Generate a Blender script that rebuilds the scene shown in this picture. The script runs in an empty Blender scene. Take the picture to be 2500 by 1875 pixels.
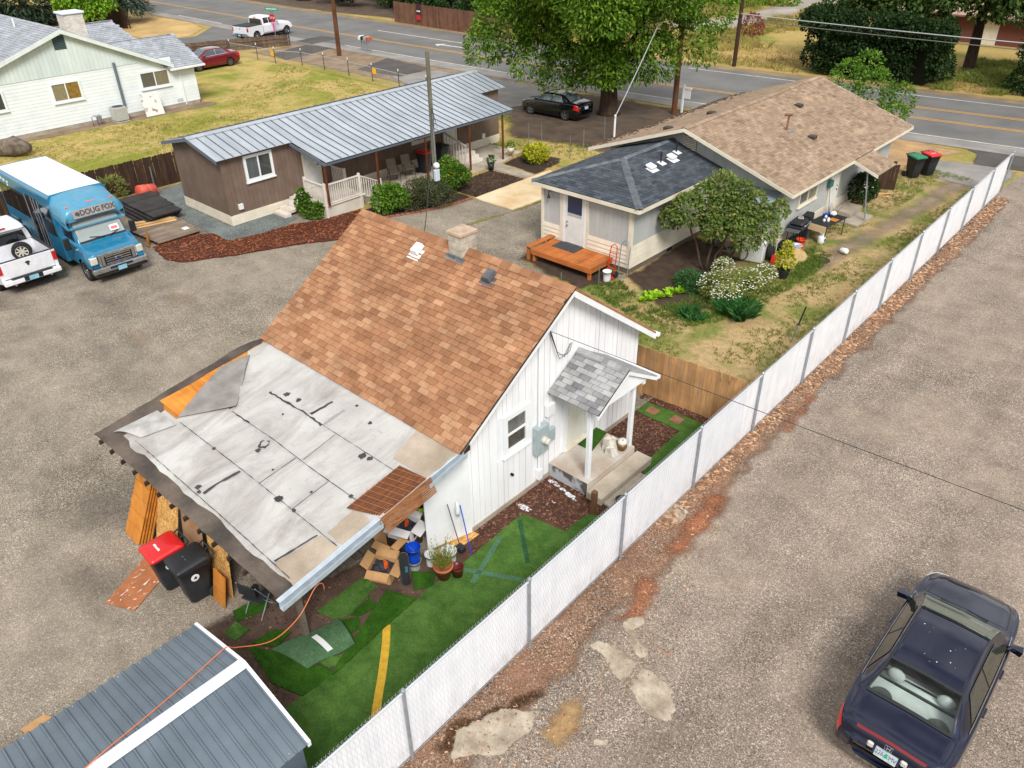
import bpy, math, random
from mathutils import Vector, Matrix
random.seed(7)
R=random.Random(11)
sc=bpy.context.scene
COL=sc.collection
rad=math.radians
# ------------------------------------------------------------------ camera
cam_d=bpy.data.cameras.new('camera'); cam=bpy.data.objects.new('camera',cam_d); COL.objects.link(cam)
sc.camera=cam
def cam_axes(pitch,roll,yaw):
    cy,sy,cp,sp=math.cos(yaw),math.sin(yaw),math.cos(pitch),math.sin(pitch)
    f=Vector((sy*cp,cy*cp,-sp)); r=Vector((cy,-sy,0)); d=f.cross(r)
    cr,sr=math.cos(roll),math.sin(roll)
    return cr*r+sr*d, -sr*r+cr*d, f
r_,d_,f_=cam_axes(rad(32.863),rad(.8975),rad(-42.8327))
cam.matrix_world=Matrix(((r_.x,-d_.x,-f_.x,0),(r_.y,-d_.y,-f_.y,0),(r_.z,-d_.z,-f_.z,12.5),(0,0,0,1)))
cam_d.sensor_width=36; cam_d.lens=1916.88/2500*36
cam_d.clip_start=.1; cam_d.clip_end=1500
# ------------------------------------------------------------------ world, sun, exposure
SUN_EL,SUN_AZ=rad(46),rad(126)      # azimuth measured from +Y towards +X
w=bpy.data.worlds.new('World'); sc.world=w; w.use_nodes=True
nt=w.node_tree; nt.nodes.clear()
out=nt.nodes.new('ShaderNodeOutputWorld'); bg=nt.nodes.new('ShaderNodeBackground'); bg.inputs['Strength'].default_value=.08
sky=nt.nodes.new('ShaderNodeTexSky'); sky.sky_type='NISHITA'; sky.sun_disc=False; sky.sun_elevation=SUN_EL; sky.sun_rotation=SUN_AZ; sky.dust_density=2
tc=nt.nodes.new('ShaderNodeTexCoord'); no=nt.nodes.new('ShaderNodeTexNoise'); no.inputs['Scale'].default_value=2.3; no.inputs['Detail'].default_value=7; no.inputs['Roughness'].default_value=.6
rp=nt.nodes.new('ShaderNodeValToRGB'); rp.color_ramp.elements[0].position=.34; rp.color_ramp.elements[1].position=.52
rp.color_ramp.elements[0].color=(.62,.62,.62,1); rp.color_ramp.elements[1].color=(1,1,1,1)
no2=nt.nodes.new('ShaderNodeTexNoise'); no2.inputs['Scale'].default_value=5; no2.inputs['Detail'].default_value=6
mr=nt.nodes.new('ShaderNodeMapRange'); mr.inputs['To Min'].default_value=4.2; mr.inputs['To Max'].default_value=13.5; mr.inputs['From Min'].default_value=.33; mr.inputs['From Max'].default_value=.67
cc=nt.nodes.new('ShaderNodeCombineColor')
mx=nt.nodes.new('ShaderNodeMix'); mx.data_type='RGBA'
L=nt.links.new
L(tc.outputs['Generated'],no.inputs['Vector']); L(tc.outputs['Generated'],no2.inputs['Vector'])
L(no.outputs['Fac'],rp.inputs['Fac']); L(no2.outputs['Fac'],mr.inputs['Value'])
for i in ('Red','Green','Blue'): L(mr.outputs['Result'],cc.inputs[i])
L(rp.outputs['Color'],mx.inputs['Factor']); L(sky.outputs['Color'],mx.inputs['A']); L(cc.outputs['Color'],mx.inputs['B'])
L(mx.outputs['Result'],bg.inputs['Color']); L(bg.outputs['Background'],out.inputs['Surface'])
sun_d=bpy.data.lights.new('sun','SUN'); sun_d.energy=2.8; sun_d.angle=rad(20); sun_d.color=(1,.96,.905)
sun=bpy.data.objects.new('sun',sun_d); COL.objects.link(sun)
sdir=Vector((math.sin(SUN_AZ)*math.cos(SUN_EL),math.cos(SUN_AZ)*math.cos(SUN_EL),math.sin(SUN_EL)))
sun.rotation_euler=sdir.to_track_quat('Z','Y').to_euler(); sun.location=(0,0,60)
vs=sc.view_settings; vs.view_transform='Standard'; vs.look='None'; vs.gamma=1; vs.exposure=.34; vs.use_curve_mapping=False
sc.cycles.use_denoising=True; sc.cycles.max_bounces=6; sc.cycles.transparent_max_bounces=12; sc.cycles.caustics_reflective=False; sc.cycles.caustics_refractive=False

# ------------------------------------------------------------------ materials
def S(r,g,b):
    f=lambda c:(c/255/12.92 if c/255<=.04045 else ((c/255+.055)/1.055)**2.4)
    return (f(r),f(g),f(b),1)
class NB:
    """small node helper"""
    def __init__(s,name):
        s.m=bpy.data.materials.new(name); s.m.use_nodes=True; s.t=s.m.node_tree; s.t.nodes.clear()
        s.o=s.n('OutputMaterial'); s.p=s.n('BsdfPrincipled'); s.l(s.p.outputs[0],s.o.inputs[0])
    def n(s,k,**kw):
        x=s.t.nodes.new('ShaderNode'+k)
        for a,b in kw.items(): setattr(x,a,b)
        return x
    def l(s,a,b): s.t.links.new(a,b)
    def pos(s,st=None,obj=False):
        if obj: o=s.n('TexCoord').outputs['Object']
        else: o=s.n('NewGeometry').outputs['Position']
        if st:
            v=s.n('VectorMath',operation='MULTIPLY'); v.inputs[1].default_value=st; s.l(o,v.inputs[0]); o=v.outputs[0]
        return o
    def noise(s,v,scale,detail=5,rough=.55,dist=0):
        x=s.n('TexNoise'); x.inputs['Scale'].default_value=scale; x.inputs['Detail'].default_value=detail; x.inputs['Roughness'].default_value=rough; x.inputs['Distortion'].default_value=dist
        s.l(v,x.inputs['Vector']); return x.outputs['Fac']
    def vor(s,v,scale,feat='F1',out='Distance',rnd=1):
        x=s.n('TexVoronoi',feature=feat); x.inputs['Scale'].default_value=scale; x.inputs['Randomness'].default_value=rnd; s.l(v,x.inputs['Vector']); return x.outputs[out]
    def ramp(s,f,stops,interp='LINEAR'):
        x=s.n('ValToRGB'); e=x.color_ramp.elements; x.color_ramp.interpolation=interp
        while len(e)<len(stops): e.new(.5)
        for i,(p,c) in enumerate(stops): e[i].position=p; e[i].color=c if len(c)==4 else (*c,1)
        s.l(f,x.inputs['Fac']); return x.outputs['Color']
    def mix(s,f,a,b,mode='MIX'):
        x=s.n('Mix',data_type='RGBA',blend_type=mode)
        for v,k in((f,'Factor'),(a,'A'),(b,'B')):
            if hasattr(v,'is_linked') or hasattr(v,'links'): s.l(v,x.inputs[k])
            else: x.inputs[k].default_value=v
        return x.outputs['Result']
    def rng(s,f,a,b,c=0,d=1):
        x=s.n('MapRange'); s.l(f,x.inputs['Value']); x.inputs['From Min'].default_value=c; x.inputs['From Max'].default_value=d; x.inputs['To Min'].default_value=a; x.inputs['To Max'].default_value=b
        return x.outputs['Result']
    def grey(s,f):
        x=s.n('CombineColor')
        for i in('Red','Green','Blue'): s.l(f,x.inputs[i])
        return x.outputs['Color']
    def mul(s,col,f): return s.mix(1.0,col,s.grey(f),'MULTIPLY')
    def rand(s,kind='obj'):
        return s.n('ObjectInfo').outputs['Random'] if kind=='obj' else s.n('NewGeometry').outputs['Random Per Island']
    def bump(s,h,strength=.3,dist=.02):
        x=s.n('Bump'); x.inputs['Strength'].default_value=strength; x.inputs['Distance'].default_value=dist; s.l(h,x.inputs['Height']); s.l(x.outputs[0],s.p.inputs['Normal'])
    def col(s,c):
        if hasattr(c,'links'): s.l(c,s.p.inputs['Base Color'])
        else: s.p.inputs['Base Color'].default_value=c
    def fin(s,rough=.8,metal=0,spec=.4,coat=0):
        s.p.inputs['Roughness'].default_value=rough; s.p.inputs['Metallic'].default_value=metal; s.p.inputs['Specular IOR Level'].default_value=spec; s.p.inputs['Coat Weight'].default_value=coat; s.p.inputs['Coat Roughness'].default_value=.06
        return s.m
MATS={}
def mat(name,c1,c2=None,scale=3,rough=.75,bump=0,bscale=40,rnd=0,fine=0,fscale=80,metal=0,spec=.4,coat=0,st=None,obj=False,isl=0,lo=.35,hi=.65):
    if name in MATS: return MATS[name]
    b=NB(name); v=b.pos(st,obj); c=c1
    if c2: c=b.ramp(b.noise(v,scale,6),[(lo,c1),(hi,c2)])
    elif rnd or fine or isl: c=b.mix(0.0,c1,c1)
    if fine: c=b.mul(c,b.rng(b.noise(v,fscale,3,.7),1-fine,1+fine,.25,.75))
    if rnd: c=b.mul(c,b.rng(b.rand('obj'),1-rnd,1+rnd))
    if isl: c=b.mul(c,b.rng(b.rand('isl'),1-isl,1+isl))
    b.col(c)
    if bump: b.bump(b.noise(v,bscale,4,.6),bump,.02)
    MATS[name]=b.fin(rough,metal,spec,coat); return MATS[name]
def wood(name,c1,c2,axis=0,rnd=.18,rough=.7,scale=14,c3=None,bump=.25):
    if name in MATS: return MATS[name]
    b=NB(name); st=[1,1,1]; st[axis]=.06; v=b.pos(tuple(st))
    oi=b.n('ObjectInfo'); va=b.n('VectorMath',operation='ADD'); b.l(v,va.inputs[0]); cm=b.n('CombineXYZ')
    mu=b.n('Math',operation='MULTIPLY'); mu.inputs[1].default_value=37; b.l(oi.outputs['Random'],mu.inputs[0])
    for i in range(3): b.l(mu.outputs[0],cm.inputs[i])
    b.l(cm.outputs[0],va.inputs[1]); v=va.outputs[0]
    n=b.noise(v,scale,6,.65,.4); st=[(.3,c1),(.7,c2)]
    if c3: st=[(.25,c1),(.5,c2),(.75,c3)]
    c=b.ramp(n,st); c=b.mul(c,b.rng(b.rand('obj'),1-rnd,1+rnd))
    c=b.mul(c,b.rng(b.noise(b.pos(),1.7,4),.8,1.2,.3,.7)); b.col(c)
    if bump: b.bump(n,bump,.01)
    MATS[name]=b.fin(rough,0,.25); return MATS[name]
def gravel(name,c_dark,c_mid,c_light,tint,scale=55,patch=.22,dark=None,amp=1,trk=(1,1,1)):
    b=NB(name); v=b.pos()
    cell=b.n('TexVoronoi'); cell.inputs['Scale'].default_value=scale; b.l(v,cell.inputs['Vector'])
    sp=b.n('SeparateColor'); b.l(cell.outputs['Color'],sp.inputs['Color'])
    c=b.ramp(sp.outputs['Red'],[(.0,c_dark),(.45,c_mid),(.8,c_mid),(1,c_light)])
    c=b.mul(c,b.rng(b.noise(v,scale*.45,3,.7),.58,1.38,.25,.75)); c=b.mul(c,b.rng(b.noise(v,11,4,.75),.8,1.2,.3,.7)); c=b.mul(c,b.rng(b.noise(b.pos(trk),.8,5,.6),.76,1.18,.33,.67))
    big=b.noise(v,patch,7,.62,.3)
    c=b.mix(b.ramp(big,[(.40,(0,0,0)),(.62,(.8,.8,.8))]),c,b.mix(.6,c,tint))
    c=b.mul(c,b.rng(b.noise(v,1.3,6,.65),.80,1.18,.3,.7))
    if dark:
        c=b.mix(b.ramp(b.noise(v,.45,8,.75,.6),[(.55,(0,0,0)),(.78,(.6,.6,.6))]),c,dark)
    c=b.mix(1.0,c,(.80,.80,.80,1),'MULTIPLY'); b.col(c); b.bump(cell.outputs['Distance'],.5*amp,.012); return b.fin(.9,0,.25)
def leafmat(name,c1,c2,c3=None,trans=.35,big=.5):
    b=NB(name); r=b.rand('isl'); st=[(0,c1),(.6,c2),(1,c3 or c2)]
    c=b.ramp(r,st); c=b.mul(c,b.rng(b.noise(b.pos(),big,3),.72,1.25,.3,.7)); b.col(c); b.fin(.55,0,.3)
    tr=b.n('BsdfTranslucent'); b.l(c,tr.inputs['Color']); ms=b.n('MixShader'); ms.inputs[0].default_value=trans
    b.l(b.p.outputs[0],ms.inputs[1]); b.l(tr.outputs[0],ms.inputs[2]); b.l(ms.outputs[0],b.o.inputs[0]); return b.m
def paint(name,c,rough=.32,metal=.0,coat=.6,dirt=0):
    if name in MATS: return MATS[name]
    b=NB(name); k=b.mix(0.0,c,c)
    if dirt: k=b.mix(b.rng(b.noise(b.pos(),2.5,6,.7),0,dirt,.45,.8),k,S(150,140,125))
    k=b.mul(k,b.rng(b.noise(b.pos(),6,3),.93,1.07,.3,.7))
    b.col(k); MATS[name]=b.fin(rough,metal,.5,coat); return MATS[name]
def glass(name,c,rough=.06,alpha=None):
    if name in MATS: return MATS[name]
    b=NB(name); b.col(c); b.fin(rough,0,.9,.3)
    if alpha is not None:
        tr=b.n('BsdfTransparent'); tr.inputs[0].default_value=alpha; ms=b.n('MixShader'); fr=b.n('Fresnel'); fr.inputs[0].default_value=1.5
        gl=b.n('BsdfGlossy'); gl.inputs['Roughness'].default_value=.04
        b.l(fr.outputs[0],ms.inputs[0]); b.l(tr.outputs[0],ms.inputs[1]); b.l(gl.outputs[0],ms.inputs[2]); b.l(ms.outputs[0],b.o.inputs[0])
    MATS[name]=b.m; return b.m

# ------------------------------------------------------------------ mesh building
class MB:
    def __init__(s): s.v=[]; s.f=[]; s.mi=[]; s.cur=0
    def add(s,vs,fs):
        k=len(s.v); s.v+= [tuple(x) for x in vs]; s.f+=[tuple(i+k for i in f) for f in fs]; s.mi+=[s.cur]*len(fs); return s
    def box(s,x0,x1,y0,y1,z0,z1):
        return s.add([(x0,y0,z0),(x1,y0,z0),(x1,y1,z0),(x0,y1,z0),(x0,y0,z1),(x1,y0,z1),(x1,y1,z1),(x0,y1,z1)],[(3,2,1,0),(4,5,6,7),(0,1,5,4),(1,2,6,5),(2,3,7,6),(3,0,4,7)])
    def bev(s,x0,x1,y0,y1,z0,z1,b=.01):
        """box with chamfered edges"""
        vs=[];ix={}
        for sx in(0,1):
            for sy in(0,1):
                for sz in(0,1):
                    X,Y,Z=(x0,x1)[sx],(y0,y1)[sy],(z0,z1)[sz]; dx,dy,dz=(b,-b)[sx],(b,-b)[sy],(b,-b)[sz]
                    for a,p in enumerate(((X,Y+dy,Z+dz),(X+dx,Y,Z+dz),(X+dx,Y+dy,Z))): ix[sx,sy,sz,a]=len(vs); vs.append(p)
        F=[]
        for sx in(0,1): q=[ix[sx,0,0,0],ix[sx,1,0,0],ix[sx,1,1,0],ix[sx,0,1,0]]; F.append(q if sx else q[::-1])
        for sy in(0,1): q=[ix[0,sy,0,1],ix[1,sy,0,1],ix[1,sy,1,1],ix[0,sy,1,1]]; F.append(q[::-1] if sy else q)
        for sz in(0,1): q=[ix[0,0,sz,2],ix[1,0,sz,2],ix[1,1,sz,2],ix[0,1,sz,2]]; F.append(q if sz else q[::-1])
        for a in(0,1):
            for c in(0,1):
                F.append([ix[a,c,0,0],ix[a,c,1,0],ix[a,c,1,1],ix[a,c,0,1]] if a==c else [ix[a,c,0,1],ix[a,c,1,1],ix[a,c,1,0],ix[a,c,0,0]])
                F.append([ix[a,0,c,2],ix[a,1,c,2],ix[a,1,c,0],ix[a,0,c,0]] if a==c else [ix[a,0,c,0],ix[a,1,c,0],ix[a,1,c,2],ix[a,0,c,2]])
                F.append([ix[0,a,c,1],ix[1,a,c,1],ix[1,a,c,2],ix[0,a,c,2]] if a==c else [ix[0,a,c,2],ix[1,a,c,2],ix[1,a,c,1],ix[0,a,c,1]])
        for sx in(0,1):
            for sy in(0,1):
                for sz in(0,1):
                    q=[ix[sx,sy,sz,0],ix[sx,sy,sz,1],ix[sx,sy,sz,2]]; F.append(q if (sx+sy+sz)%2 else q[::-1])
        return s.add(vs,F)
    def hull8(s,p): # 8 pts like box order
        return s.add(p,[(3,2,1,0),(4,5,6,7),(0,1,5,4),(1,2,6,5),(2,3,7,6),(3,0,4,7)])
    def slab(s,q,t): # quad (4 pts ccw from outside), thickness inward
        q=[Vector(x) for x in q]; n=(q[1]-q[0]).cross(q[3]-q[0]).normalized()*t
        return s.hull8([x-n for x in q]+q)
    def poly(s,pts,z0,z1): # prism of xy polygon
        n=len(pts); return s.add([(x,y,z0) for x,y in pts]+[(x,y,z1) for x,y in pts],[tuple(range(n))[::-1],tuple(range(n,2*n))]+[(i,(i+1)%n,n+(i+1)%n,n+i) for i in range(n)])
    def prism(s,pts,vec): # planar 3d polygon extruded
        n=len(pts); p=[Vector(x) for x in pts]; v=Vector(vec)
        return s.add(p+[x+v for x in p],[tuple(range(n))[::-1],tuple(range(n,2*n))]+[(i,(i+1)%n,n+(i+1)%n,n+i) for i in range(n)])
    def tube(s,path,r,n=6,cap=True):
        P=[Vector(p) for p in path]; k=len(P); rs=r if isinstance(r,(list,tuple)) else [r]*k
        up=None; rings=[]
        for i,p in enumerate(P):
            t=(P[min(i+1,k-1)]-P[max(i-1,0)]).normalized()
            if up is None: up=Vector((0,0,1)) if abs(t.z)<.9 else Vector((1,0,0))
            a=t.cross(up); a=a.normalized() if a.length>1e-6 else Vector((1,0,0)); up=a.cross(t).normalized()
            rings.append([p+(a*math.cos(2*math.pi*j/n)+up*math.sin(2*math.pi*j/n))*rs[i] for j in range(n)])
        vs=[x for g in rings for x in g]; F=[]
        for i in range(k-1):
            for j in range(n): F.append((i*n+j,i*n+(j+1)%n,(i+1)*n+(j+1)%n,(i+1)*n+j))
        if cap: F.append(tuple(range(n))[::-1]); F.append(tuple((k-1)*n+j for j in range(n)))
        return s.add(vs,F)
    def lathe(s,prof,c=(0,0,0),n=20,M=None,cap=True):
        vs=[];F=[];k=len(prof)
        for r,z in prof:
            for j in range(n):
                a=2*math.pi*j/n; p=Vector((r*math.cos(a),r*math.sin(a),z)); p=(M@p if M else p)+Vector(c); vs.append(p)
        for i in range(k-1):
            for j in range(n): F.append((i*n+j,i*n+(j+1)%n,(i+1)*n+(j+1)%n,(i+1)*n+j))
        if cap: F.append(tuple(range(n))[::-1]); F.append(tuple((k-1)*n+j for j in range(n)))
        return s.add(vs,F)
    def grid(s,rows):
        n=len(rows[0]); vs=[p for r in rows for p in r]; F=[(i*n+j,i*n+j+1,(i+1)*n+j+1,(i+1)*n+j) for i in range(len(rows)-1) for j in range(n-1)]
        return s.add(vs,F)
    def xf(s,M,k=0):
        s.v=s.v[:k]+[tuple(M@Vector(p)) for p in s.v[k:]]; return s
    def mesh(s,name,smooth=False):
        m=bpy.data.meshes.new(name); m.from_pydata(s.v,[],s.f)
        if any(s.mi): m.polygons.foreach_set('material_index',s.mi)
        if smooth: m.polygons.foreach_set('use_smooth',[True]*len(s.f))
        m.update(); return m
def tag(o,label=None,cat=None,group=None,kind=None):
    if label: o['label']=label
    if cat: o['category']=cat
    if group: o['group']=group
    if kind: o['kind']=kind
    return o
def put(name,data,parent=None,M=None):
    o=bpy.data.objects.new(name,data); COL.objects.link(o)
    if M is not None: o.matrix_basis=M
    if parent is not None:
        o.parent=parent
        if parent.get('_w'): # parent subtree modelled in world coordinates
            o['_w']=1
            o.matrix_parent_inverse=parent.matrix_basis.inverted()
    return o
def obj(name,mb,mats,parent=None,smooth=False,M=None,kind=None):
    me=mb.mesh(name,smooth) if isinstance(mb,MB) else mb
    if isinstance(mb,MB):
        for m in (mats if isinstance(mats,(list,tuple)) else [mats]): me.materials.append(m)
    o=put(name,me,parent,M)
    if kind: o['kind']=kind
    return o
def thing(name,label,cat,loc=(0,0,0),rz=0,group=None,world=False):
    o=bpy.data.objects.new(name,None); COL.objects.link(o); o.empty_display_size=.2
    o.matrix_basis=Matrix.Translation(loc)@Matrix.Rotation(rz,4,'Z')
    if world: o['_w']=1
    return tag(o,label,cat,group)
def solo(name,mb,mats,label,cat,group=None,smooth=False,M=None):
    """one-mesh thing modelled in world coordinates, origin moved to its base"""
    if M is None:
        xs=[p[0] for p in mb.v]; ys=[p[1] for p in mb.v]; zs=[p[2] for p in mb.v]
        c=Vector(((min(xs)+max(xs))/2,(min(ys)+max(ys))/2,min(zs))); mb.xf(Matrix.Translation(-c)); M=Matrix.Translation(c)
    return tag(obj(name,mb,mats,None,smooth,M),label,cat,group)
def copy_tree(o,parent=None,M=None,label=None):
    c=o.copy(); COL.objects.link(c); c.parent=parent
    if M is not None: c.matrix_basis=M
    if label: c['label']=label
    for ch in o.children: copy_tree(ch,c)
    return c
def jit(poly,step,amp,seed=1):
    rr=random.Random(seed); o=[]
    for i,(x,y) in enumerate(poly):
        X,Y=poly[(i+1)%len(poly)]; n=max(1,int(math.hypot(X-x,Y-y)/step))
        for j in range(n): o.append((x+(X-x)*j/n+rr.uniform(-amp,amp),y+(Y-y)*j/n+rr.uniform(-amp,amp)))
    return o
def tri_poly(pts):
    from mathutils.geometry import tessellate_polygon
    return tessellate_polygon([[Vector((x,y,0)) for x,y in pts]])
SOFT={}
def softmat(m,amax=1,hard=False):
    """copy of a ground material that thins out towards the sheet's edge"""
    k=(m.name,amax,hard)
    if k in SOFT: return SOFT[k]
    c=m.copy(); c.name=m.name+'_thinning'; t=c.node_tree; o=[n for n in t.nodes if n.type=='OUTPUT_MATERIAL'][0]; sh=o.inputs[0].links[0].from_socket
    N=lambda k:t.nodes.new('ShaderNode'+k); at=N('Attribute'); at.attribute_name='edge'; g=N('NewGeometry'); no=N('TexNoise'); no.inputs['Scale'].default_value=9; no.inputs['Detail'].default_value=9; no.inputs['Roughness'].default_value=.8
    no2=N('TexNoise'); no2.inputs['Scale'].default_value=1.4; no2.inputs['Detail'].default_value=4
    m1=N('Math'); m1.operation='MULTIPLY_ADD'; m1.inputs[1].default_value=.75; m2=N('Math'); m2.operation='MULTIPLY_ADD'; m2.inputs[1].default_value=.75
    mr=N('MapRange'); mr.inputs['From Min'].default_value=1.0 if hard else .92; mr.inputs['From Max'].default_value=1.12 if hard else 1.62; mr.inputs['To Max'].default_value=amax
    tr=N('BsdfTransparent'); mx=N('MixShader'); L=t.links.new
    L(g.outputs['Position'],no.inputs['Vector']); L(g.outputs['Position'],no2.inputs['Vector']); L(no.outputs['Fac'],m1.inputs[0]); L(at.outputs['Fac'],m1.inputs[2]); L(no2.outputs['Fac'],m2.inputs[0]); L(m1.outputs[0],m2.inputs[2]); L(m2.outputs[0],mr.inputs['Value'])
    L(mr.outputs[0],mx.inputs[0]); L(tr.outputs[0],mx.inputs[1]); L(sh,mx.inputs[2]); L(mx.outputs[0],o.inputs[0]); SOFT[k]=c; return c
def patch(name,poly,z,m,step=None,amp=0,seed=1,thick=0,kind='structure',parent=None,soft=0,amax=1,hard=False):
    p=jit(poly,step,amp,seed) if step else poly; n=len(p); area=sum(p[i][0]*p[(i+1)%n][1]-p[(i+1)%n][0]*p[i][1] for i in range(n)); p=p if area>0 else p[::-1]; mb=MB()
    if soft:
        cell=max(.07,soft*.4,math.sqrt(abs(area)/2/5000)); xs=[q[0] for q in p]; ys=[q[1] for q in p]; x0,y0=min(xs),min(ys); nx=int((max(xs)-x0)/cell)+2; ny=int((max(ys)-y0)/cell)+2; val={}
        segs=[(p[i-1][0],p[i-1][1],p[i][0]-p[i-1][0],p[i][1]-p[i-1][1]) for i in range(n)]
        for i in range(nx+1):
            for j in range(ny+1):
                x=x0+i*cell; y=y0+j*cell
                if not inpoly(x,y,p): val[i,j]=0.0; continue
                d=1e9
                for ax,ay,dx,dy in segs:
                    t=((x-ax)*dx+(y-ay)*dy)/max(1e-9,dx*dx+dy*dy); t=0 if t<0 else 1 if t>1 else t; e=(x-ax-dx*t)**2+(y-ay-dy*t)**2
                    if e<d: d=e
                val[i,j]=min(1.0,math.sqrt(d)/soft)
        idx={}; A=[]; F=[]
        def gi(i,j):
            if (i,j) not in idx: idx[i,j]=len(A); A.append(val[i,j]); mb.v.append((x0+i*cell,y0+j*cell,z))
            return idx[i,j]
        for i in range(nx):
            for j in range(ny):
                if val[i,j]+val[i+1,j]+val[i,j+1]+val[i+1,j+1]>0: mb.f.append((gi(i,j),gi(i+1,j),gi(i+1,j+1),gi(i,j+1))); mb.mi.append(0)
        o=obj(name,mb,softmat(m,amax,hard),parent); at=o.data.attributes.new('edge','FLOAT','POINT'); at.data.foreach_set('value',A)
    else:
        F=[]
        for a,b,c in tri_poly(p):
            ax,ay=p[a];bx,by=p[b];cx,cy=p[c]; F.append((a,b,c) if (bx-ax)*(cy-ay)-(by-ay)*(cx-ax)>0 else (a,c,b))
        mb.add([(x,y,z) for x,y in p],F)
        if thick: mb.add([(x,y,z-thick) for x,y in p]+[(x,y,z) for x,y in p],[(i,(i+1)%n,n+(i+1)%n,n+i) for i in range(n)])
        o=obj(name,mb,m,parent)
    if kind: o['kind']=kind
    return o
def inpoly(x,y,p):
    c=False;j=len(p)-1
    for i in range(len(p)):
        if (p[i][1]>y)!=(p[j][1]>y) and x<(p[j][0]-p[i][0])*(y-p[i][1])/(p[j][1]-p[i][1])+p[i][0]: c=not c
        j=i
    return c
def frame(o,u,v):
    """matrix with columns u, v, u x v at o"""
    u=Vector(u).normalized(); v=Vector(v); v=(v-u*v.dot(u)).normalized(); w=u.cross(v)
    return Matrix(((u.x,v.x,w.x,o[0]),(u.y,v.y,w.y,o[1]),(u.z,v.z,w.z,o[2]),(0,0,0,1)))
def text(name,s,size,m,parent,M,depth=.004,sx=1,bold=0):
    c=bpy.data.curves.new(name,'FONT'); c.body=s; c.size=size; c.align_x='CENTER'; c.align_y='CENTER'; c.extrude=depth; c.offset=bold; c.resolution_u=3
    t=bpy.data.objects.new('tmp',c); COL.objects.link(t); dg=bpy.context.evaluated_depsgraph_get()
    me=bpy.data.meshes.new_from_object(t.evaluated_get(dg)); bpy.data.objects.remove(t); bpy.data.curves.remove(c)
    me.transform(Matrix.Diagonal((sx,1,1,1))); me.materials.clear(); me.materials.append(m)
    return put(name,me,parent,M)
# ------------------------------------------------------------------ shared materials
WHITE=mat('white_paint',S(236,238,240),S(222,225,228),1.5,.6,fine=.03,rnd=.02)
WHITE_OLD=mat('weathered_white_paint',S(242,243,246),S(228,229,232),1.6,.7,.15,30,rnd=.02,st=(1,1,.3))
CREAM=mat('cream_paint',S(228,220,202),S(214,206,188),2,.65,fine=.03,rnd=.03)
DARK=mat('dark_void',S(24,22,21),rough=.95)
BLACK=mat('black_plastic',S(30,32,35),S(42,44,48),3,.5,fine=.06)
GALV=mat('galvanised_steel',S(168,176,186),S(140,148,158),6,.45,metal=.6,rnd=.06)
CONC=mat('concrete',S(176,166,152),S(148,138,124),1.6,.9,.25,60,fine=.1,fscale=40)
CONC_L=mat('pale_concrete',S(192,182,166),S(162,150,134),1.4,.9,.3,60,fine=.12,fscale=26)
CONC_B=mat('broken_concrete',S(186,174,156),S(140,126,110),2.6,.95,.4,40,fine=.2,fscale=22)
TYRE=mat('tyre_rubber',S(28,28,29),S(40,39,38),8,.9)
CHROME=mat('chrome',S(215,218,222),S(180,184,190),5,.14,metal=1)
ALLOY=mat('alloy_wheel',S(150,152,156),S(110,112,116),9,.35,metal=.7)
GLASS=glass('dark_glass',S(22,26,30))
PANE=glass('window_pane',S(58,62,62),.08)
CURT=mat('curtain_behind_glass',S(150,140,110),S(120,112,88),5,.25,spec=.8,st=(1,8,1))
REDLAMP=paint('red_lamp',S(190,22,20),.15,0,.8)
CLEARLAMP=paint('clear_lamp',S(205,206,200),.12,.1,.8)
AMBER=paint('amber_lamp',S(225,105,30),.2)
PLATE=mat('licence_plate',S(190,200,205),S(160,180,190),20,.4)
INK=mat('plate_ink',S(40,45,60),rough=.5)
WOOD_O=wood('orange_plywood',S(205,140,62),S(176,108,42),2,.1,.65,6)
WOODX=wood('weathered_board',S(128,118,108),S(92,82,74),0,.2)
TAR=mat('roofing_tar',S(46,45,46),S(70,68,66),6,.55)
LUMBER=wood('new_lumber',S(222,184,132),S(198,154,100),1,.12,.7,9)
TERRA=mat('terracotta',S(176,104,72),S(158,88,58),5,.8)
CARD=mat('cardboard',S(190,150,104),S(172,132,88),4,.85,fine=.04)
RED=paint('red_plastic',S(204,26,30),.4,0,.2); BLUE=paint('blue_plastic',S(10,70,190),.38,0,.2); GREENP=paint('green_plastic',S(22,120,84),.45,0,.15)
WPLAS=paint('white_plastic',S(228,230,232),.4,0,.1); ORANGE=paint('orange_plastic',S(232,70,24),.45,0,.1)
BIN=mat('charcoal_bin_plastic',S(42,47,54),S(34,38,44),4,.5,fine=.05)
GREYMETAL=mat('grey_metal_box',S(176,190,194),S(160,174,178),5,.5,metal=.2)
PIPE=mat('brown_post_paint',S(104,52,26),S(82,40,20),5,.55)
POLEWOOD=wood('pole_wood',S(110,72,48),S(72,48,34),2,.05,.85,10)
STEEL_T=mat('green_tpost',S(110,124,116),S(90,102,96),8,.6)
WIRE=mat('cable_black',S(38,38,42),rough=.6); WIRE_L=mat('cable_aluminium',S(190,192,194),rough=.4,metal=.5)

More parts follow.
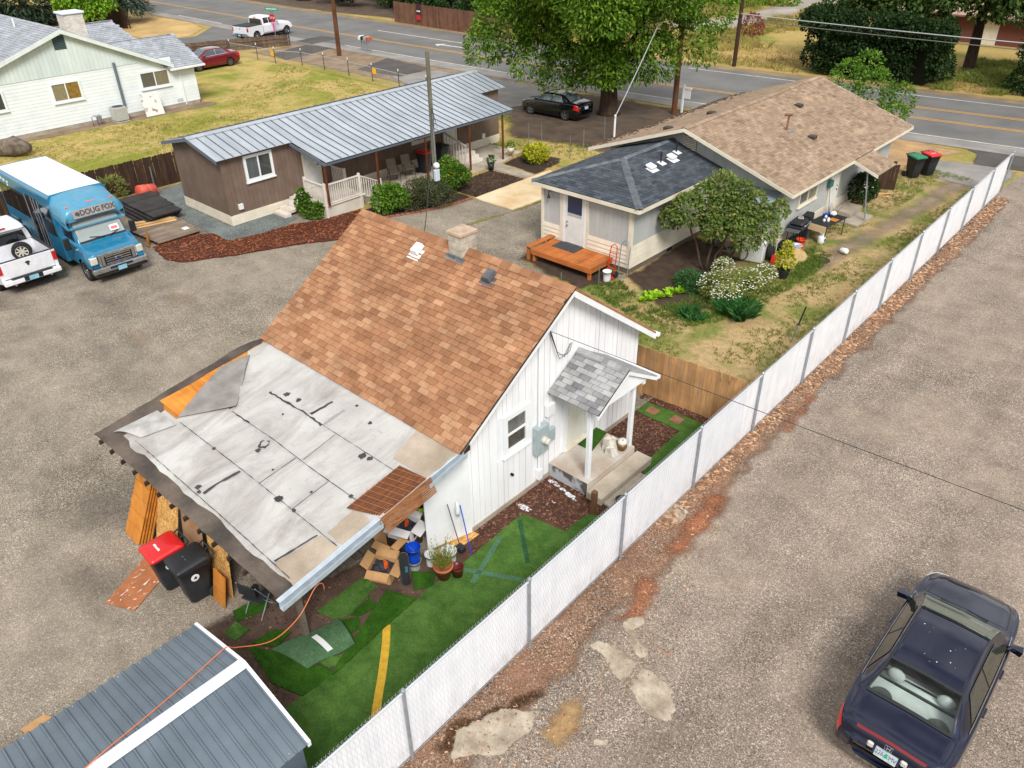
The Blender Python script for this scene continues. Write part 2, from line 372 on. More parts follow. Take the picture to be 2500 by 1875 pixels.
# ------------------------------------------------------------------ ground materials
def lawnmat(name,dry,straw,green,scale=.55,gmin=.5,gmax=.62,soil=None):
    b=NB(name); v=b.pos()
    c=b.ramp(b.noise(v,1.6,6,.7),[(.3,dry),(.7,straw)])
    c=b.mix(b.ramp(b.noise(v,scale,7,.66,.4),[(gmin,(0,0,0)),(gmax,(1,1,1))]),c,green)
    if soil: c=b.mix(b.ramp(b.noise(v,.9,7,.7,1),[(.60,(0,0,0)),(.70,(.9,.9,.9))]),c,soil)
    c=b.mul(c,b.rng(b.noise(v,26,4,.75),.68,1.32,.3,.7)); c=b.mul(c,b.rng(b.noise(v,5,5,.7),.8,1.2,.3,.7))
    c=b.mix(1.0,c,(.84,.84,.84,1),'MULTIPLY'); b.col(c); b.bump(b.noise(v,30,5,.8),.7,.04); return b.fin(.95,0,.1)
G_YARD=gravel('grey_gravel',S(84,75,64),S(152,141,126),S(218,208,192),S(176,164,148),56,.16,S(108,100,90),1,(.35,1,1))
G_LANE=gravel('lane_gravel',S(84,74,66),S(154,140,127),S(220,208,196),S(182,164,146),56,.2,S(128,112,98),1,(1,.12,1))
G_BLUE=gravel('blue_gravel',S(84,92,92),S(126,134,132),S(176,182,178),S(130,138,136),48,.4)
G_ROAD=mat('road_asphalt',S(116,115,114),S(100,99,98),.35,.9,.2,120,fine=.09,fscale=70)
G_OLD=mat('old_asphalt',S(150,146,142),S(126,122,118),.6,.9,.2,90,fine=.1,fscale=50)
G_NEW=mat('new_asphalt',S(72,70,69),S(86,83,80),.8,.9,.2,90,fine=.08,fscale=50)
G_DIRT=mat('dry_dirt',S(148,126,104),S(116,98,80),.9,.95,.35,30,fine=.14,fscale=20)
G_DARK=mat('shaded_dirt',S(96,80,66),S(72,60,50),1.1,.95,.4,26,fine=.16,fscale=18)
G_SOIL=mat('garden_soil',S(74,58,46),S(54,42,34),2.5,.95,.6,22,fine=.2,fscale=25)
G_BARK=mat('bark_mulch',S(92,48,30),S(66,34,22),4,.95,.7,30,fine=.3,fscale=34)
G_MULCH=mat('brown_mulch',S(98,64,48),S(68,44,36),3,.95,.6,30,fine=.3,fscale=38)
G_DMULCH=mat('dark_mulch',S(66,50,42),S(48,37,32),3,.95,.6,30,fine=.3,fscale=30)
G_FIELD=lawnmat('field_ground',S(176,150,92),S(196,172,110),S(136,142,66),.12,.48,.66)
G_LAWN=lawnmat('dry_lawn',S(188,163,98),S(204,182,122),S(142,147,62),.28,.44,.6)
G_YLAWN=lawnmat('patchy_lawn',S(188,160,116),S(200,174,130),S(130,138,72),.5,.43,.6)
TURF=lawnmat('artificial_turf',S(80,116,52),S(98,134,64),S(66,102,42),2.2,.4,.7)
TURF_D=lawnmat('dark_turf',S(52,92,26),S(66,110,34),S(42,82,20),2,.4,.7)
TURF_P=lawnmat('faded_turf',S(84,118,84),S(96,130,96),S(74,108,74),2,.4,.7)
YLINE=mat('yellow_road_paint',S(206,160,82),S(186,142,76),3,.8,fine=.08); WLINE=mat('white_road_paint',S(214,212,208),S(180,178,174),2,.8,fine=.08)

# ------------------------------------------------------------------ ground, roads, paths
mb=MB(); mb.add([(-420,-120,0),(260,-120,0),(260,420,0),(-420,420,0)],[(0,1,2,3)]); obj('ground',mb,G_FIELD)['kind']='structure'
YARD=[(-38.2,-12),(-7.2,-12),(-7.0,3),(-9.2,3.4),(-9.2,16.4),(-12.3,19.4),(-15.3,20.5),(-18.6,21.1),(-19.3,23.1),(-19.6,27.4),(-22.7,27.45),(-22.8,24.9),(-25.2,24.9),(-25.5,23.4),(-26.6,20.6),(-30.6,18.5),(-37.9,17.3)]
patch('gravel_yard',YARD,.004,G_YARD,.5,.06,3,soft=0.35)
patch('gravel_lane',[(-6.7,-12),(30,-12),(30,46),(-7.0,46.2),(-7.3,41)],.004,G_LANE)
patch('dirt_verge',[(-6.9,1),(-5.6,2),(-5.5,6),(-5.7,11),(-5.9,14),(-6.1,20),(-6.2,28),(-6.35,40),(-7.4,41.2)],.008,gravel('verge_dirt_gravel',S(72,52,40),S(150,122,102),S(214,196,178),S(160,116,90),52,.9,S(92,68,50)),.35,.16,5,soft=0.35)
RUSTG=gravel('rust_dirt',S(110,62,40),S(172,116,84),S(214,176,148),S(176,108,74),52,.9)
for i,p in enumerate([[(-6.2,11.2),(-5.6,11.5),(-5.65,13.6),(-6.1,14.6),(-6.4,13.5)],[(-5.9,8.9),(-5.2,9.3),(-5.5,10.8),(-6.1,10.6)],[(-6.4,17),(-5.9,17.2),(-6.1,20),(-6.5,19.4)]]):
    patch('rust_stained_dirt',p,.012,RUSTG,.2,.1,i,soft=0.35)
patch('burnt_dirt',[(-6.5,4.6),(-6.1,4.9),(-6.0,5.8),(-5.6,6.9),(-5.9,7.1),(-6.2,6.2),(-6.6,5.5)],.012,gravel('dark_rusty_dirt',S(44,30,20),S(86,58,34),S(150,120,90),S(70,46,28),48,1.2),.15,.08,4,soft=0.22)
patch('straw_patch',[(-5.35,6.1),(-4.8,6.2),(-4.6,6.9),(-5.1,7.4),(-5.5,6.9)],.012,mat('straw_dirt',S(170,140,96),S(146,116,84),3,.95,.5,24,fine=.25,fscale=28),.15,.09,8,soft=0.25)
PADS=[[(-5.76,8.2),(-5.62,8.54),(-5.2,8.62),(-4.79,8.55),(-4.76,8.04),(-5.07,8.06),(-5.4,8.22)],[(-4.7,8.53),(-4.06,8.55),(-3.64,7.9),(-4.1,7.8),(-4.68,8.0)],[(-6.12,6.08),(-5.8,6.35),(-5.54,6.64),(-5.44,6.08),(-5.51,5.49),(-6.04,5.0),(-6.33,5.4)],[(-4.57,6.76),(-4.31,7.0),(-4.2,6.85),(-4.3,6.7)],[(-5.58,9.16),(-5.39,9.53),(-5.1,9.4),(-5.25,9.15),(-5.0,9.0),(-4.81,9.08),(-4.84,8.69),(-5.2,8.8)],[(-6.79,12.32),(-6.81,12.9),(-6.28,12.83),(-6.33,12.35)],[(-5.1,4.95),(-4.9,5.5),(-4.6,5.2),(-4.7,4.8)]]
for i,p in enumerate(PADS):
    cx_,cy_=sum(a for a,b in p)/len(p),sum(b for a,b in p)/len(p); patch('concrete_remnant',[(x+(x-cx_)*.22,y+(y-cy_)*.22) for x,y in p],.016,CONC_B,.12,.04,20+i,soft=.22,hard=True)
for i,(x,y,rx,ry,c) in enumerate(((-16.9,4.0,1.7,1.3,'d'),(-14.6,2.6,1.5,.9,'d'),(-27.6,8.6,1.8,.7,'d'),(-25.5,10.6,1.4,.5,'b'),(-24.2,8.2,1.2,.6,'b'),(-31.5,6.0,2.2,.8,'d'),(-21.5,17.0,.9,.5,'b'),(-20.4,22.4,.6,1.4,'p'),(-2.2,6.2,1.8,1.0,'b'),(1.5,18,2,5,'b'))):  # first dark patch paints the lean-to roof's soft shadow together with a stain
    q_=random.Random(i); patch('gravel_stain',[(x+rx*math.cos(a*.5236)*q_.uniform(.7,1.2),y+ry*math.sin(a*.5236)*q_.uniform(.7,1.2)) for a in range(12)],.0065,{'d':mat('dark_gravel_stain',S(92,86,80),S(120,112,104),6,.95,.4,40,fine=.3,fscale=60),'b':mat('brown_gravel_stain',S(140,120,100),S(164,146,126),6,.95,.4,40,fine=.3,fscale=60),'p':mat('pale_gravel_stain',S(206,196,178),S(186,176,160),6,.95,.4,40,fine=.2,fscale=60)}[c],.3,.1,i,soft=min(rx,ry)*.9,amax=.38)
# road: offsets from a centre curve
RC=[(-260,52),(-150,49.8),(-108,49.6),(-82,49.15),(-66,49.2),(-50,49.45),(-33,50.0),(-25,50.7),(-16.6,51.7),(-9,52.6),(30,57.5),(120,68)]
def rcen(x):
    for (a,b),(c,d) in zip(RC,RC[1:]):
        if a<=x<=c: return b+(d-b)*(x-a)/(c-a)
    return 52
def rstrip(name,o0,o1,z,m,x0=-260,x1=120,step=4,kind='structure'):
    n=max(1,int((x1-x0)/step)); xs=[x0+(x1-x0)*i/n for i in range(n+1)]; mb=MB()
    mb.grid([[(x,rcen(x)+o0,z) for x in xs],[(x,rcen(x)+o1,z) for x in xs]]); o=obj(name,mb,m); o['kind']=kind; return o
rstrip('road',-5.2,7.0,.02,G_ROAD); rstrip('road_shoulder',-5.25,-3.8,.026,G_OLD)
rstrip('road_verge',7.0,8.2,.012,mat('verge_dirt',S(120,104,84),S(150,128,92),.8,.95,.3,30,fine=.2,fscale=20))
for nm,o,wd,x0,x1,m in (('edge_line',-3.65,.14,-62,120,WLINE),('edge_line',6.0,.13,-33,120,WLINE),('centre_line',-.16,.13,-260,120,YLINE),('centre_line',.12,.13,-260,120,YLINE),('centre_line',2.6,.13,-22,120,YLINE),('centre_line',2.88,.13,-22,120,YLINE),('lane_line',3.45,.16,-66,-50,WLINE),('edge_line',-3.7,.14,-92,-82.6,WLINE)):
    rstrip(nm,o-wd/2,o+wd/2,.032,m,x0,x1)
patch('turn_arrow',[(-56,51.0),(-55.2,51.75),(-55.2,51.25),(-53,51.4),(-52.2,50.9),(-53,51.15),(-55.2,50.95),(-55.2,50.5)],.032,WLINE)
patch('side_street',[(-83,45.5),(-80.9,43),(-77.6,39.8),(-78.5,35),(-80,10),(-69.6,10),(-69.6,35),(-68.9,37.9),(-66.6,42.4),(-64,45.5)],.016,G_ROAD)
patch('asphalt_patch',[(-67.4,44.05),(-67.9,47.3),(-65.2,47.7),(-64.9,44.1)],.03,G_NEW)
patch('asphalt_apron',[(-63.7,38.9),(-65.2,43.6),(-61.9,44.6),(-60.4,38.3)],.022,G_NEW,.6,.08,2,soft=0.12)
patch('asphalt_apron',[(-52.7,39.6),(-54.6,44.2),(-48.4,43.6),(-48.0,39.9)],.022,G_NEW,.6,.08,3,soft=0.12)
patch('asphalt_apron',[(-10.6,47.2),(-9.8,46.5),(-9.4,44.6),(-7.2,44.9),(6,46),(6,49.5),(-10.6,48)],.024,G_NEW,.6,.05,3,soft=0.12)
patch('old_driveway',[(-11.3,44.2),(-9.2,44.8),(-7.2,44.8),(-7.4,41.6),(-8.2,40.8),(-10.2,41.0)],.014,G_OLD,.5,.12,6,soft=0.3)
patch('dirt_strip',[(-66,38.2),(-66,45),(-40,45.2),(-39,38),(-45,38.4),(-60,38.4)],.008,G_DIRT,.8,.12,9,soft=0.5)
patch('dirt_corner',[(-110,43.6),(-91.6,43.9),(-85.8,44.2),(-81.3,42.9),(-78,39.6),(-78.6,36),(-110,32)],.010,mat('tan_dirt',S(196,166,110),S(170,138,92),.4,.95,.3,20,fine=.15,fscale=9),.8,.1,2,soft=0.5)
patch('left_lawn',[(-66,5),(-38.6,5),(-38.3,17.5),(-34.7,17.4),(-34.6,33),(-40,37.4),(-60,37.6),(-66,37)],.006,G_LAWN,.8,.1,4,soft=0.4)
patch('house_dirt_border',[(-53.2,8),(-51.6,8),(-51.2,20),(-51,26.3),(-51.4,27.0),(-52.6,26.6)],.010,G_DIRT,.5,.1,6,soft=0.35)
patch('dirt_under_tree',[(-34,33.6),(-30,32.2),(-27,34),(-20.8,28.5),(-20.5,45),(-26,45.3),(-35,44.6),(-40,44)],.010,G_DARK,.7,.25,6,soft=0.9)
patch('parking_asphalt',[(-49,39.5),(-48,43.6),(-36,44.6),(-34.2,41.5),(-35.2,37.8),(-40,36.8)],.018,G_OLD,.8,.12,8,soft=0.4)
patch('grass_verge',[(-34.4,32.8),(-29.5,31.0),(-24,30.5),(-21,31),(-21,34),(-27,34.8),(-30.5,33.6),(-33.5,36.5),(-35,37.5)],.014,G_LAWN,.5,.2,6,soft=0.6)
patch('neighbour_lawn',[(-16.3,19.8),(-11,18),(-7,16.4),(-7.2,42),(-8.5,42),(-12.1,45.5),(-12.4,26.5),(-15.4,26.8),(-18,21.3)],.008,G_YLAWN,.5,.1,3,soft=0.3)
patch('dirt_track',[(-10.5,27.6),(-9.5,27.2),(-9.1,31),(-8.7,36),(-8.2,41.5),(-10,41.5),(-9.9,37),(-10.2,33),(-10.7,30)],.012,mat('track_dirt',S(158,140,122),S(128,112,98),1.1,.95,.3,30,fine=.16,fscale=22),.35,.18,3,soft=.75,amax=.8)
patch('garden_soil',[(-15,22.3),(-13.8,21.7),(-12.6,20.9),(-11.6,20.8),(-11.2,21.6),(-11.5,23),(-12.1,24),(-12.6,25.8),(-12.3,26.6),(-15.2,27.6)],.014,G_SOIL,.3,.1,3,soft=0.35)
patch('bare_soil',[(-19,20.9),(-15.6,20.3),(-14.9,21.3),(-15,22.6),(-19.3,23)],.012,G_SOIL,.3,.1,5,soft=0.3)
patch('roadside_dirt',[(-12.4,38.5),(-10.2,41.3),(-11.2,44.2),(-9.8,46.6),(-14,47.6),(-21,46.5),(-20.6,42)],.010,mat('straw_dirt2',S(190,154,108),S(150,124,96),.8,.95,.3,30,fine=.16,fscale=14),.5,.12,5,soft=0.6)
patch('blue_gravel_bed',[(-37.9,17.2),(-37.3,14.9),(-33.6,14.5),(-30.6,14.3),(-29.2,14.5),(-28.8,16.2),(-29.2,17.9),(-30.7,18.3),(-30.7,15.5),(-34.7,15.6),(-34.7,17.2)],.010,G_BLUE,.3,.06,3,soft=0.12)
BARK=[(-31,12.1),(-29.4,11.85),(-28.7,12.2),(-27.7,14),(-26.9,15.9),(-25.9,17.6),(-26.3,20.1),(-28.0,20.3),(-28.2,18.5),(-28.8,17.2),(-28.9,15.8),(-29.25,14.5),(-30.6,14.45),(-31.2,13.2)]
patch('bark_bed',BARK,.05,G_BARK,.2,.05,3,thick=.05)
patch('shrub_bed',[(-28.0,20.4),(-26.5,20.3),(-25.6,22.3),(-25.3,23.7),(-25.2,24.8),(-27.0,24.9),(-27.7,22.6)],.012,G_DMULCH,.3,.05,6,soft=0.15)
DM=[(-25.2,24.9),(-25.2,28.3),(-27.4,28.2),(-27.3,24.9)]
patch('dark_mulch_bed',DM,.02,G_DMULCH,.3,.03,6)
patch('flower_bed',[(-27.8,29.4),(-25.2,29.1),(-25.4,31.2),(-25.9,32.1),(-28.0,31.7)],.018,G_DMULCH,.3,.08,6,soft=0.2)
patch('driveway_slab',[(-25.1,24.75),(-24,24.7),(-22.75,24.75),(-22.6,27.5),(-23.4,29.5),(-25.1,30.1)],.05,mat('stained_slab',S(222,204,172),S(196,168,128),.7,.85,.15,50,fine=.05),.4,.015,2,thick=.05)
patch('grass_strip',[(-23.3,22.0),(-22.9,22.2),(-22.5,25),(-22.35,27.4),(-22.65,27.4),(-22.8,24.6)],.014,lawnmat('strip_grass',S(150,140,90),S(130,130,70),S(110,124,60)),.25,.1,2,soft=0.14)
patch('front_walk',[(-27.8,28.4),(-25.1,28.4),(-25.1,29.0),(-27.8,29.3)],.04,CONC,None,0,1,thick=.04)
patch('patio_slab',[(-30.6,20.9),(-27.75,21.2),(-27.75,29.4),(-28.3,31.5),(-30.6,31.5)],.05,CONC_L,None,0,1,thick=.05)
patch('mulch_bed',[(-9.66,8.9),(-9.64,16.4),(-6.8,16.45),(-6.75,7.5),(-9.2,7.6)],.008,G_MULCH)
patch('dark_soil',[(-11.9,3.2),(-10.6,2.9),(-8.9,3.0),(-7,2.6),(-7,8),(-9.2,8.4),(-10.6,7.4),(-11.6,5.2)],.012,mat('chippy_soil',S(96,76,64),S(70,56,48),2.5,.95,.5,26,fine=.25,fscale=30),.3,.1,5,soft=0.3)
patch('shaded_woodland_floor',[(-120,57.5),(-96,57),(-80,57.5),(-70.5,58.5),(-69,59),(-52,58.5),(-48,62),(-48,80),(-120,84)],.008,G_DARK,1.2,.3,4,soft=.8)  # dark ground colour paints in the shade under the trees
patch('field_lane',[(-42,70.5),(-38.5,75),(-39,92),(-33,100),(-36,112),(-44,100),(-43.2,82),(-47,73)],.006,mat('worn_asphalt',S(168,160,150),S(140,132,122),.5,.95,.2,20,fine=.1,fscale=9),.8,.2,2,soft=0.8)
# artificial turf
T0=[(-8.96,2.0),(-6.65,2.0),(-6.9,15.95),(-8.1,16.1),(-9.62,15.98),(-9.62,15.42),(-8.2,15.4),(-8.14,13.6),(-7.75,13.1),(-7.8,11.35),(-8.05,11.2),(-8.08,10.4),(-9.2,10.2),(-9.1,8),(-9.14,7.2),(-9.1,6.83),(-9.02,6.0),(-8.92,4.57),(-8.95,3.9)]
TURF_MAIN=patch('turf_strip',T0,.035,TURF,.25,.012,7,thick=.03)
YL=mat('yellow_turf_paint',S(206,168,50),S(186,146,46),9,.9,.5,60,fine=.15,fscale=60)
L_=[(-9.04,5.98),(-8.75,5.72),(-8.45,5.42),(-8.2,5.16),(-7.95,4.88),(-7.6,4.5)]
mb=MB(); mb.grid([[(x-.055,y-.055,.042) for x,y in L_],[(x+.055,y+.055,.042) for x,y in L_]]); mb.f=[f[::-1] for f in mb.f]; obj('painted_line',mb,YL,TURF_MAIN)
# ------------------------------------------------------------------ helpers for building parts
def wbox(name,m,parent,x0,x1,y0,y1,z0,z1,b=0,kind=None):
    mb=MB(); (mb.bev(x0,x1,y0,y1,z0,z1,b) if b else mb.box(x0,x1,y0,y1,z0,z1)); return obj(name,mb,m,parent,kind=kind)
def window_x(parent,x,y0,y1,z0,z1,frm,split='v',pm=None,pm2=None,fw=.07,out=.05,sill=True):
    """window in a wall facing +x: frame with its panes as sub-parts"""
    mb=MB()
    mb.box(x-.02,x+out,y0,y1,z1-fw,z1); mb.box(x-.02,x+out,y0,y1,z0,z0+fw); mb.box(x-.02,x+out,y0,y0+fw,z0+fw,z1-fw); mb.box(x-.02,x+out,y1-fw,y1,z0+fw,z1-fw)
    if split=='v': ym=(y0+y1)/2; mb.box(x-.01,x+out*.8,ym-.03,ym+.03,z0+fw,z1-fw)
    else: zm=(z0+z1)/2; mb.box(x-.01,x+out*.8,y0+fw,y1-fw,zm-.03,zm+.03)
    w_=obj('window',mb,frm,parent)
    pm=pm or PANE; pm2=pm2 or pm
    if split=='v': q=[(y0+fw,ym-.03,z0+fw,z1-fw),(ym+.03,y1-fw,z0+fw,z1-fw)]
    else: q=[(y0+fw,y1-fw,z0+fw,zm-.03),(y0+fw,y1-fw,zm+.03,z1-fw)]
    for i,(a,b,c,d) in enumerate(q): wbox('pane',(pm,pm2)[i],w_,x-.012,x+.004+.012*i,a,b,c,d)
    if sill: wbox('sill',frm,w_,x-.01,x+out+.04,y0-.03,y1+.03,z0-.05,z0-.002)
    return w_
def shingles(parent,o,u,v,W,Lh,expo,tab,m,name='shingle',limit=300,th=.018,seed=3,clip=None,near=None):
    """tabs on a slope: o lower corner, u along the eave, v up the slope. The largest in view are objects, the rest one part."""
    rr=random.Random(seed); u=Vector(u).normalized(); v=Vector(v).normalized(); n=u.cross(v)
    hgt=expo+.05; til=math.atan2(th,expo)
    vt=(v*math.cos(til)-n*math.sin(til)); 
    base=MB(); base.box(0,1,0,hgt,-th,0); me=base.mesh(name); me.materials.append(m)
    rows=int(Lh/expo+.999); items=[]
    for r in range(rows):
        y=r*expo; off=(tab/2 if r%2 else 0)+rr.uniform(-.02,.02); x=-off
        while x<W-.02:
            a=max(0,x); b=min(W,x+tab); x+=tab
            if b-a<.04: continue
            if clip and not clip((a+b)/2,y+expo/2): continue
            p=Vector(o)+u*(a+.004)+v*(y+rr.uniform(-.004,.004))+n*(th+.006+rr.uniform(0,.003))
            items.append((p,b-a-.014))
    if near: items.sort(key=lambda i:(i[0]-Vector(near)).length)
    Mr=Matrix(((u.x,vt.x,0),(u.y,vt.y,0),(u.z,vt.z,0))); nn=u.cross(vt)
    def mtx(p,l): return Matrix(((u.x*l,vt.x,nn.x,p.x),(u.y*l,vt.y,nn.y,p.y),(u.z*l,vt.z,nn.z,p.z),(0,0,0,1)))
    for p,l in items[:limit]: put(name,me,parent,mtx(p,l))
    if len(items)>limit:
        mb=MB()
        for p,l in items[limit:]:
            k=len(mb.v); mb.box(0,1,0,hgt,-th,0); mb.xf(mtx(p,l),k)
        obj('shingle_field',mb,bpy.data.materials.get(m.name+'_island') or m,parent,kind='stuff')
def shmat(name,cols,edge=.85):
    for suf,k in(('','obj'),('_island','isl')):
        b=NB(name+suf); n=len(cols); c=b.ramp(b.rand(k),[(i/(n-1),x) for i,x in enumerate(cols)])
        v=b.pos(); c=b.mul(c,b.rng(b.noise(v,2.2,6,.7),.74,1.26,.3,.7)); c=b.mul(c,b.rng(b.noise(v,95,3,.7),.8,1.2,.3,.7)); c=b.mul(c,b.rng(b.noise(v,.7,4,.6),.88,1.12,.3,.7))
        b.col(c); b.bump(b.noise(v,120,3,.7),.3,.008); b.fin(.92,0,.15)
        if suf=='': m0=b.m
    return m0
# ================================================================== WHITE COTTAGE
HX0,HX1=-16.25,-9.66; YE,YR,YF=8.46,12.07,15.5; ZE,ZR,ZF=2.75,5.11,2.62
mL=(ZR-ZE)/(YR-YE); mR=(ZR-ZF)/(YF-YR)
def ztop(y): return ZR-(YR-y)*mL if y<YR else ZR-(y-YR)*mR
cot=thing('white_cottage','small white board-sided cottage with orange-tan shingle gable roof and patched lean-to','house',(-13,12,0),world=True)
SH_O=shmat('tan_shingle',[S(138,98,72),S(150,108,80),S(156,114,85),S(162,121,91),S(174,136,106)])
GAPM=mat('dark_board_gap',S(84,80,82),S(60,58,60),4)
mb=MB(); pr=[(8.9,0),(15.3,0),(15.3,ztop(15.3)-.16),(YR,ZR-.16),(8.9,ztop(8.9)-.16)]
mb.prism([(HX0,y,z) for y,z in pr],(HX1-.025-HX0,0,0)); obj('wall',mb,GAPM,cot)
wbox('foundation',CONC,cot,HX0+.02,HX1+.03,8.95,15.33,-.02,.14)
# vertical boards of the gable wall
y=8.9; rr=random.Random(4); OPEN=[(10.05,10.98,1.5,2.62),(12.2,13.2,.43,2.5)]
while y<15.28:
    bw=rr.choice([.15,.19,.2,.22,.24]); y2=min(y+bw,15.3); gp=rr.choice((.005,.008,.012)); a,b=y+gp,y2-gp
    segs=[(.14,None)]
    for (oa,ob,oz0,oz1) in OPEN:
        if a<ob-.02 and b>oa+.02: segs=[(.14,oz0),(oz1,None)]
    for s0,s1 in segs:
        if s1 is not None and s1-s0<.05: continue
        mb=MB(); dx=rr.uniform(0,.006); za=s1 if s1 else ztop(a)-.14; zb=s1 if s1 else ztop(b)-.14
        x0,x1=HX1-.022,HX1+dx
        if a<YR<b and not s1:
            mb.prism([(x0,a,s0),(x0,b,s0),(x0,b,zb),(x0,YR,ZR-.14),(x0,a,za)],(x1-x0,0,0))
        else: mb.hull8([(x0,a,s0),(x1,a,s0),(x1,b,s0),(x0,b,s0),(x0,a,za),(x1,a,za),(x1,b,zb),(x0,b,zb)])
        obj('wall_board',mb,WHITE_OLD,cot)
    y=y2
# roof slabs
RX0,RX1=-16.5,-9.3
uL=Vector((0,YR-YE,ZR-ZE)).normalized()
DKW=mat('roof_deck_edge',S(60,50,44),rough=.9)
mb=MB(); mb.slab([(RX0,YE,ZE),(RX1,YE,ZE),(RX1,YR,ZR),(RX0,YR,ZR)],.05); roofL=obj('roof',mb,DKW,cot)
mb=MB(); mb.slab([(RX0,YR,ZR),(RX1,YR,ZR),(RX1,YF+.05,ztop(YF+.05)),(RX0,YF+.05,ztop(YF+.05))],.05); roofR=obj('rear_roof',mb,mat('tan_roof_plain',S(176,118,78),S(150,96,60),3,.9,.3,40,fine=.15,fscale=30),cot)
LL=(Vector((0,YR,ZR))-Vector((0,YE,ZE))).length
shingles(roofL,(RX0-.01,YE-.02,ZE+.0),(1,0,0),uL,RX1-RX0+.02,LL-.1,.143,.305,SH_O,near=(0,0,12.5))
# ridge caps
cap=MB(); cap.prism([(0,-.15,-.15*mL),(0,0,.0),(0,.15,-.15*mR),(0,.15,-.15*mR-.012),(0,0,-.012),(0,-.15,-.15*mL-.012)],(.33,0,0)); capm=cap.mesh('ridge_cap'); capm.materials.append(SH_O)
for i in range(24): put('ridge_cap',capm,roofL,Matrix.Translation((RX0+i*.3,YR,ZR+.045+.004*(i%2)))@Matrix.Rotation(.02,4,'Y'))
# rake and eave trim
def rake(a,b,t=.16,x=RX1,th=.035,m=WHITE,nm='rake_board'):
    mb=MB(); mb.hull8([(x-th,a[0],a[1]-t-.05),(x,a[0],a[1]-t-.05),(x,b[0],b[1]-t-.05),(x-th,b[0],b[1]-t-.05),(x-th,a[0],a[1]-.052),(x,a[0],a[1]-.052),(x,b[0],b[1]-.052),(x-th,b[0],b[1]-.052)]); return obj(nm,mb,m,cot)
rake((YE+.3,ztop(YE+.3)),(YR,ZR),.11); rake((YR,ZR),(YF+.04,ztop(YF+.04)),.17)
wbox('fascia',WHITE,cot,RX0,RX1+.002,YF+.02,YF+.06,ztop(YF)-.2,ztop(YF)-.06)
mb=MB(); 
for a,b,c,d in((YE,ZE,YR,ZR),(YR,ZR,YF,ZF)): mb.hull8([(HX1,a,b-.13),(RX1-.036,a,b-.13),(RX1-.036,c,d-.13),(HX1,c,d-.13),(HX1,a,b-.1),(RX1-.036,a,b-.1),(RX1-.036,c,d-.1),(HX1,c,d-.1)])
obj('soffit',mb,WHITE,cot)
# gutter end on the right eave
wbox('gutter',WHITE,cot,RX0,RX1+.06,YF+.062,YF+.15,ztop(YF)-.17,ztop(YF)-.08)
# chimney of cinder blocks
BLK=mat('painted_block',S(196,190,178),S(160,152,138),5,.9,.4,40,rnd=.08,fine=.08)
ch=wbox('chimney',mat('mortar',S(150,144,132),rough=.95),cot,-12.91,-12.5,11.82,12.28,4.7,5.5)
for k in range(4):
    z0=4.76+k*.18
    for (x0,x1,y0,y1) in ([(-12.93,-12.71,11.8,12.3),(-12.7,-12.48,11.8,12.3)] if k%2 else [(-12.93,-12.48,11.8,12.04),(-12.93,-12.48,12.05,12.3)]):
        wbox('block',BLK,ch,x0,x1,y0,y1,z0,z0+.172,.008)
wbox('cap',mat('chimney_cap',S(192,170,150),S(168,146,126),6,.9,.3,30),ch,-12.96,-12.45,11.77,12.33,5.47,5.56,.015)
mb=MB(); mb.slab([(-13.0,11.66,ztop(11.66)+.035),(-12.38,11.66,ztop(11.66)+.035),(-12.38,11.8,ztop(11.8)+.045),(-13.0,11.8,ztop(11.8)+.045)],.02); mb.box(-12.97,-12.41,11.735,11.762,4.82,5.0); obj('flashing',mb,mat('flashing_tar',S(120,126,132),S(80,84,90),8,.6),ch)
# roof vents
def roofvent(x,y,m,nm):
    M=frame((x,y,ztop(y)+.03),(1,0,0),uL); mb=MB(); mb.box(-.2,.2,-.22,.1,0,.006); mb.hull8([(-.13,-.1,.05),(.13,-.1,.05),(.13,.2,.05),(-.13,.2,.05),(-.1,-.07,.15),(.1,-.07,.15),(.1,.2,.13),(-.1,.2,.13)]); mb.box(-.09,.09,-.05,.16,.006,.05)
    obj('roof_vent',mb,m,cot,M=M)['label']=nm
roofvent(-13.83,11.58,WPLAS,'white square roof vent'); roofvent(-11.42,11.6,mat('grey_vent',S(96,98,104),S(80,82,88),4,.5),'grey square roof vent')
# window, meter boxes, door
wbox('casing',WHITE,cot,HX1-.024,HX1-.004,9.78,11.25,1.45,2.66); wbox('casing',WHITE,cot,HX1-.024,HX1-.006,11.95,13.45,.42,2.54)
window_x(cot,HX1+.006,10.08,10.95,1.52,2.6,WHITE,'h',mat('dim_pane',S(70,66,60),S(50,48,46),3,.15,spec=.9),mat('dim_pane2',S(120,118,116),S(90,88,86),3,.15,spec=.9),.14,.04)
mt=wbox('meter_box',GREYMETAL,cot,HX1+.01,HX1+.18,11.08,11.5,1.02,1.8,.012)
mb=MB(); mb.lathe([(.1,0),(.1,.05),(.085,.07),(.085,.14),(.06,.17)],(HX1+.18,11.3,1.42),18,Matrix.Rotation(rad(90),3,'Y')); obj('meter_dial',mb,mat('meter_glass',S(216,212,200),S(190,186,176),9,.2),mt)
wbox('breaker_box',GREYMETAL,cot,HX1+.01,HX1+.12,11.56,11.8,1.12,1.5,.01); wbox('junction_box',WHITE,cot,HX1+.01,HX1+.12,11.5,11.78,1.9,2.22,.012)
mb=MB(); mb.tube([(HX1+.07,11.25,1.8),(HX1+.07,11.25,4.0)],.03,8); mb.tube([(HX1+.07,11.25,1.02),(HX1+.07,11.25,.25)],.03,8); mb.box(HX1+.01,HX1+.12,11.2,11.33,.2,.5); obj('conduit',mb,WHITE,cot)
wbox('hose_bib',DARK,cot,HX1,HX1+.08,10.31,10.36,.86,.91)
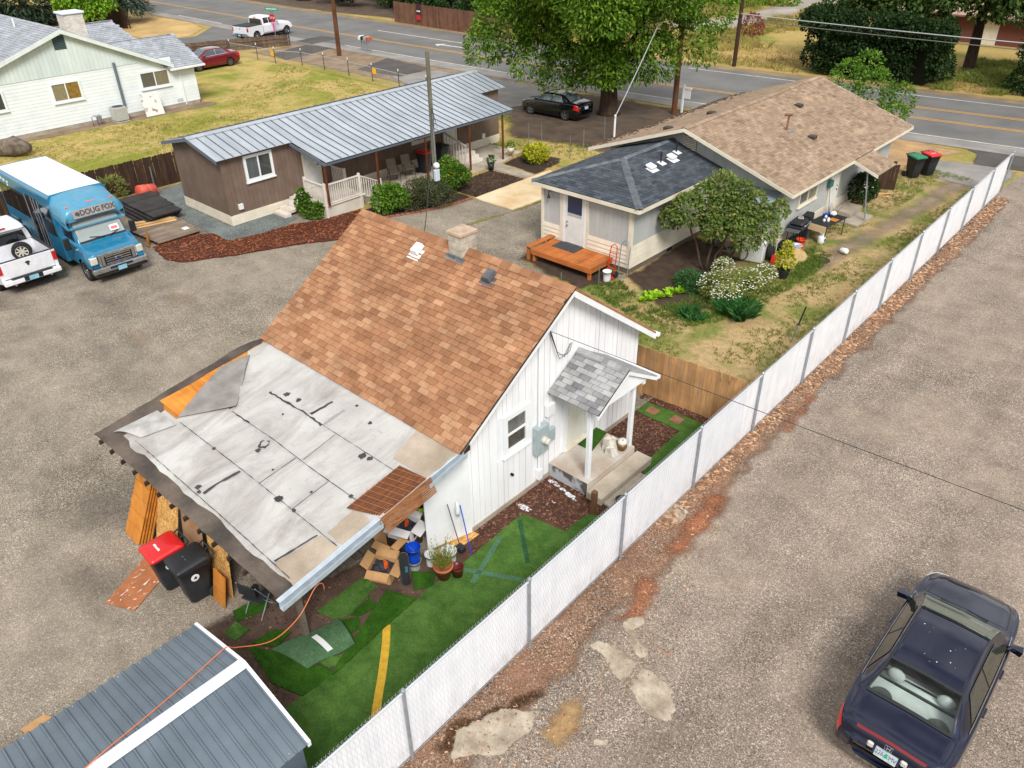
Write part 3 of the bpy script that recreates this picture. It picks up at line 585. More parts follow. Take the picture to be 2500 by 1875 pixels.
dr=wbox('door',mat('cream_door',S(236,234,224),S(226,222,208),2,.5),cot,HX1-.03,HX1+.012,12.34,13.08,.47,2.4)
for a,b,c,d in((12.42,12.68,.6,1.3),(12.74,13.0,.6,1.3),(12.42,12.68,1.4,2.25),(12.74,13.0,1.4,2.25)): wbox('panel',MATS['cream_door'],dr,HX1+.012,HX1+.022,a,b,c,d,.006)
mb=MB(); mb.box(HX1-.03,HX1+.05,12.2,12.335,.43,2.5); mb.box(HX1-.03,HX1+.05,13.085,13.2,.43,2.5); mb.box(HX1-.03,HX1+.05,12.335,13.085,2.405,2.5); obj('door_frame',mb,WHITE,cot)
wbox('threshold',CREAM,cot,HX1-.03,HX1+.1,12.25,13.15,.425,.465)
# porch: slab, step, posts, little gable roof
CP=mat('porch_concrete',S(172,156,140),S(196,190,182),1.3,.9,.2,50,fine=.07,fscale=30)
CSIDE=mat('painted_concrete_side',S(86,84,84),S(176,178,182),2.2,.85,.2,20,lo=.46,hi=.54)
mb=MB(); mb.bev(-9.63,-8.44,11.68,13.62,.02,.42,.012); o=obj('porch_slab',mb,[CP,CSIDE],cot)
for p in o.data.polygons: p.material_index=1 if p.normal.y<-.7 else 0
wbox('porch_step',CONC_L,cot,-8.43,-7.98,11.62,13.72,.02,.24,.015)
wbox('porch_step',CONC_L,cot,-7.97,-7.78,11.7,13.2,.02,.10,.012)
PX=shmat('grey_shingle',[S(116,116,120),S(140,140,142),S(156,156,158),S(168,168,168)])
for yy in (11.86,13.55):
    wbox('porch_post',WHITE,cot,-8.64,-8.53,yy-.055,yy+.055,.42,2.36 if yy<12 else 2.4,.008)
# porch roof gable: ridge along x at y=12.7
py0,pyr,py1,pz0,pzr=11.62,12.72,13.95,2.52,3.2; px0,px1=-9.64,-8.2
mb=MB(); mb.slab([(px0,py0,pz0),(px1,py0,pz0),(px1,pyr,pzr),(px0,pyr,pzr)],.045); pro=obj('porch_roof',mb,DKW,cot)
mb=MB(); mb.slab([(px0,pyr,pzr),(px1,pyr,pzr),(px1,py1,pz0-.05),(px0,py1,pz0-.05)],.045); obj('porch_rear_roof',mb,PX,cot)
vp=Vector((0,pyr-py0,pzr-pz0))
shingles(pro,(px0+.01,py0-.02,pz0),(1,0,0),vp,px1-px0,vp.length-.02,.128,.29,PX,seed=9)
cp=MB(); cp.prism([(0,-.11,-.07),(0,0,0),(0,.11,-.065),(0,.11,-.075),(0,0,-.012),(0,-.11,-.082)],(.2,0,0)); cpm=cp.mesh('ridge_cap'); cpm.materials.append(PX)
for i in range(8): put('ridge_cap',cpm,pro,Matrix.Translation((px0+i*.178,pyr,pzr+.04+.004*(i%2))))
mb=MB(); mb.prism([(px1-.1,py0+.18,pz0+.0),(px1-.1,py1-.2,pz0-.02),(px1-.1,pyr,pzr-.07)],(.03,0,0)); obj('porch_gable',mb,WHITE,cot)
for a,b in(((py0,pz0),(pyr,pzr)),((pyr,pzr),(py1,pz0-.05))):
    mb=MB(); x=px1+.004; mb.hull8([(x-.03,a[0],a[1]-.14),(x,a[0],a[1]-.14),(x,b[0],b[1]-.14),(x-.03,b[0],b[1]-.14),(x-.03,a[0],a[1]-.047),(x,a[0],a[1]-.047),(x,b[0],b[1]-.047),(x-.03,b[0],b[1]-.047)]); obj('porch_rake_board',mb,WHITE,cot)
for yy in(11.84,13.57): wbox('porch_beam',WHITE,cot,-9.6,-8.3,yy-.045,yy+.045,2.37,2.47)
wbox('porch_gutter',WHITE,cot,px0+.0,px1+.04,py1-.0,py1+.08,pz0-.14,pz0-.06)
# ---------------- lean-to roof of rolled roofing
FX0,FX1=-16.6,-9.34; FY0,FY1=4.15,8.55; fm=.155; FZ=lambda y:2.05+(y-4.15)*fm
def fslab(name,pts,dz,m,parent=cot,th=.008,kind=None,label=None):
    """thin sheet lying on the lean-to roof"""
    mb=MB(); T=tri_poly(pts); n=len(pts); V=[(x,y,FZ(y)+dz) for x,y in pts]; F=[]
    for a,b,c in T:
        cr=(pts[b][0]-pts[a][0])*(pts[c][1]-pts[a][1])-(pts[b][1]-pts[a][1])*(pts[c][0]-pts[a][0]); F.append((a,b,c) if cr>0 else (a,c,b))
    mb.add(V,F); ar=sum(pts[i][0]*pts[(i+1)%n][1]-pts[(i+1)%n][0]*pts[i][1] for i in range(n)); q=pts if ar>0 else pts[::-1]
    mb.add([(x,y,FZ(y)+dz-th) for x,y in q]+[(x,y,FZ(y)+dz) for x,y in q],[(i,(i+1)%n,n+(i+1)%n,n+i) for i in range(n)])
    o=obj(name,mb,m,parent,kind=kind)
    if label: o['label']=label
    return o
b=NB('rolled_roofing'); v=b.pos(); c=b.ramp(b.noise(v,.8,6,.6),[(.3,S(198,197,195)),(.7,S(172,170,167))])
c=b.mix(b.ramp(b.noise(b.pos((1,.35,1)),1.1,8,.72,.8),[(.44,(0,0,0)),(.78,(.85,.85,.85))]),c,S(118,110,102))
c=b.mix(b.ramp(b.noise(v,3.3,8,.78,1.2),[(.60,(0,0,0)),(.74,(.75,.75,.75))]),c,S(78,74,72))
c=b.mix(b.ramp(b.noise(v,26,4,.8),[(.62,(0,0,0)),(.72,(.45,.45,.45))]),c,S(110,104,98))
c=b.mul(c,b.rng(b.noise(v,70,3,.7),.9,1.1,.3,.7)); b.col(c); b.bump(b.noise(v,60,4,.7),.25,.01); ROLL=b.fin(.92,0,.15)
GRAN=mat('granule_roofing',S(186,172,156),S(152,138,122),1.2,.95,.3,90,fine=.22,fscale=60)
UND=mat('torn_underlay',S(104,92,82),S(64,58,54),1.3,.8,.4,16,fine=.15,fscale=14)
mb=MB(); mb.slab([(FX0+.05,FY0+.04,FZ(FY0+.04)-.02),(FX1,FY0+.04,FZ(FY0+.04)-.02),(FX1,FY1,FZ(FY1)-.02),(FX0+.05,FY1,FZ(FY1)-.02)],.03); deck=obj('lean_to_deck',mb,wood('deck_boards',S(206,140,60),S(160,100,40),0,.1,.7,8),cot)
seams=[4.42,4.53,5.5,6.42,7.35,8.5]
rr=random.Random(2)
def wav(x0,x1,y,amp,n=26): return [(x0+(x1-x0)*i/n,y+rr.uniform(-amp,amp)) for i in range(n+1)]
TOPS=[(-16.05,FX1+.0,4.45,5.52),(-15.5,FX1+.0,5.47,6.44),(-14.72,FX1,6.39,7.37),(-14.62,FX1,7.32,8.52)]
for i,(a,b_,c,d) in enumerate(TOPS):
    lo=wav(a,b_,c,.05 if i==0 else .012); hi=wav(a,b_,d,.004)
    fslab('roofing_strip',lo+hi[::-1],.004+.006*i,ROLL)
# granule edge strips on the right end of the first courses
fslab('granule_strip',jit([(-10.15,4.5),(FX1-.02,4.45),(FX1-.02,5.45),(-9.95,5.46)],.15,.025,2),.013,GRAN)
fslab('granule_strip',jit([(-9.9,5.56),(FX1-.02,5.56),(FX1-.02,6.2),(-9.95,6.3)],.15,.02,3),.019,GRAN)
fslab('granule_strip',jit([(-10.35,7.6),(FX1-.02,7.6),(FX1-.02,8.5),(-10.6,8.5)],.15,.025,4),.031,GRAN)
# upper-left roofing area beside the torn flap
fslab('roofing_strip',jit([(-16.35,7.95),(-16.3,8.5),(-14.6,8.5),(-14.62,7.3),(-14.7,6.55),(-15.05,6.9),(-16.0,7.7)],.3,.02,6),.012,ROLL)
# torn, exposed edge band and left edge
lo=[(-16.72,4.1)]+wav(-16.6,FX1+.01,4.13,.012,30); hi=wav(-15.9,FX1+.01,4.6,.07,30)
fslab('torn_edge',lo+hi[::-1]+[(-16.1,5.5),(-16.35,5.65),(-16.68,5.2)],-.006,UND)
fslab('torn_edge',jit([(-16.72,4.6),(-16.3,5.4),(-16.42,6.0),(-16.45,7.4),(-16.35,8.4),(-16.55,8.5),(-16.74,7.9),(-16.7,6.6),(-16.72,5.2)],.25,.03,5),-.004,UND)
# bare plywood sheets
for p in ([(-16.5,5.62),(-16.42,6.38),(-15.95,6.32),(-15.45,5.75),(-15.55,5.6)],[(-16.42,6.4),(-16.4,7.3),(-16.28,7.3),(-15.97,6.34)]):
    fslab('bare_plywood',p,.002,wood('bare_ply',S(222,150,64),S(186,110,38),0,.08,.7,7))
# folded-back flap of roofing
FLP=mat('flap_underside',S(150,146,142),S(122,118,114),2.4,.6,.3,8,fine=.08)
def warp(name,pts,hs,m):
    mb=MB(); mb.add([(x,y,FZ(y)+.02+h) for (x,y),h in zip(pts,hs)]+[(x,y,FZ(y)+.008+h) for (x,y),h in zip(pts,hs)],[tuple(range(len(pts))),tuple(range(2*len(pts)-1,len(pts)-1,-1))]+[(i,i+len(pts),(i+1)%len(pts)+len(pts),(i+1)%len(pts)) for i in range(len(pts))]); o=obj(name,mb,m,cot); return o
P0,P1,P2,P3=Vector((-15.5,5.55)),Vector((-14.62,6.55)),Vector((-16.2,7.95)),Vector((-16.32,7.15))
rows=[]
for i in range(9):
    a=i/8; e0=P0.lerp(P1,a); e1=P3.lerp(P2,a); row=[]
    for j in range(9):
        b_=j/8; q=e0.lerp(e1,b_); row.append((q.x,q.y,FZ(q.y)+.045+.05*math.sin(a*5+b_*3)*(1-b_)*b_*2+.04*math.sin(b_*9+a*2)*a))
    rows.append(row)
mb=MB(); mb.grid(rows); k=len(mb.v); mb.grid([[(x,y,z-.006) for x,y,z in r][::-1] for r in rows]); obj('roofing_flap',mb,FLP,cot,True)
rows=[]
for i in range(8):
    a=i/7; row=[]
    for j in range(8):
        b_=j/7; x=-16.35+(.75+.12*a)*b_+.18*a; yv=4.4+.95*a+.3*b_*(1-a)+.05*a; row.append((x,yv,FZ(yv)+.03+.1*max(0,math.sin(b_*3.1))*(1-a)*(1-b_*.6)))
    rows.append(row)
mb=MB(); mb.grid(rows); mb.grid([[(x,y,z-.006) for x,y,z in r][::-1] for r in rows]); obj('roofing_flap',mb,mat('roll_flap_face',S(184,182,180),S(150,148,146),3,.6,.2,10),cot,True)
# tar patches and cracks
def blob(x,y,r,seed,n=12,dz=.028,m=TAR,el=1):
    q=random.Random(seed); return fslab('tar_patch',[(x+r*el*math.cos(2*math.pi*i/n)*q.uniform(.6,1.2),y+r*math.sin(2*math.pi*i/n)*q.uniform(.6,1.2)) for i in range(n)],dz,m,th=.006)
for i,(x,y,r) in enumerate([(-12.97,6.04,.07),(-13.6,7.55,.07),(-14.02,7.52,.09),(-13.09,4.68,.07),(-12.95,4.62,.05),(-10.94,7.27,.10),(-10.75,7.3,.06),(-11.4,5.5,.10),(-13.85,5.5,.05),(-13.5,7.05,.03),(-12.2,5.9,.025),(-11.0,6.0,.03),(-10.9,5.5,.05),(-12.3,8.2,.04),(-11.6,8.0,.05),(-10.25,6.4,.05)]): blob(x,y,r,40+i,dz=.032)
blob(-13.01,6.23,.13,3,dz=.032); blob(-13.02,6.24,.085,5,dz=.036,m=ROLL)
def crack(pts,wd,seed,dz=.034,m=TAR):
    q=random.Random(seed); P=[]
    for (a,b),(c,d) in zip(pts,pts[1:]):
        n=max(2,int(math.hypot(c-a,d-b)/.1)); P+=[(a+(c-a)*i/n,b+(d-b)*i/n) for i in range(n)]
    P.append(pts[-1]); wd*=.8; up=[(x+q.uniform(-.01,.01),y+wd*q.uniform(.0,1.5)) for x,y in P]; dn=[(x+q.uniform(-.01,.01),y-wd*q.uniform(.0,1.5)) for x,y in P]
    if abs(P[0][0]-P[-1][0])<abs(P[0][1]-P[-1][1]): up=[(x+wd*q.uniform(.3,1.3),y) for x,y in P]; dn=[(x-wd*q.uniform(.3,1.3),y) for x,y in P]
    fslab('tar_crack',dn+up[::-1],dz,m,th=.004)
crack([(-12.81,4.65),(-12.84,4.94),(-12.74,5.46)],.045,1); crack([(-14.44,7.33),(-13.0,7.37),(-12.45,7.33)],.03,2); crack([(-12.87,7.97),(-12.96,7.42)],.045,3); crack([(-12.43,7.94),(-12.43,7.36)],.05,4,m=mat('grey_sealant',S(150,150,152),rough=.7))
crack([(-14.6,6.42),(-13.0,6.44),(-11.5,6.4),(-9.5,6.4)],.008,5); crack([(-15.3,5.5),(-12.7,5.51),(-9.5,5.47)],.009,6); crack([(-15.6,4.57),(-11.8,4.54),(-9.6,4.5)],.009,7); crack([(-13.1,7.35),(-11,7.36),(-9.6,7.36)],.007,8)
crack([(-14.4,6.41),(-13.9,6.44)],.025,9); crack([(-10.15,4.55),(-10.0,5.4)],.03,10); crack([(-12.1,5.5),(-12.08,6.4)],.008,12); crack([(-10.95,5.5),(-10.95,6.38)],.008,13); crack([(-11.9,6.45),(-11.95,7.33)],.007,14)
# rafters, beam, gutter, posts, ceiling
RAF=wood('rafter_wood',S(70,56,46),S(46,38,32),1,.1)
for i in range(14):
    x=-16.45+i*.54; mb=MB(); mb.hull8([(x-.025,4.08,FZ(4.08)-.15),(x+.025,4.08,FZ(4.08)-.15),(x+.025,8.85,FZ(8.85)-.2),(x-.025,8.85,FZ(8.85)-.2),(x-.025,4.08,FZ(4.08)-.055),(x+.025,4.08,FZ(4.08)-.055),(x+.025,8.85,FZ(8.85)-.055),(x-.025,8.85,FZ(8.85)-.055)]); obj('rafter',mb,RAF,cot)
wbox('beam',RAF,cot,-16.4,-9.5,4.55,4.65,1.72,1.9)
for x,y in((-16.3,4.6),(-12.6,4.6),(-10.0,4.75)): wbox('lean_to_post',WOODX,cot,x-.05,x+.05,y-.05,y+.05,0,1.75)
def gut(y0,y1):
    mb=MB(); x0,x1=FX1+.0,FX1+.11
    for a,b,c,d in((x0,x0+.006,-.12,-.005),(x1-.006,x1,-.12,-.02),(x0,x1,-.126,-.12)): mb.hull8([(a,y0,FZ(y0)+c),(b,y0,FZ(y0)+c),(b,y1,FZ(y1)+c),(a,y1,FZ(y1)+c),(a,y0,FZ(y0)+d),(b,y0,FZ(y0)+d),(b,y1,FZ(y1)+d),(a,y1,FZ(y1)+d)])
    mb.hull8([(x0-.08,y0,FZ(y0)+.012),(x0+.03,y0,FZ(y0)+.012),(x0+.03,y1,FZ(y1)+.012),(x0-.08,y1,FZ(y1)+.012),(x0-.08,y0,FZ(y0)+.03),(x0+.03,y0,FZ(y0)+.03),(x0+.03,y1,FZ(y1)+.03),(x0-.08,y1,FZ(y1)+.03)])
    obj('lean_to_gutter',mb,mat('gutter_metal',S(196,208,218),S(176,188,198),5,.4,metal=.3),cot)
gut(4.08,6.36); gut(7.55,8.6)
mb=MB(); mb.hull8([(FX1-.05,4.3,FZ(4.3)-.2),(FX1-.02,4.3,FZ(4.3)-.2),(FX1-.02,8.6,FZ(8.6)-.2),(FX1-.05,8.6,FZ(8.6)-.2),(FX1-.05,4.3,FZ(4.3)-.06),(FX1-.02,4.3,FZ(4.3)-.06),(FX1-.02,8.6,FZ(8.6)-.06),(FX1-.05,8.6,FZ(8.6)-.06)]); obj('lean_to_fascia',mb,mat('peeling_paint',S(206,206,210),S(80,70,64),7,.8,.3,20,lo=.5,hi=.56),cot)
# back and side walls under the lean-to
wbox('lean_to_wall',wood('grey_boards',S(92,84,78),S(62,56,52),2,.1),cot,-16.3,-16.22,4.7,8.9,0,2.0)
wbox('lean_to_wall',MATS['grey_boards'],cot,-16.2,-9.75,8.8,8.88,0,2.45)
# swinging plywood panel beside the lean-to opening
M=frame((-9.63,8.98,.06),Vector((-.33,-1.04,0)),(0,0,1)); mb=MB(); mb.hull8([(0,0,-.02),(1.1,-.02,-.02),(1.1,-.02,.02),(0,0,.02),(0,2.33,-.02),(1.1,2.22,-.02),(1.1,2.22,.02),(0,2.33,.02)]); obj('hinged_panel',mb,WHITE,cot,M=M)
# ---------------- bamboo mat over the edge of the lean-to
BAM=mat('bamboo_slat',S(120,74,44),S(92,54,32),3,.7,.3,30,rnd=.15,st=(6,1,6))
bm=thing('bamboo_blind','brown bamboo blind folded over the lean-to roof edge','blind',(-9.7,7,2.3),world=True)
for i in range(15):
    x=-10.06+i*.047; mb=MB(); yo=.0+.02*i; mb.hull8([(x,6.15+yo,FZ(6.15)+.045),(x+.042,6.15+yo,FZ(6.15)+.045),(x+.042,7.5+yo*.3,FZ(7.5)+.05),(x,7.5+yo*.3,FZ(7.5)+.05),(x,6.15+yo,FZ(6.15)+.057),(x+.042,6.15+yo,FZ(6.15)+.057),(x+.042,7.5+yo*.3,FZ(7.5)+.062),(x,7.5+yo*.3,FZ(7.5)+.062)]); obj('slat',mb,BAM,bm)
BAMF=mat('bamboo_face',S(168,118,78),S(128,84,54),2.5,.7,.4,24,rnd=.1,st=(1,1,9))
for i in range(9):
    z=.05-i*.034; y0,y1=6.38,7.66; x=FX1+.02+.018*i; mb=MB(); mb.hull8([(x,y0,FZ(y0)+z-.03),(x+.014,y0,FZ(y0)+z-.03),(x+.014,y1,FZ(y1)+z-.03),(x,y1,FZ(y1)+z-.03),(x,y0,FZ(y0)+z),(x+.014,y0,FZ(y0)+z),(x+.014,y1,FZ(y1)+z),(x,y1,FZ(y1)+z)]); obj('slat',mb,BAMF,bm)
for k in range(9):
    y0=6.35+k*.14; mb=MB(); mb.tube([(-10.08,y0-.1,FZ(y0)+.07),(FX1+.0,y0+.1,FZ(y0)+.075)],.004,4); obj('cord',mb,mat('blind_cord',S(190,120,70),rough=.8),bm)
# ================================================================== METAL SHED (bottom left)
shed=thing('metal_shed','grey ribbed metal shed with white ridge cap beside the turf','shed',(-8.5,0,0),world=True)
SHM=mat('slate_metal',S(110,123,134),S(96,108,119),1.2,.38,.06,6,rnd=.05,metal=.25,spec=.5); WTRIM=mat('white_trim',S(232,236,242),S(214,218,226),3,.4)
SZ0,SZ1=1.9,2.32; sx0,sxr,sx1=-10.12,-8.47,-6.86; sy1=2.93; sy0=-1.7
wbox('wall',SHM,shed,sx0+.1,sx1-.1,sy0+.1,sy1-.08,0,SZ0-.03)
mb=MB(); mb.prism([(sx0+.1,sy1-.1,SZ0-.05),(sx1-.1,sy1-.1,SZ0-.05),(sxr,sy1-.1,SZ1-.04)],(0,.03,0)); obj('gable_panel',mb,SHM,shed)
N=26; wd=(sy1-.02-sy0)/N; LAPS=[]
for side in(0,1):
    xa=(sx0,sx1)[side]; run=sxr-xa; d=Vector((run,0,SZ1-SZ0)); ln=d.length
    # profile along y: flat pan, raised rib
    pts=[(0,0),(wd*.72,0),(wd*.80,.028),(wd*.93,.028),(wd*1.0,.004)]
    mb=MB(); rows=[[(0,p,h+.012) for p,h in pts],[(ln,p,h+.012) for p,h in pts]]; mb.grid(rows if side==0 else rows); mb.grid([[(x,p,h-.008) for x,p,h in r] for r in rows][::-1])
    mb.add([(0,p,h+.012) for p,h in pts]+[(0,p,h+.004) for p,h in pts],[(i,i+5,i+6,i+1) for i in range(4)])
    me=mb.mesh('roof_panel'); me.materials.append(SHM)
    for i in range(N):
        u=d.normalized(); M=frame((xa,sy0+i*wd,SZ0),u,(0,1,0)) if side==0 else frame((xa,sy0+i*wd,SZ0),u,(0,1,0))
        if side==1: # mirrored: build right handed with flipped u
            w_=Vector((0,1,0)); n=Vector((-u.z,0,u.x)); n=n if n.z>0 else -n
            M=Matrix(((u.x,0,n.x,xa),(u.y,1,n.y,sy0+i*wd),(u.z,0,n.z,SZ0),(0,0,0,1)))
        pnl=put('roof_panel',me,shed,M)
        if i%2==0:
            mb2=MB(); c=M@Vector((.07,wd*.4,.02)); mb2.lathe([(.006,0),(.006,.006)],c,6); obj('screw',mb2,WTRIM,pnl)
mb=MB(); 
for s_ in(-1,1): mb.hull8([(sxr,sy0-.02,SZ1+.04),(sxr+s_*.11,sy0-.02,SZ1+.006),(sxr+s_*.11,sy1+.01,SZ1+.006),(sxr,sy1+.01,SZ1+.04),(sxr,sy0-.02,SZ1+.052),(sxr+s_*.11,sy0-.02,SZ1+.018),(sxr+s_*.11,sy1+.01,SZ1+.018),(sxr,sy1+.01,SZ1+.052)])
obj('ridge_cap',mb,WTRIM,shed)
for a,b in(((sx0,SZ0),(sxr,SZ1)),((sxr,SZ1),(sx1,SZ0))):
    mb=MB(); mb.hull8([(a[0],sy1-.03,a[1]-.06),(b[0],sy1-.03,b[1]-.06),(b[0],sy1+.025,b[1]-.06),(a[0],sy1+.025,a[1]-.06),(a[0],sy1-.03,a[1]+.048),(b[0],sy1-.03,b[1]+.048),(b[0],sy1+.025,b[1]+.048),(a[0],sy1+.025,a[1]+.048)]); obj('rake_trim',mb,WTRIM,shed)
# ================================================================== BROWN SINGLE-WIDE HOME
home=thing('brown_home','long brown manufactured home with standing-seam metal roof and covered patio','house',(-32.6,24,0),world=True)
BX0,BX1,BY0,BY1=-34.65,-30.64,15.55,32.3
BRN=mat('brown_siding',S(122,104,92),S(110,92,80),1.5,.8,.1,40,rnd=.05,fine=.04)
wbox('core_wall',mat('brown_groove',S(86,72,62),rough=.9),home,BX0+.02,BX1-.02,BY0+.02,BY1-.02,.02,2.86)
mb=MB(); mb.prism([(BX0+.02,BY0+.005,2.86),(BX1-.02,BY0+.005,2.86),(-32.65,BY0+.005,3.42)],(0,.03,0)); mb.prism([(BX0+.02,BY1-.03,2.86),(BX1-.02,BY1-.03,2.86),(-32.65,BY1-.03,3.42)],(0,.03,0)); obj('gable_wall',mb,BRN,home)
skz=.44
OPB=[(16.55,17.98,1.62,2.8),(19.42,20.36,.55,2.65),(28.0,29.05,.55,2.62)]
y=BY0
while y<BY1-.05:
    y2=min(y+.203,BY1); a,b=y+.004,y2-.004; segs=[(skz,2.87)]
    for oa,ob,z0,z1 in OPB:
        if a<ob-.05 and b>oa+.05: segs=[(skz,z0),(z1,2.87)] if z0>.6 else [(z1,2.87)]
    for s0,s1 in segs: wbox('siding_board',BRN,home,BX1-.02,BX1,a,b,s0,s1)
    y=y2
x=BX0
while x<BX1-.05:
    x2=min(x+.203,BX1); wbox('siding_board',BRN,home,x+.004,x2-.004,BY0,BY0+.02,skz,2.87); x=x2
wbox('corner_trim',MATS['brown_siding'],home,BX1-.06,BX1+.018,BY0-.018,BY0+.06,skz,2.87)
for k in range(3):
    z0=.02+k*.142
    wbox('skirting_board',CREAM,home,BX1-.005,BX1+.035-.006*k,BY0-.035,BY1,z0,z0+.136); wbox('skirting_board',CREAM,home,BX0,BX1-.006,BY0-.035+.006*k,BY0+.002,z0,z0+.136)
window_x(home,BX1+.004,16.57,17.96,1.66,2.78,WHITE,'v',mat('grey_curtain',S(96,104,108),S(70,76,80),3,.2,spec=.8,st=(1,9,.3)),PANE,.12,.05)
window_x(home,BX1+.004,25.85,27.25,1.25,2.2,CREAM,'v',PANE,PANE,.12,.05)
def door_x(parent,x,y0,y1,z0,z1,m,frm,knob=True):
    mb=MB(); f=.09; mb.box(x-.01,x+.05,y0,y0+f,z0,z1); mb.box(x-.01,x+.05,y1-f,y1,z0,z1); mb.box(x-.01,x+.05,y0+f,y1-f,z1-f,z1); fr=obj('door_frame',mb,frm,parent)
    d=wbox('door',m,parent,x-.012,x+.028,y0+f+.005,y1-f-.005,z0+.02,z1-f-.005,.004); h=(z1-z0)
    for a,b in((y0+f+.1,(y0+y1)/2-.04),((y0+y1)/2+.04,y1-f-.1)):
        for c,e in((z0+.2,z0+h*.42),(z0+h*.5,z1-f-.15)): wbox('panel',m,d,x+.028,x+.036,a,b,c,e,.006)
    if knob:
        mb=MB(); mb.lathe([(.02,0),(.03,.03),(.03,.05),(.01,.06)],(x+.028,y1-f-.08,z0+1.0),10,Matrix.Rotation(rad(90),3,'Y')); mb.lathe([(.025,0),(.025,.03)],(x+.028,y1-f-.08,z0+1.16),10,Matrix.Rotation(rad(90),3,'Y')); obj('door_knob',mb,BLACK,d)
    return d
DW=mat('white_door',S(226,228,226),S(210,212,210),2,.5)
door_x(home,BX1+.004,19.42,20.36,.6,2.62,DW,CREAM); door_x(home,BX1+.004,28.02,29.02,.6,2.6,DW,CREAM)
for yy,zz in((31.0,.6),(16.05,.75)): wbox('outlet_box',WPLAS,home,BX1,BX1+.1,yy-.11,yy+.11,zz-.12,zz+.12,.01)
mb=MB(); mb.tube([(BX1+.02,16.05,.87),(BX1+.02,15.95,1.1),(BX1+.02,15.85,2.75)],.014,5); obj('wall_conduit',mb,BRN,home)
# roof: standing-seam panels
RFM=mat('blue_grey_metal',S(188,196,204),S(166,174,182),1.3,.36,.05,3,rnd=.05,metal=.35,spec=.5,st=(.3,1,1))
SEAM=mat('roof_seam',S(84,94,112),rough=.45,metal=.3)
ry0,ry1=15.25,32.6; xr,zr=-32.62,3.47; xe,ze=-30.36,2.93; ay0,ay1,xa,za=18.78,30.55,-27.98,2.5
nP=43; pw=(ry1-ry0)/nP
def seam_panel(y0,y1,front=True):
    mb=MB(); aw=front and (y0+y1)/2>ay0 and (y0+y1)/2<ay1
    P=[(xr,zr),(xe,ze)]+([(xa,za)] if aw else []) if front else [(xr,zr),(-34.95,2.93)]
    for a,b in zip(P,P[1:]): mb.hull8([(a[0],y0,a[1]-.015),(b[0],y0,b[1]-.015),(b[0],y1,b[1]-.015),(a[0],y1,a[1]-.015),(a[0],y0,a[1]),(b[0],y0,b[1]),(b[0],y1,b[1]),(a[0],y1,a[1])])
    p=obj('roof_panel',mb,RFM,home)
    mb=MB()
    for a,b in zip(P,P[1:]): mb.hull8([(a[0],y1-.014,a[1]),(b[0],y1-.014,b[1]),(b[0],y1+.014,b[1]),(a[0],y1+.014,a[1]),(a[0],y1-.011,a[1]+.03),(b[0],y1-.011,b[1]+.03),(b[0],y1+.011,b[1]+.03),(a[0],y1+.011,a[1]+.03)])
    obj('seam',mb,SEAM,p)
for i in range(nP): seam_panel(ry0+i*pw,ry0+(i+1)*pw-.002)
for i in range(nP): seam_panel(ry0+i*pw,ry0+(i+1)*pw-.002,False)
mb=MB(); mb.hull8([(xr-.2,ry0-.02,zr-.03),(xr+.2,ry0-.02,zr-.03),(xr+.2,ry1+.02,zr-.03),(xr-.2,ry1+.02,zr-.03),(xr-.02,ry0-.02,zr+.05),(xr+.02,ry0-.02,zr+.05),(xr+.02,ry1+.02,zr+.05),(xr-.02,ry1+.02,zr+.05)]); obj('ridge_cap',mb,RFM,home)
FAS=mat('slate_fascia',S(96,108,122),rough=.5)
for yy in(ry0-.03,):
    for a,b in(((xr,zr),(xe,ze)),((xr,zr),(-34.95,2.93))):
        mb=MB(); mb.hull8([(a[0],yy,a[1]-.14),(b[0],yy,b[1]-.14),(b[0],yy+.025,b[1]-.14),(a[0],yy+.025,a[1]-.14),(a[0],yy,a[1]+.01),(b[0],yy,b[1]+.01),(b[0],yy+.025,b[1]+.01),(a[0],yy+.025,a[1]+.01)]); obj('rake_fascia',mb,FAS,home)
mb=MB(); mb.hull8([(xe,ay0-.03,ze-.14),(xa,ay0-.03,za-.14),(xa,ay0-.005,za-.14),(xe,ay0-.005,ze-.14),(xe,ay0-.03,ze-.0),(xa,ay0-.03,za-.0),(xa,ay0-.005,za-.0),(xe,ay0-.005,ze-.0)]); obj('awning_fascia',mb,FAS,home)
wbox('awning_beam',FAS,home,xa-.16,xa-.06,ay0,ay1,za-.16,za-.045)
for yy,z0 in((18.85,.6),(21.64,.05),(24.6,.05),(27.5,.05),(29.9,.05)):
    mb=MB(); mb.tube([(-28.1,yy,z0),(-28.1,yy,za-.15)],.055,10); obj('awning_post',mb,PIPE,home)
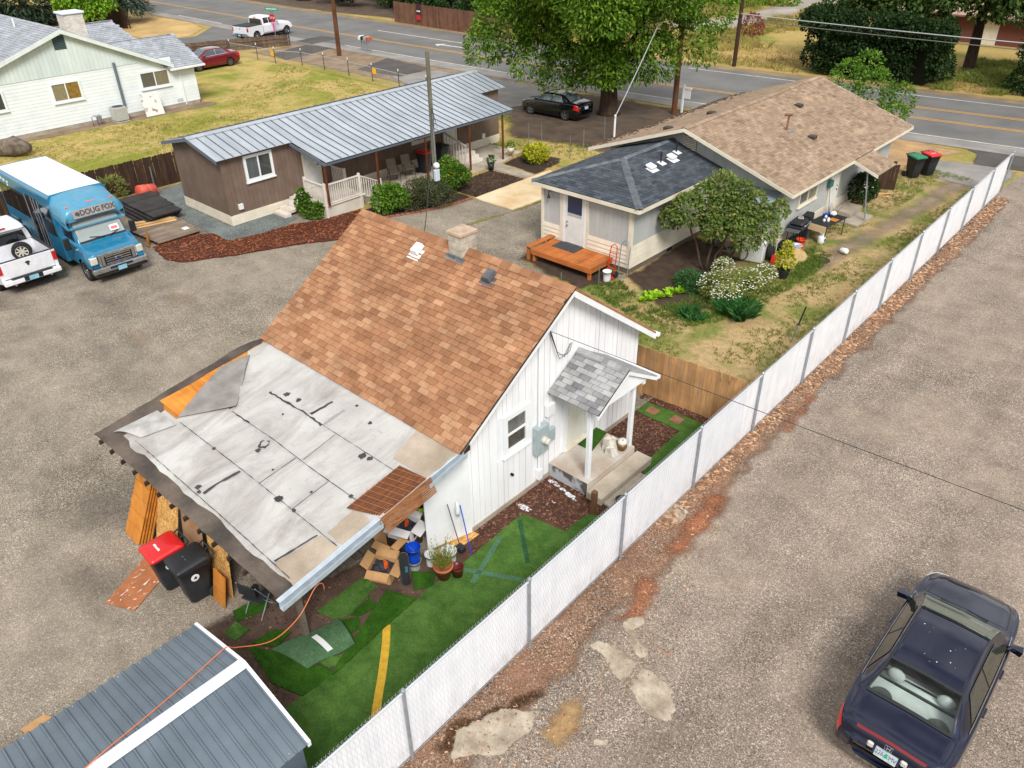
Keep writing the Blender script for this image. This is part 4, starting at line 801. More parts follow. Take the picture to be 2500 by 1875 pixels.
# porch with railing and steps
RAIL=mat('rail_paint',S(224,216,206),S(208,200,190),3,.6,rnd=.02)
por=thing('front_porch','cream raised porch with white picket railing at the brown home','porch',(-29.3,19.7,0),world=True)
wbox('base',mat('porch_base',S(212,204,192),S(196,188,176),2,.8),por,-30.58,-28.2,18.74,20.75,.0,.56)
for i in range(14): wbox('deck_board',RAIL,por,-30.58+i*.175,-30.58+i*.175+.168,18.68,20.85,.562,.6)
def railing(p,q,z0a,z1a,z0b,z1b,sp=.115):
    p=Vector(p);q=Vector(q); L0=(q-p).length; n=int(L0/sp); d=(q-p).normalized(); s=Vector((-d.y,d.x))*.02
    for t0,zz in(('top_rail',(z1a,z1b)),('bottom_rail',(z0a+.08,z0b+.08))):
        mb=MB(); w_=s*(2 if t0=='top_rail' else 1.2); mb.hull8([(*(p-w_),zz[0]-.05),(*(q-w_),zz[1]-.05),(*(q+w_),zz[1]-.05),(*(p+w_),zz[0]-.05),(*(p-w_),zz[0]),(*(q-w_),zz[1]),(*(q+w_),zz[1]),(*(p+w_),zz[0])]); obj(t0,mb,RAIL,por)
    for i in range(1,n):
        c=p.lerp(q,i/n); za=z0a+(z0b-z0a)*i/n; zb=z1a+(z1b-z1a)*i/n; wbox('baluster',RAIL,por,c.x-.017,c.x+.017,c.y-.017,c.y+.017,za+.06,zb-.04)
railing((-29.6,18.74),(-28.2,18.74),.6,1.5,.6,1.5); railing((-28.2,18.76),(-28.2,20.6),.6,1.5,.6,1.5); railing((-28.2,20.62),(-28.2,21.75),.55,1.5,.1,.95); railing((-30.55,20.8),(-29.5,20.8),.6,1.45,.6,1.45)
for x,y,z in((-29.62,18.74,1.58),(-28.2,18.74,1.58),(-28.2,20.62,1.58),(-28.2,21.78,1.05),(-29.48,20.8,1.5)): wbox('rail_post',RAIL,por,x-.05,x+.05,y-.05,y+.05,.0,z,.006)
for k in range(4): wbox('step',RAIL,por,-30.55,-29.7,17.55+k*.29,17.55+k*.29+.33,.0+k*.14,.14+k*.14,.008)
st=thing('patio_steps','cream wooden steps with side railing at the far white door','steps',(-29.8,28.4,0),world=True)
for k in range(4): wbox('step',RAIL,st,-30.6+0*k,-29.3-.0*k+(3-k)*.28-.28,28.0,29.05,.05+k*.14,.19+k*.14,.008)
for k in range(8):
    x=-30.45+k*.22; z1=1.45-max(0,(x+29.9))*.45; wbox('baluster',RAIL,st,x-.018,x+.018,27.93,27.97,.06,z1)
mb=MB(); mb.hull8([(-30.5,27.91,1.42),(-28.85,27.91,.98),(-28.85,27.99,.98),(-30.5,27.99,1.42),(-30.5,27.91,1.49),(-28.85,27.91,1.05),(-28.85,27.99,1.05),(-30.5,27.99,1.49)]); obj('top_rail',mb,RAIL,st)
# ================================================================== TAN-ROOFED GREY HOUSE + HIP-ROOF ADDITION
gh=thing('grey_house','pale grey house with low tan shingle gable roof behind the garden','house',(-16,33,0),world=True)
GREY=mat('pale_grey_siding',S(186,189,188),S(174,177,176),1.5,.75,.08,40,rnd=.03,fine=.03)
TANSH=shmat('tan_house_shingle',[S(142,121,102),S(153,132,112),S(162,141,121),S(132,112,93)])
gx0,gx1,gy0,gy1=-20.1,-11.95,28.25,39.4; rx0,rxm,rx1=-20.85,-16.2,-11.35; gz0,gz1=2.5,4.1; ty0,ty1=27.65,40.0
mb=MB(); mb.prism([(gx0,gy0+.02,0),(gx1-.02,gy0+.02,0),(gx1-.02,gy0+.02,gz0+.02),(rxm,gy0+.02,gz1-.1),(gx0,gy0+.02,gz0+.02)],(0,gy1-gy0-.02,0)); obj('core_wall',mb,mat('grey_groove',S(140,146,150),rough=.9),gh)
gzt=lambda x: gz0+(gz1-gz0)*((x-rx0)/(rxm-rx0) if x<rxm else (rx1-x)/(rx1-rxm))-.08
x=gx0
while x<gx1-.05:
    x2=min(x+.2,gx1); mb=MB(); a,b=x+.003,x2-.003; mb.hull8([(a,gy0,.6),(b,gy0,.6),(b,gy0+.02,.6),(a,gy0+.02,.6),(a,gy0,gzt(a)),(b,gy0,gzt(b)),(b,gy0+.02,gzt(b)),(a,gy0+.02,gzt(a))]); obj('siding_board',mb,GREY,gh); x=x2
y=gy0
while y<gy1-.05:
    y2=min(y+.2,gy1); a,b=y+.003,y2-.003
    if not(32.6<(a+b)/2<33.6):
        if 29.66<(a+b)/2<31.4: wbox('siding_board',GREY,gh,gx1-.02,gx1,a,b,.55,1.3); wbox('siding_board',GREY,gh,gx1-.02,gx1,a,b,2.05,2.5)
        else: wbox('siding_board',GREY,gh,gx1-.02,gx1,a,b,.55,2.5)
    y=y2
wbox('base_panel',CREAM,gh,gx1-.02,gx1+.025,gy0-.02,gy1,0,.56); wbox('base_panel',CREAM,gh,gx0,gx1-.021,gy0-.025,gy0+.02,0,.6)
window_x(gh,gx1+.002,29.68,31.36,1.3,2.04,CREAM,'v',mat('grey_pane',S(96,96,104),S(80,80,88),4,.2,spec=.8),mat('pale_pane',S(138,140,124),S(118,120,104),4,.2,spec=.8),.09,.05)
window_x(gh,gx1+.002,36.6,37.6,1.2,2.1,CREAM,'h',PANE,PANE,.09,.05)
door_x(gh,gx1+.002,32.6,33.6,.1,2.25,DW,CREAM)
lg=.0
mb=MB(); mb.slab([(rx0,ty0,gz0),(rxm,ty0,gz1),(rxm,ty1,gz1),(rx0,ty1,gz0)],.08); o=obj('roof',mb,MATS['roof_deck_edge'],gh); tr_=o
mb=MB(); mb.slab([(rxm,ty0,gz1),(rx1,ty0,gz0),(rx1,ty1,gz0),(rxm,ty1,gz1)],.08); obj('roof',mb,MATS['roof_deck_edge'],gh)
def field(parent,o,u,v,W,Lh,expo,tab,m,th=.012,seed=5,clip=None,name='shingle_field'):
    """small shingles, joined"""
    q=random.Random(seed); u=Vector(u).normalized(); v=Vector(v).normalized(); n=u.cross(v); mb=MB(); o=Vector(o)
    for r in range(int(Lh/expo+.5)):
        x=-(tab/2 if r%2 else 0)+q.uniform(-.03,.03)
        while x<W:
            a=max(0,x); b=min(W,x+tab); x+=tab
            if b-a<.05 or (clip and not clip((a+b)/2,(r+.5)*expo)): continue
            h=th+q.uniform(0,.006); p=[o+u*(a+.006)+v*(r*expo)+n*h,o+u*(b-.006)+v*(r*expo)+n*h,o+u*(b-.006)+v*((r+1)*expo+.02)+n*.004,o+u*(a+.006)+v*((r+1)*expo+.02)+n*.004]
            k=[x_-n*(h-.001) for x_ in p[:2]]; mb.add(p+k,[(0,1,2,3),(4,5,1,0),(5,2,1),(4,0,3)])
    return obj(name,mb,bpy.data.materials[m.name+'_island'],parent,kind='stuff')
sl=math.hypot(rx1-rxm,gz1-gz0)
field(gh,(rx1+.02,ty0,gz0+.004),(0,1,0),(rxm-rx1,0,gz1-gz0),ty1-ty0,sl,.14,.3,TANSH)
field(gh,(rx0-.02,ty1,gz0+.004),(0,-1,0),(rxm-rx0,0,gz1-gz0),ty1-ty0,math.hypot(rxm-rx0,gz1-gz0),.14,.3,TANSH,seed=8)
cm_=MB(); cm_.prism([(-.15,0,-.05),(0,0,0),(.15,0,-.05),(.15,0,-.06),(0,0,-.01),(-.15,0,-.06)],(0,.3,0)); cm_.f=[f[::-1] for f in cm_.f]; cme=cm_.mesh('ridge_cap'); cme.materials.append(TANSH)
for i in range(41): put('ridge_cap',cme,gh,Matrix.Translation((rxm,ty0+i*.3,gz1+.05+.003*(i%2))))
for a,b in(((rx0,gz0),(rxm,gz1)),((rxm,gz1),(rx1,gz0))):
    for yy,s_ in((ty0-.03,1),(ty1,1)):
        mb=MB(); mb.hull8([(a[0],yy,a[1]-.13),(b[0],yy,b[1]-.13),(b[0],yy+.03,b[1]-.13),(a[0],yy+.03,a[1]-.13),(a[0],yy,a[1]+.012),(b[0],yy,b[1]+.012),(b[0],yy+.03,b[1]+.012),(a[0],yy+.03,a[1]+.012)]); obj('rake_board',mb,CREAM,gh)
wbox('eave_fascia',CREAM,gh,rx1-.0,rx1+.03,ty0,33.2,gz0-.13,gz0-.0); wbox('eave_fascia',CREAM,gh,rx1,rx1+.03,35.15,ty1,gz0-.13,gz0)
# porch extension of the roof over the side door
ex=-10.25; ezz=gz0-(rx1-ex)*-1*(gz0-gz1)/(rx1-rxm)*-1
ezz=2.08
mb=MB(); mb.slab([(rx1-.05,33.2,gz0+.015),(ex,33.2,ezz),(ex,35.15,ezz),(rx1-.05,35.15,gz0+.015)],.07); obj('porch_roof',mb,MATS['roof_deck_edge'],gh)
field(gh,(ex+.01,33.2,ezz+.006),(0,1,0),(rx1-ex,0,gz0-ezz),1.95,math.hypot(rx1-ex,gz0-ezz),.14,.3,TANSH,seed=2)
mb=MB(); mb.hull8([(rx1,33.17,gz0-.12),(ex,33.17,ezz-.12),(ex,33.195,ezz-.12),(rx1,33.195,gz0-.12),(rx1,33.17,gz0+.01),(ex,33.17,ezz+.01),(ex,33.195,ezz+.01),(rx1,33.195,gz0+.01)]); obj('porch_fascia',mb,CREAM,gh)
mb=MB(); mb.tube([(-10.4,33.3,0),(-10.75,33.35,2.05)],.03,6); obj('porch_post',mb,GALV,gh)
# gable louvre vent
lv=wbox('louvre',mat('louvre_back',S(90,84,76),rough=.9),gh,-16.5,-15.9,gy0-.02,gy0-.002,3.05,3.72)
for k in range(9): wbox('louvre_slat',CREAM,lv,-16.5,-15.9,gy0-.05,gy0-.025,3.08+k*.07,3.12+k*.07)
# roof fittings
def gz(x): return gz0+(rx1-x)/(rx1-rxm)*(gz1-gz0)
mb=MB(); mb.tube([(-14.1,32.4,gz(-14.1)-.02),(-14.1,32.4,gz(-14.1)+.62)],.05,8); mb.tube([(-14.28,32.4,gz(-14.1)+.62),(-13.95,32.4,gz(-14.1)+.66)],.06,8); obj('vent_pipe',mb,mat('rusty_pipe',S(150,112,92),S(120,84,70),7,.7),gh)
wbox('pipe_flashing',GALV,gh,-14.3,-13.9,32.2,32.6,gz(-14.1)-.05,gz(-14.0)+.03)
for x,y in((-13.2,33.0),(-15.0,35.3),(-17.2,31.5),(-17.5,28.6)):
    zz=gz(x) if x>rxm else gz0+(x-rx0)/(rxm-rx0)*(gz1-gz0)
    mb=MB(); mb.bev(x-.16,x+.16,y-.16,y+.16,zz-.02,zz+.12,.02); obj('roof_vent',mb,mat('dark_vent',S(64,56,52),rough=.6),gh)
# dark moss line along the far eave
DEB=mat('roof_moss',S(84,66,50),S(60,48,40),5,.95,isl=.3); mb=MB(); q=random.Random(3)
for i in range(420):
    y=q.uniform(ty0,ty1); x=rx0+abs(q.gauss(0,.55)); zz=gz0+(x-rx0)/(rxm-rx0)*(gz1-gz0); s_=q.uniform(.03,.1); mb.add([(x-s_,y-s_,zz+.02),(x+s_,y-s_*.6,zz+.022),(x,y+s_,zz+.06)],[(0,1,2)])
obj('roof_litter',mb,DEB,gh,kind='stuff')
# lower awning with grey boards on the gable side
mb=MB(); mb.slab([(-13.9,gy0-.7,1.95),(-12.05,gy0-.7,1.95),(-12.05,gy0-.01,2.3),(-13.9,gy0-.01,2.3)],.03); obj('side_awning',mb,mat('grey_awning',S(150,164,170),S(130,144,150),4,.6,st=(1,12,1)),gh)
# ---- hip addition
hp=thing('hip_roof_addition','small grey addition with charcoal hip roof and white door','building',(-17,25,0),world=True)
hx0,hx1,hy0,hy1=-19.2,-14.98,22.62,28.2
CHSH=shmat('charcoal_shingle',[S(62,68,76),S(72,78,86),S(82,88,95),S(54,60,68)])
wbox('core_wall',MATS['grey_groove'],hp,hx0+.02,hx1-.02,hy0+.02,hy1,.0,2.6); wbox('foundation',mat('foundation_grey',S(116,104,92),S(96,86,76),3,.9,.2,20),hp,hx0-.01,hx1+.01,hy0-.01,hy1,0,.22)
for k in range(5):
    z0=.22+k*.168
    for (a,b) in((hx0,-18.12),(-17.02,hx1)): obj('lap_board',MB().hull8([(a,hy0-.038,z0),(b,hy0-.038,z0),(b,hy0+.02,z0),(a,hy0+.02,z0),(a,hy0-.012,z0+.166),(b,hy0-.012,z0+.166),(b,hy0+.02,z0+.166),(a,hy0+.02,z0+.166)]),CREAM,hp)
    obj('lap_board',MB().hull8([(hx1-.02,hy0+.021,z0),(hx1+.038,hy0+.021,z0),(hx1+.038,hy1,z0),(hx1-.02,hy1,z0),(hx1-.02,hy0+.021,z0+.166),(hx1+.012,hy0+.021,z0+.166),(hx1+.012,hy1,z0+.166),(hx1-.02,hy1,z0+.166)]),CREAM,hp)
x=hx0
while x<hx1-.05:
    x2=min(x+.2,hx1); c=(x+x2)/2
    if not -18.15<c<-16.98: wbox('siding_board',GREY,hp,x+.003,x2-.003,hy0,hy0+.02,1.065,2.6)
    x=x2
y=hy0+.02
while y<hy1-.05:
    y2=min(y+.2,hy1); wbox('siding_board',GREY,hp,hx1-.02,hx1,y+.003,y2-.003,1.065,2.6); y=y2
for a,b,c,d in((hx1-.1,hx1+.04,hy0-.04,hy0+.1),(hx0-.02,hx0+.1,hy0-.04,hy0+.1),(-18.28,-18.12,hy0-.035,hy0+.02),(-17.02,-16.9,hy0-.035,hy0+.02)): wbox('corner_trim',CREAM,hp,a,b,c,d,.22,2.58)
dd=wbox('door',DW,hp,-18.0,-17.12,hy0-.03,hy0+.01,.5,2.5,.004)
wbox('door_pane',mat('navy_curtain',S(30,44,88),S(22,32,66),5,.15,spec=.9,st=(9,1,1)),dd,-17.9,-17.22,hy0-.04,hy0-.031,1.72,2.42)
wbox('curtain_hem',mat('pale_hem',S(176,176,178),rough=.4),dd,-17.9,-17.22,hy0-.042,hy0-.031,1.6,1.71)
mb=MB(); mb.lathe([(.03,0),(.03,.05),(.01,.06)],(-17.9,hy0-.03,1.35),10,Matrix.Rotation(rad(90),3,'X')); mb.lathe([(.03,0),(.035,.06)],(-17.9,hy0-.03,1.2),10,Matrix.Rotation(rad(90),3,'X')); obj('door_knob',mb,CHROME,dd)
mb=MB(); mb.box(-18.12,-18.005,hy0-.04,hy0+.02,.45,2.58); mb.box(-17.115,-17.02,hy0-.04,hy0+.02,.45,2.58); mb.box(-18.005,-17.115,hy0-.04,hy0+.02,2.505,2.58); obj('door_frame',mb,WHITE,hp)
mb=MB(); mb.tube([(-18.75,hy0-.02,2.35),(-18.75,hy0-.16,2.38),(-18.75,hy0-.16,2.25)],.02,6); mb.lathe([(.03,.12),(.07,0)],(-18.75,hy0-.16,2.12),10); obj('porch_light',mb,BLACK,hp)
wbox('vent_hole',DARK,hp,hx1+.0,hx1+.02,25.2,25.55,.05,.18); 
mb=MB(); mb.box(hx1-.01,hx1+.04,26.3,27.0,1.9,2.35); w_=obj('window',mb,CREAM,hp); wbox('pane',PANE,w_,hx1+.03,hx1+.045,26.37,26.93,1.96,2.29)
# hip roof
ez=2.68; A=Vector((-19.5,22.32,ez)); B=Vector((-14.5,22.32,ez)); C=Vector((-14.5,28.2,ez)); D=Vector((-19.5,28.2,ez)); E1=Vector((-17.0,24.75,3.42)); E2=Vector((-17.0,28.6,3.42))
mb=MB(); mb.add([A,B,C,D,E1,E2],[(0,1,4),(1,2,5,4),(3,0,4,5)]); dn=Vector((0,0,-.09)); mb.add([A+dn,B+dn,C+dn,D+dn],[(3,2,1,0)]); mb.add([A,B,C,D,A+dn,B+dn,C+dn,D+dn],[(4,5,1,0),(5,6,2,1),(7,4,0,3)]); hr=obj('roof',mb,mat('charcoal_deck',S(50,54,60),rough=.9),hp)
vf=(E1-(A+B)/2); field(hr,A+Vector((0,-.02,.004)),(1,0,0),vf,5,vf.length,.14,.33,CHSH,clip=lambda a,b:abs(a-2.5)<2.5*(1-b/vf.length))
vr=Vector((-2.5,0,.74)); field(hr,B+Vector((.02,0,.004)),(0,1,0),vr,5.9,vr.length,.14,.33,CHSH,seed=4,clip=lambda a,b:a>2.43*b/vr.length)
vl=Vector((2.5,0,.74)); field(hr,D+Vector((-.02,0,.004)),(0,-1,0),vl,5.9,vl.length,.14,.33,CHSH,seed=6,clip=lambda a,b:a<5.88-2.43*b/vl.length)
hc=MB(); hc.prism([(0,-.14,-.055),(0,0,0),(0,.14,-.055),(0,.14,-.067),(0,0,-.012),(0,-.14,-.067)],(.24,0,0)); hcm=hc.mesh('hip_cap'); hcm.materials.append(shmat('hip_cap_shingle',[S(92,98,104),S(106,112,118),S(84,90,97)]))
for P_,Q_ in((A,E1),(B,E1),(E1,E2)):
    d=(Q_-P_); n=int(d.length/.2)
    for i in range(n): put('hip_cap',hcm,hr,frame(P_+d*(i/n)+Vector((0,0,.062+.006*(i%2))),d,Vector((0,0,1)).cross(d))) 
for nm,a,b in(('eave_fascia',A,B),('eave_fascia',B,C)):
    mb=MB(); d=(b-a).normalized(); n=Vector((d.y,-d.x,0))*.03; mb.hull8([a-Vector((0,0,.16)),b-Vector((0,0,.16)),b-Vector((0,0,.16))+n,a-Vector((0,0,.16))+n,a-Vector((0,0,.02)),b-Vector((0,0,.02)),b-Vector((0,0,.02))+n,a-Vector((0,0,.02))+n]); obj(nm,mb,CREAM,hp)
hz=lambda x: ez+(-14.5-x)/2.5*.74
for x,y in((-16.0,25.2),(-16.05,26.7)):
    M=frame((x,y,hz(x)+.02),(0,1,0),vr); mb=MB(); mb.box(-.22,.22,-.25,.12,0,.008); mb.bev(-.17,.17,-.12,.2,.05,.14,.02); mb.box(-.1,.1,-.06,.14,.008,.05); obj('roof_vent',mb,WPLAS,hp,M=M)
for x,y,h in((-16.1,26.0,.42),(-16.3,27.4,.45)):
    mb=MB(); mb.tube([(x,y,hz(x)),(x,y,hz(x)+h)],.035,8); obj('vent_pipe',mb,BLACK,hp); M=frame((x,y,hz(x)+.02),(0,1,0),vr); mb=MB(); mb.box(-.15,.15,-.2,.1,0,.008); obj('pipe_flashing',mb,WPLAS,hp,M=M)
# orange deck
dk=thing('cedar_deck','orange stained timber deck with bench rail at the white door','deck',(-17,21.8,0),world=True)
CED=wood('cedar_stain',S(192,116,60),S(158,88,42),1,.14,.6,9); CEDX=wood('cedar_stain_x',S(192,116,60),S(156,86,42),0,.1,.6,9)
for i in range(19): wbox('deck_board',CED,dk,-18.5+i*.15,-18.5+i*.15+.141,21.2,22.55,.462,.5)
wbox('rim_joist',CEDX,dk,-18.5,-15.65,21.16,21.2,.3,.5); wbox('rim_joist',CED,dk,-15.69,-15.65,21.2,22.5,.3,.46); wbox('rim_joist',CED,dk,-18.5,-18.46,21.2,22.5,.3,.46)
for x,y in((-18.42,21.26),(-15.76,21.26),(-18.42,22.4),(-15.76,22.4),(-17.1,21.9)): wbox('leg',CED,dk,x-.06,x+.06,y-.045,y+.045,0,.46)
wbox('bench_seat',CED,dk,-18.75,-18.5,21.1,22.6,.56,.6); 
for y in(21.2,22.4): wbox('bench_leg',CED,dk,-18.72,-18.62,y-.05,y+.05,0,.56)
solo('door_mat',MB().bev(-18.1,-17.0,21.9,22.5,.501,.52,.006),mat('charcoal_mat',S(68,70,76),S(58,60,66),9,.95,.4,90),'charcoal rectangular mat on the orange deck','mat')
# ================================================================== PALE MINT HOUSE (top left)
lh=thing('mint_house','white and mint clapboard house with grey roof and brick chimney','house',(-58,19,0),world=True)
LX=-52.4; MINT=mat('mint_board',S(212,224,222),S(196,210,210),1.2,.75,.1,30,rnd=.03,st=(1,1,.3)); LAP=mat('white_lap',S(232,238,240),S(220,228,232),1.5,.7,rnd=.02)
ly0,lyr,ly1=9.5,18.5,24.72; lzr=5.5; lzl=lambda y: lzr-(lyr-y)*.355 if y<lyr else lzr-(y-lyr)*.45
wbox('core_wall',GAPM,lh,-68,LX-.03,ly0,24.9,0,2.45); wbox('core_wall',GAPM,lh,-58,LX-.03,24.9,26.2,0,2.3)
mb=MB(); mb.prism([(LX-.08,ly0,2.3),(LX-.08,24.9,2.3),(LX-.08,24.9,lzl(24.9)-.1),(LX-.08,lyr,lzr-.1),(LX-.08,ly0,lzl(ly0)-.1)],(.05,0,0)); obj('gable_wall',mb,MINT,lh)
for k in range(15):
    z0=.25+k*.19; e=26.2 if z0<2.2 else 24.75
    mb=MB(); mb.hull8([(LX-.03,ly0,z0),(LX+.018,ly0,z0),(LX+.018,e,z0),(LX-.03,e,z0),(LX-.03,ly0,z0+.195),(LX+.006,ly0,z0+.195),(LX+.006,e,z0+.195),(LX-.03,e,z0+.195)]); obj('lap_board',mb,LAP,lh)
wbox('foundation',CONC,lh,-67,LX+.01,ly0,26.15,0,.26)
y=ly0
while y<24.6:
    y2=min(y+.25,24.7); a,b=y+.004,y2-.004; mb=MB(); mb.hull8([(LX-.03,a,3.05),(LX+.04,a,3.05),(LX+.04,b,3.05),(LX-.03,b,3.05),(LX-.03,a,max(3.06,lzl(a)-.12)),(LX+.04,a,max(3.06,lzl(a)-.12)),(LX+.04,b,max(3.06,lzl(b)-.12)),(LX-.03,b,max(3.06,lzl(b)-.12))])
    if lzl((a+b)/2)>3.2: obj('gable_board',mb,MINT,lh)
    y=y2
LR=mat('grey_roof',S(168,174,182),S(150,156,164),.8,.9,.2,30,fine=.08,fscale=12,st=(1,1,1))
LSH=shmat('grey_roof_shingle',[S(148,153,160),S(156,161,168),S(163,168,175),S(152,157,164)])
for a,b in((8.6,lyr),(lyr,ly1)):
    mb=MB(); mb.slab([(-72,a,lzl(a)),(LX+.35,a,lzl(a)),(LX+.35,b,lzl(b)),(-72,b,lzl(b))],.09); r0=obj('roof',mb,LR,lh)
v_=Vector((0,lyr-8.6,lzr-lzl(8.6))); field(lh,(-72,8.58,lzl(8.6)),(1,0,0),v_,72+LX+.36,v_.length,.2,.9,LSH,.03)
v_=Vector((0,lyr-ly1,lzr-lzl(ly1))); field(lh,(LX+.35,ly1+.02,lzl(ly1)),(-1,0,0),v_,20,v_.length,.2,.9,LSH,.03)
for a,b in((8.6,lyr),(lyr,ly1)):
    mb=MB(); x=LX+.36; mb.hull8([(x,a,lzl(a)-.22),(x+.04,a,lzl(a)-.22),(x+.04,b,lzl(b)-.22),(x,b,lzl(b)-.22),(x,a,lzl(a)+.01),(x+.04,a,lzl(a)+.01),(x+.04,b,lzl(b)+.01),(x,b,lzl(b)+.01)]); obj('rake_board',mb,mat('pale_trim',S(222,230,230),S(206,216,216),3,.7),lh)
def slope(nm,q,par=lh,e=.2,tab=.3):
    mb=MB(); mb.slab(q,.08); o=obj(nm,mb,LR,par); q=[Vector(p) for p in q]; u=q[1]-q[0]; v=q[3]-q[0]; v=v-u.normalized()*v.dot(u.normalized()); W=u.length; H_=v.length
    a0=(q[3]-q[0]).dot(u.normalized()); a1=(q[2]-q[1]).dot(u.normalized())
    lo,hi=min(0,a0),max(W,W+a1)
    field(par,q[0]+u.normalized()*lo,u,v,hi-lo,H_,e,tab,LSH,.025,clip=lambda a,b:lo*0+a0*b/H_<=a+lo<=W+a1*b/H_)
slope('wing_roof',[(-52.0,24.5,2.5),(-52.0,26.75,2.5),(-55,26.55,3.98),(-55,22.2,3.98)]); slope('wing_roof',[(-58,26.7,2.5),(-58,22,2.5),(-55,22.2,3.98),(-55,26.55,3.98)])
slope('wing_roof',[(-57.8,20.8,3.2),(-57.8,25.6,3.2),(-60.4,25.0,4.5),(-60.4,20.0,4.5)]); slope('wing_roof',[(-63,25.6,3.2),(-63,20,3.2),(-60.4,20,4.5),(-60.4,25,4.5)])
wbox('wing_wall',LAP,lh,-62.8,-58,20,25.2,0,3.15); wbox('gutter',WHITE,lh,-52.02,-51.9,24.4,26.8,2.36,2.47)
mb=MB(); mb.tube([(-52.3,25.1,2.36),(-52.3,25.15,.1)],.04,6); obj('downspout',mb,LAP,lh)
mb=MB(); mb.tube([(-52.28,21.1,3.3),(-52.28,21.1,.75)],.085,8); obj('flue_pipe',mb,mat('flue_grey',S(96,112,124),rough=.5),lh)
ll=wbox('louvre',mat('louvre_dark',S(50,70,74),rough=.8),lh,LX+.02,LX+.06,18.05,18.72,4.42,5.15)
for k in range(8): wbox('louvre_slat',mat('louvre_teal',S(72,92,96),rough=.7),ll,LX+.06,LX+.08,18.08,18.69,4.45+k*.086,4.5+k*.086)
for y0,y1,z0,z1,m1,m2 in((17.12,18.88,1.58,2.72,CURT,mat('amber_pane',S(150,120,60),S(120,92,44),4,.2,spec=.8)),(22.45,24.45,1.45,2.52,mat('drab_curtain',S(104,102,94),S(84,82,74),4,.25,spec=.8,st=(1,8,1)),mat('drab_curtain2',S(134,128,110),S(110,104,88),4,.25,spec=.8,st=(1,8,1))),(13.2,14.62,1.66,2.74,PANE,PANE)): window_x(lh,LX+.028,y0,y1,z0,z1,LAP,'v',m1,m2,.12,.05)
cq=wbox('chimney',mat('white_brick',S(216,210,200),S(190,184,174),3,.9,.3,18),lh,-57.0,-55.9,20.35,21.5,3.5,5.75)
for k in range(16):
    z0=4.0+k*.105
    for j in range(4): wbox('brick',mat('white_brick_unit',S(222,216,206),S(200,194,184),3,.9,rnd=.06),cq,-55.9,-55.885,20.36+j*.285+(.14 if k%2 else 0),min(21.49,20.36+j*.285+.272+(.14 if k%2 else 0)),z0,z0+.095); wbox('brick',MATS['white_brick_unit'],cq,-57+j*.275,-57+j*.275+.262,20.335,20.35,z0,z0+.095)
wbox('cap',mat('blue_white_cap',S(222,228,240),rough=.6),cq,-57.1,-55.8,20.25,21.6,5.75,5.86,.02)
for x,y in((-57,13.5),(-58.5,14.5),(-60.5,16)): wbox('roof_vent',WPLAS,lh,x-.2,x+.2,y-.2,y+.2,lzl(y)-.1,lzl(y)+.14,.03)
mb=MB(); mb.tube([(-57,17.8,5.1),(-57,17.8,5.75)],.05,6); obj('vent_pipe',mb,WPLAS,lh)
wbox('foundation_vent',mat('vent_grey',S(190,196,200),rough=.8),lh,LX+.005,LX+.035,24.6,25.0,.35,.55)
# air conditioner, leaning board, meter by the mint house
ac=thing('air_conditioner','grey louvred air conditioner unit beside the mint house','air conditioner',(-51.75,20.42,.01)); 
mb=MB(); 
for (a,b,z0,z1) in((.40,.44,0,.07),): mb.bev(-.42,.42,-.42,.42,0,.08,.02)
mb.bev(-.4,.4,-.4,.4,.08,.92,.07); obj('casing',mb,mat('ac_grey',S(168,170,166),S(150,152,148),4,.5),ac)
for k in range(9): wbox('fin',mat('ac_fin',S(186,188,184),rough=.5),ac,.4,.415,-.33+k*.08,-.29+k*.08,.14,.86); wbox('fin',MATS['ac_fin'],ac,-.33+k*.08,-.29+k*.08,-.415,-.4,.14,.86)
mb=MB(); mb.lathe([(.33,0),(.33,.01)],(0,0,.92),20); mb.lathe([(.08,0),(.06,.03)],(0,0,.93),12); obj('fan_grille',mb,mat('ac_dark',S(56,60,62),rough=.6),ac)
M=frame((-51.45,21.95,.03),(0,1,0),(-.28,0,1)); mb=MB(); mb.bev(0,1.2,0,1.4,-.02,.02,.004); tag(obj('weathered_panel',mb,mat('peeling_panel',S(222,220,218),S(112,74,54),2.3,.8,.2,14,lo=.58,hi=.68),None,False,M),'white peeling panel leaning on the mint house wall','panel')
gm=thing('gas_meter','small grey gas meter pipes on the mint house wall','gas meter',(-51.95,18.95,0)); mb=MB(); mb.tube([(0,-.15,0),(0,-.15,.55),(.03,-.05,.62),(.03,.1,.6),(0,.15,.5),(0,.15,.05)],.03,6); obj('pipe',mb,GALV,gm,True); mb=MB(); mb.bev(-.1,.12,.2,.42,.3,.62,.03); mb.box(-.02,.02,.13,.22,.45,.5); obj('meter_body',mb,GALV,gm)
# ================================================================== WHITE PRIVACY FENCE
fx=lambda y:-6.58-(y-3)*.0168
ang=math.atan2(-.0168,1)
vf_=thing('privacy_fence','long white slatted chain-link fence dividing yard from gravel lane','fence',(fx(20),20,0),world=True)
b=NB('white_vinyl_slat'); v=b.pos(); c=b.ramp(b.noise(v,2,5),[(.35,S(240,243,248)),(.65,S(228,232,238))]); c=b.mul(c,b.rng(b.rand('obj'),.95,1.02)); sx_=b.n('SeparateXYZ'); b.l(v,sx_.inputs[0]); sp2=b.n('Math',operation='MULTIPLY'); b.l(b.rng(sx_.outputs['Z'],1,0,.05,.5),sp2.inputs[0]); b.l(b.rng(b.noise(b.pos((1,1,.5)),5,7,.75),0,1,.48,.75),sp2.inputs[1]); c=b.mix(sp2.outputs[0],c,S(170,150,128)); b.col(c); FSL=b.fin(.45); FPO=mat('fence_post_steel',S(172,180,188),S(152,160,168),6,.45,metal=.5)
py_=[1.4+3.05*i for i in range(14)]
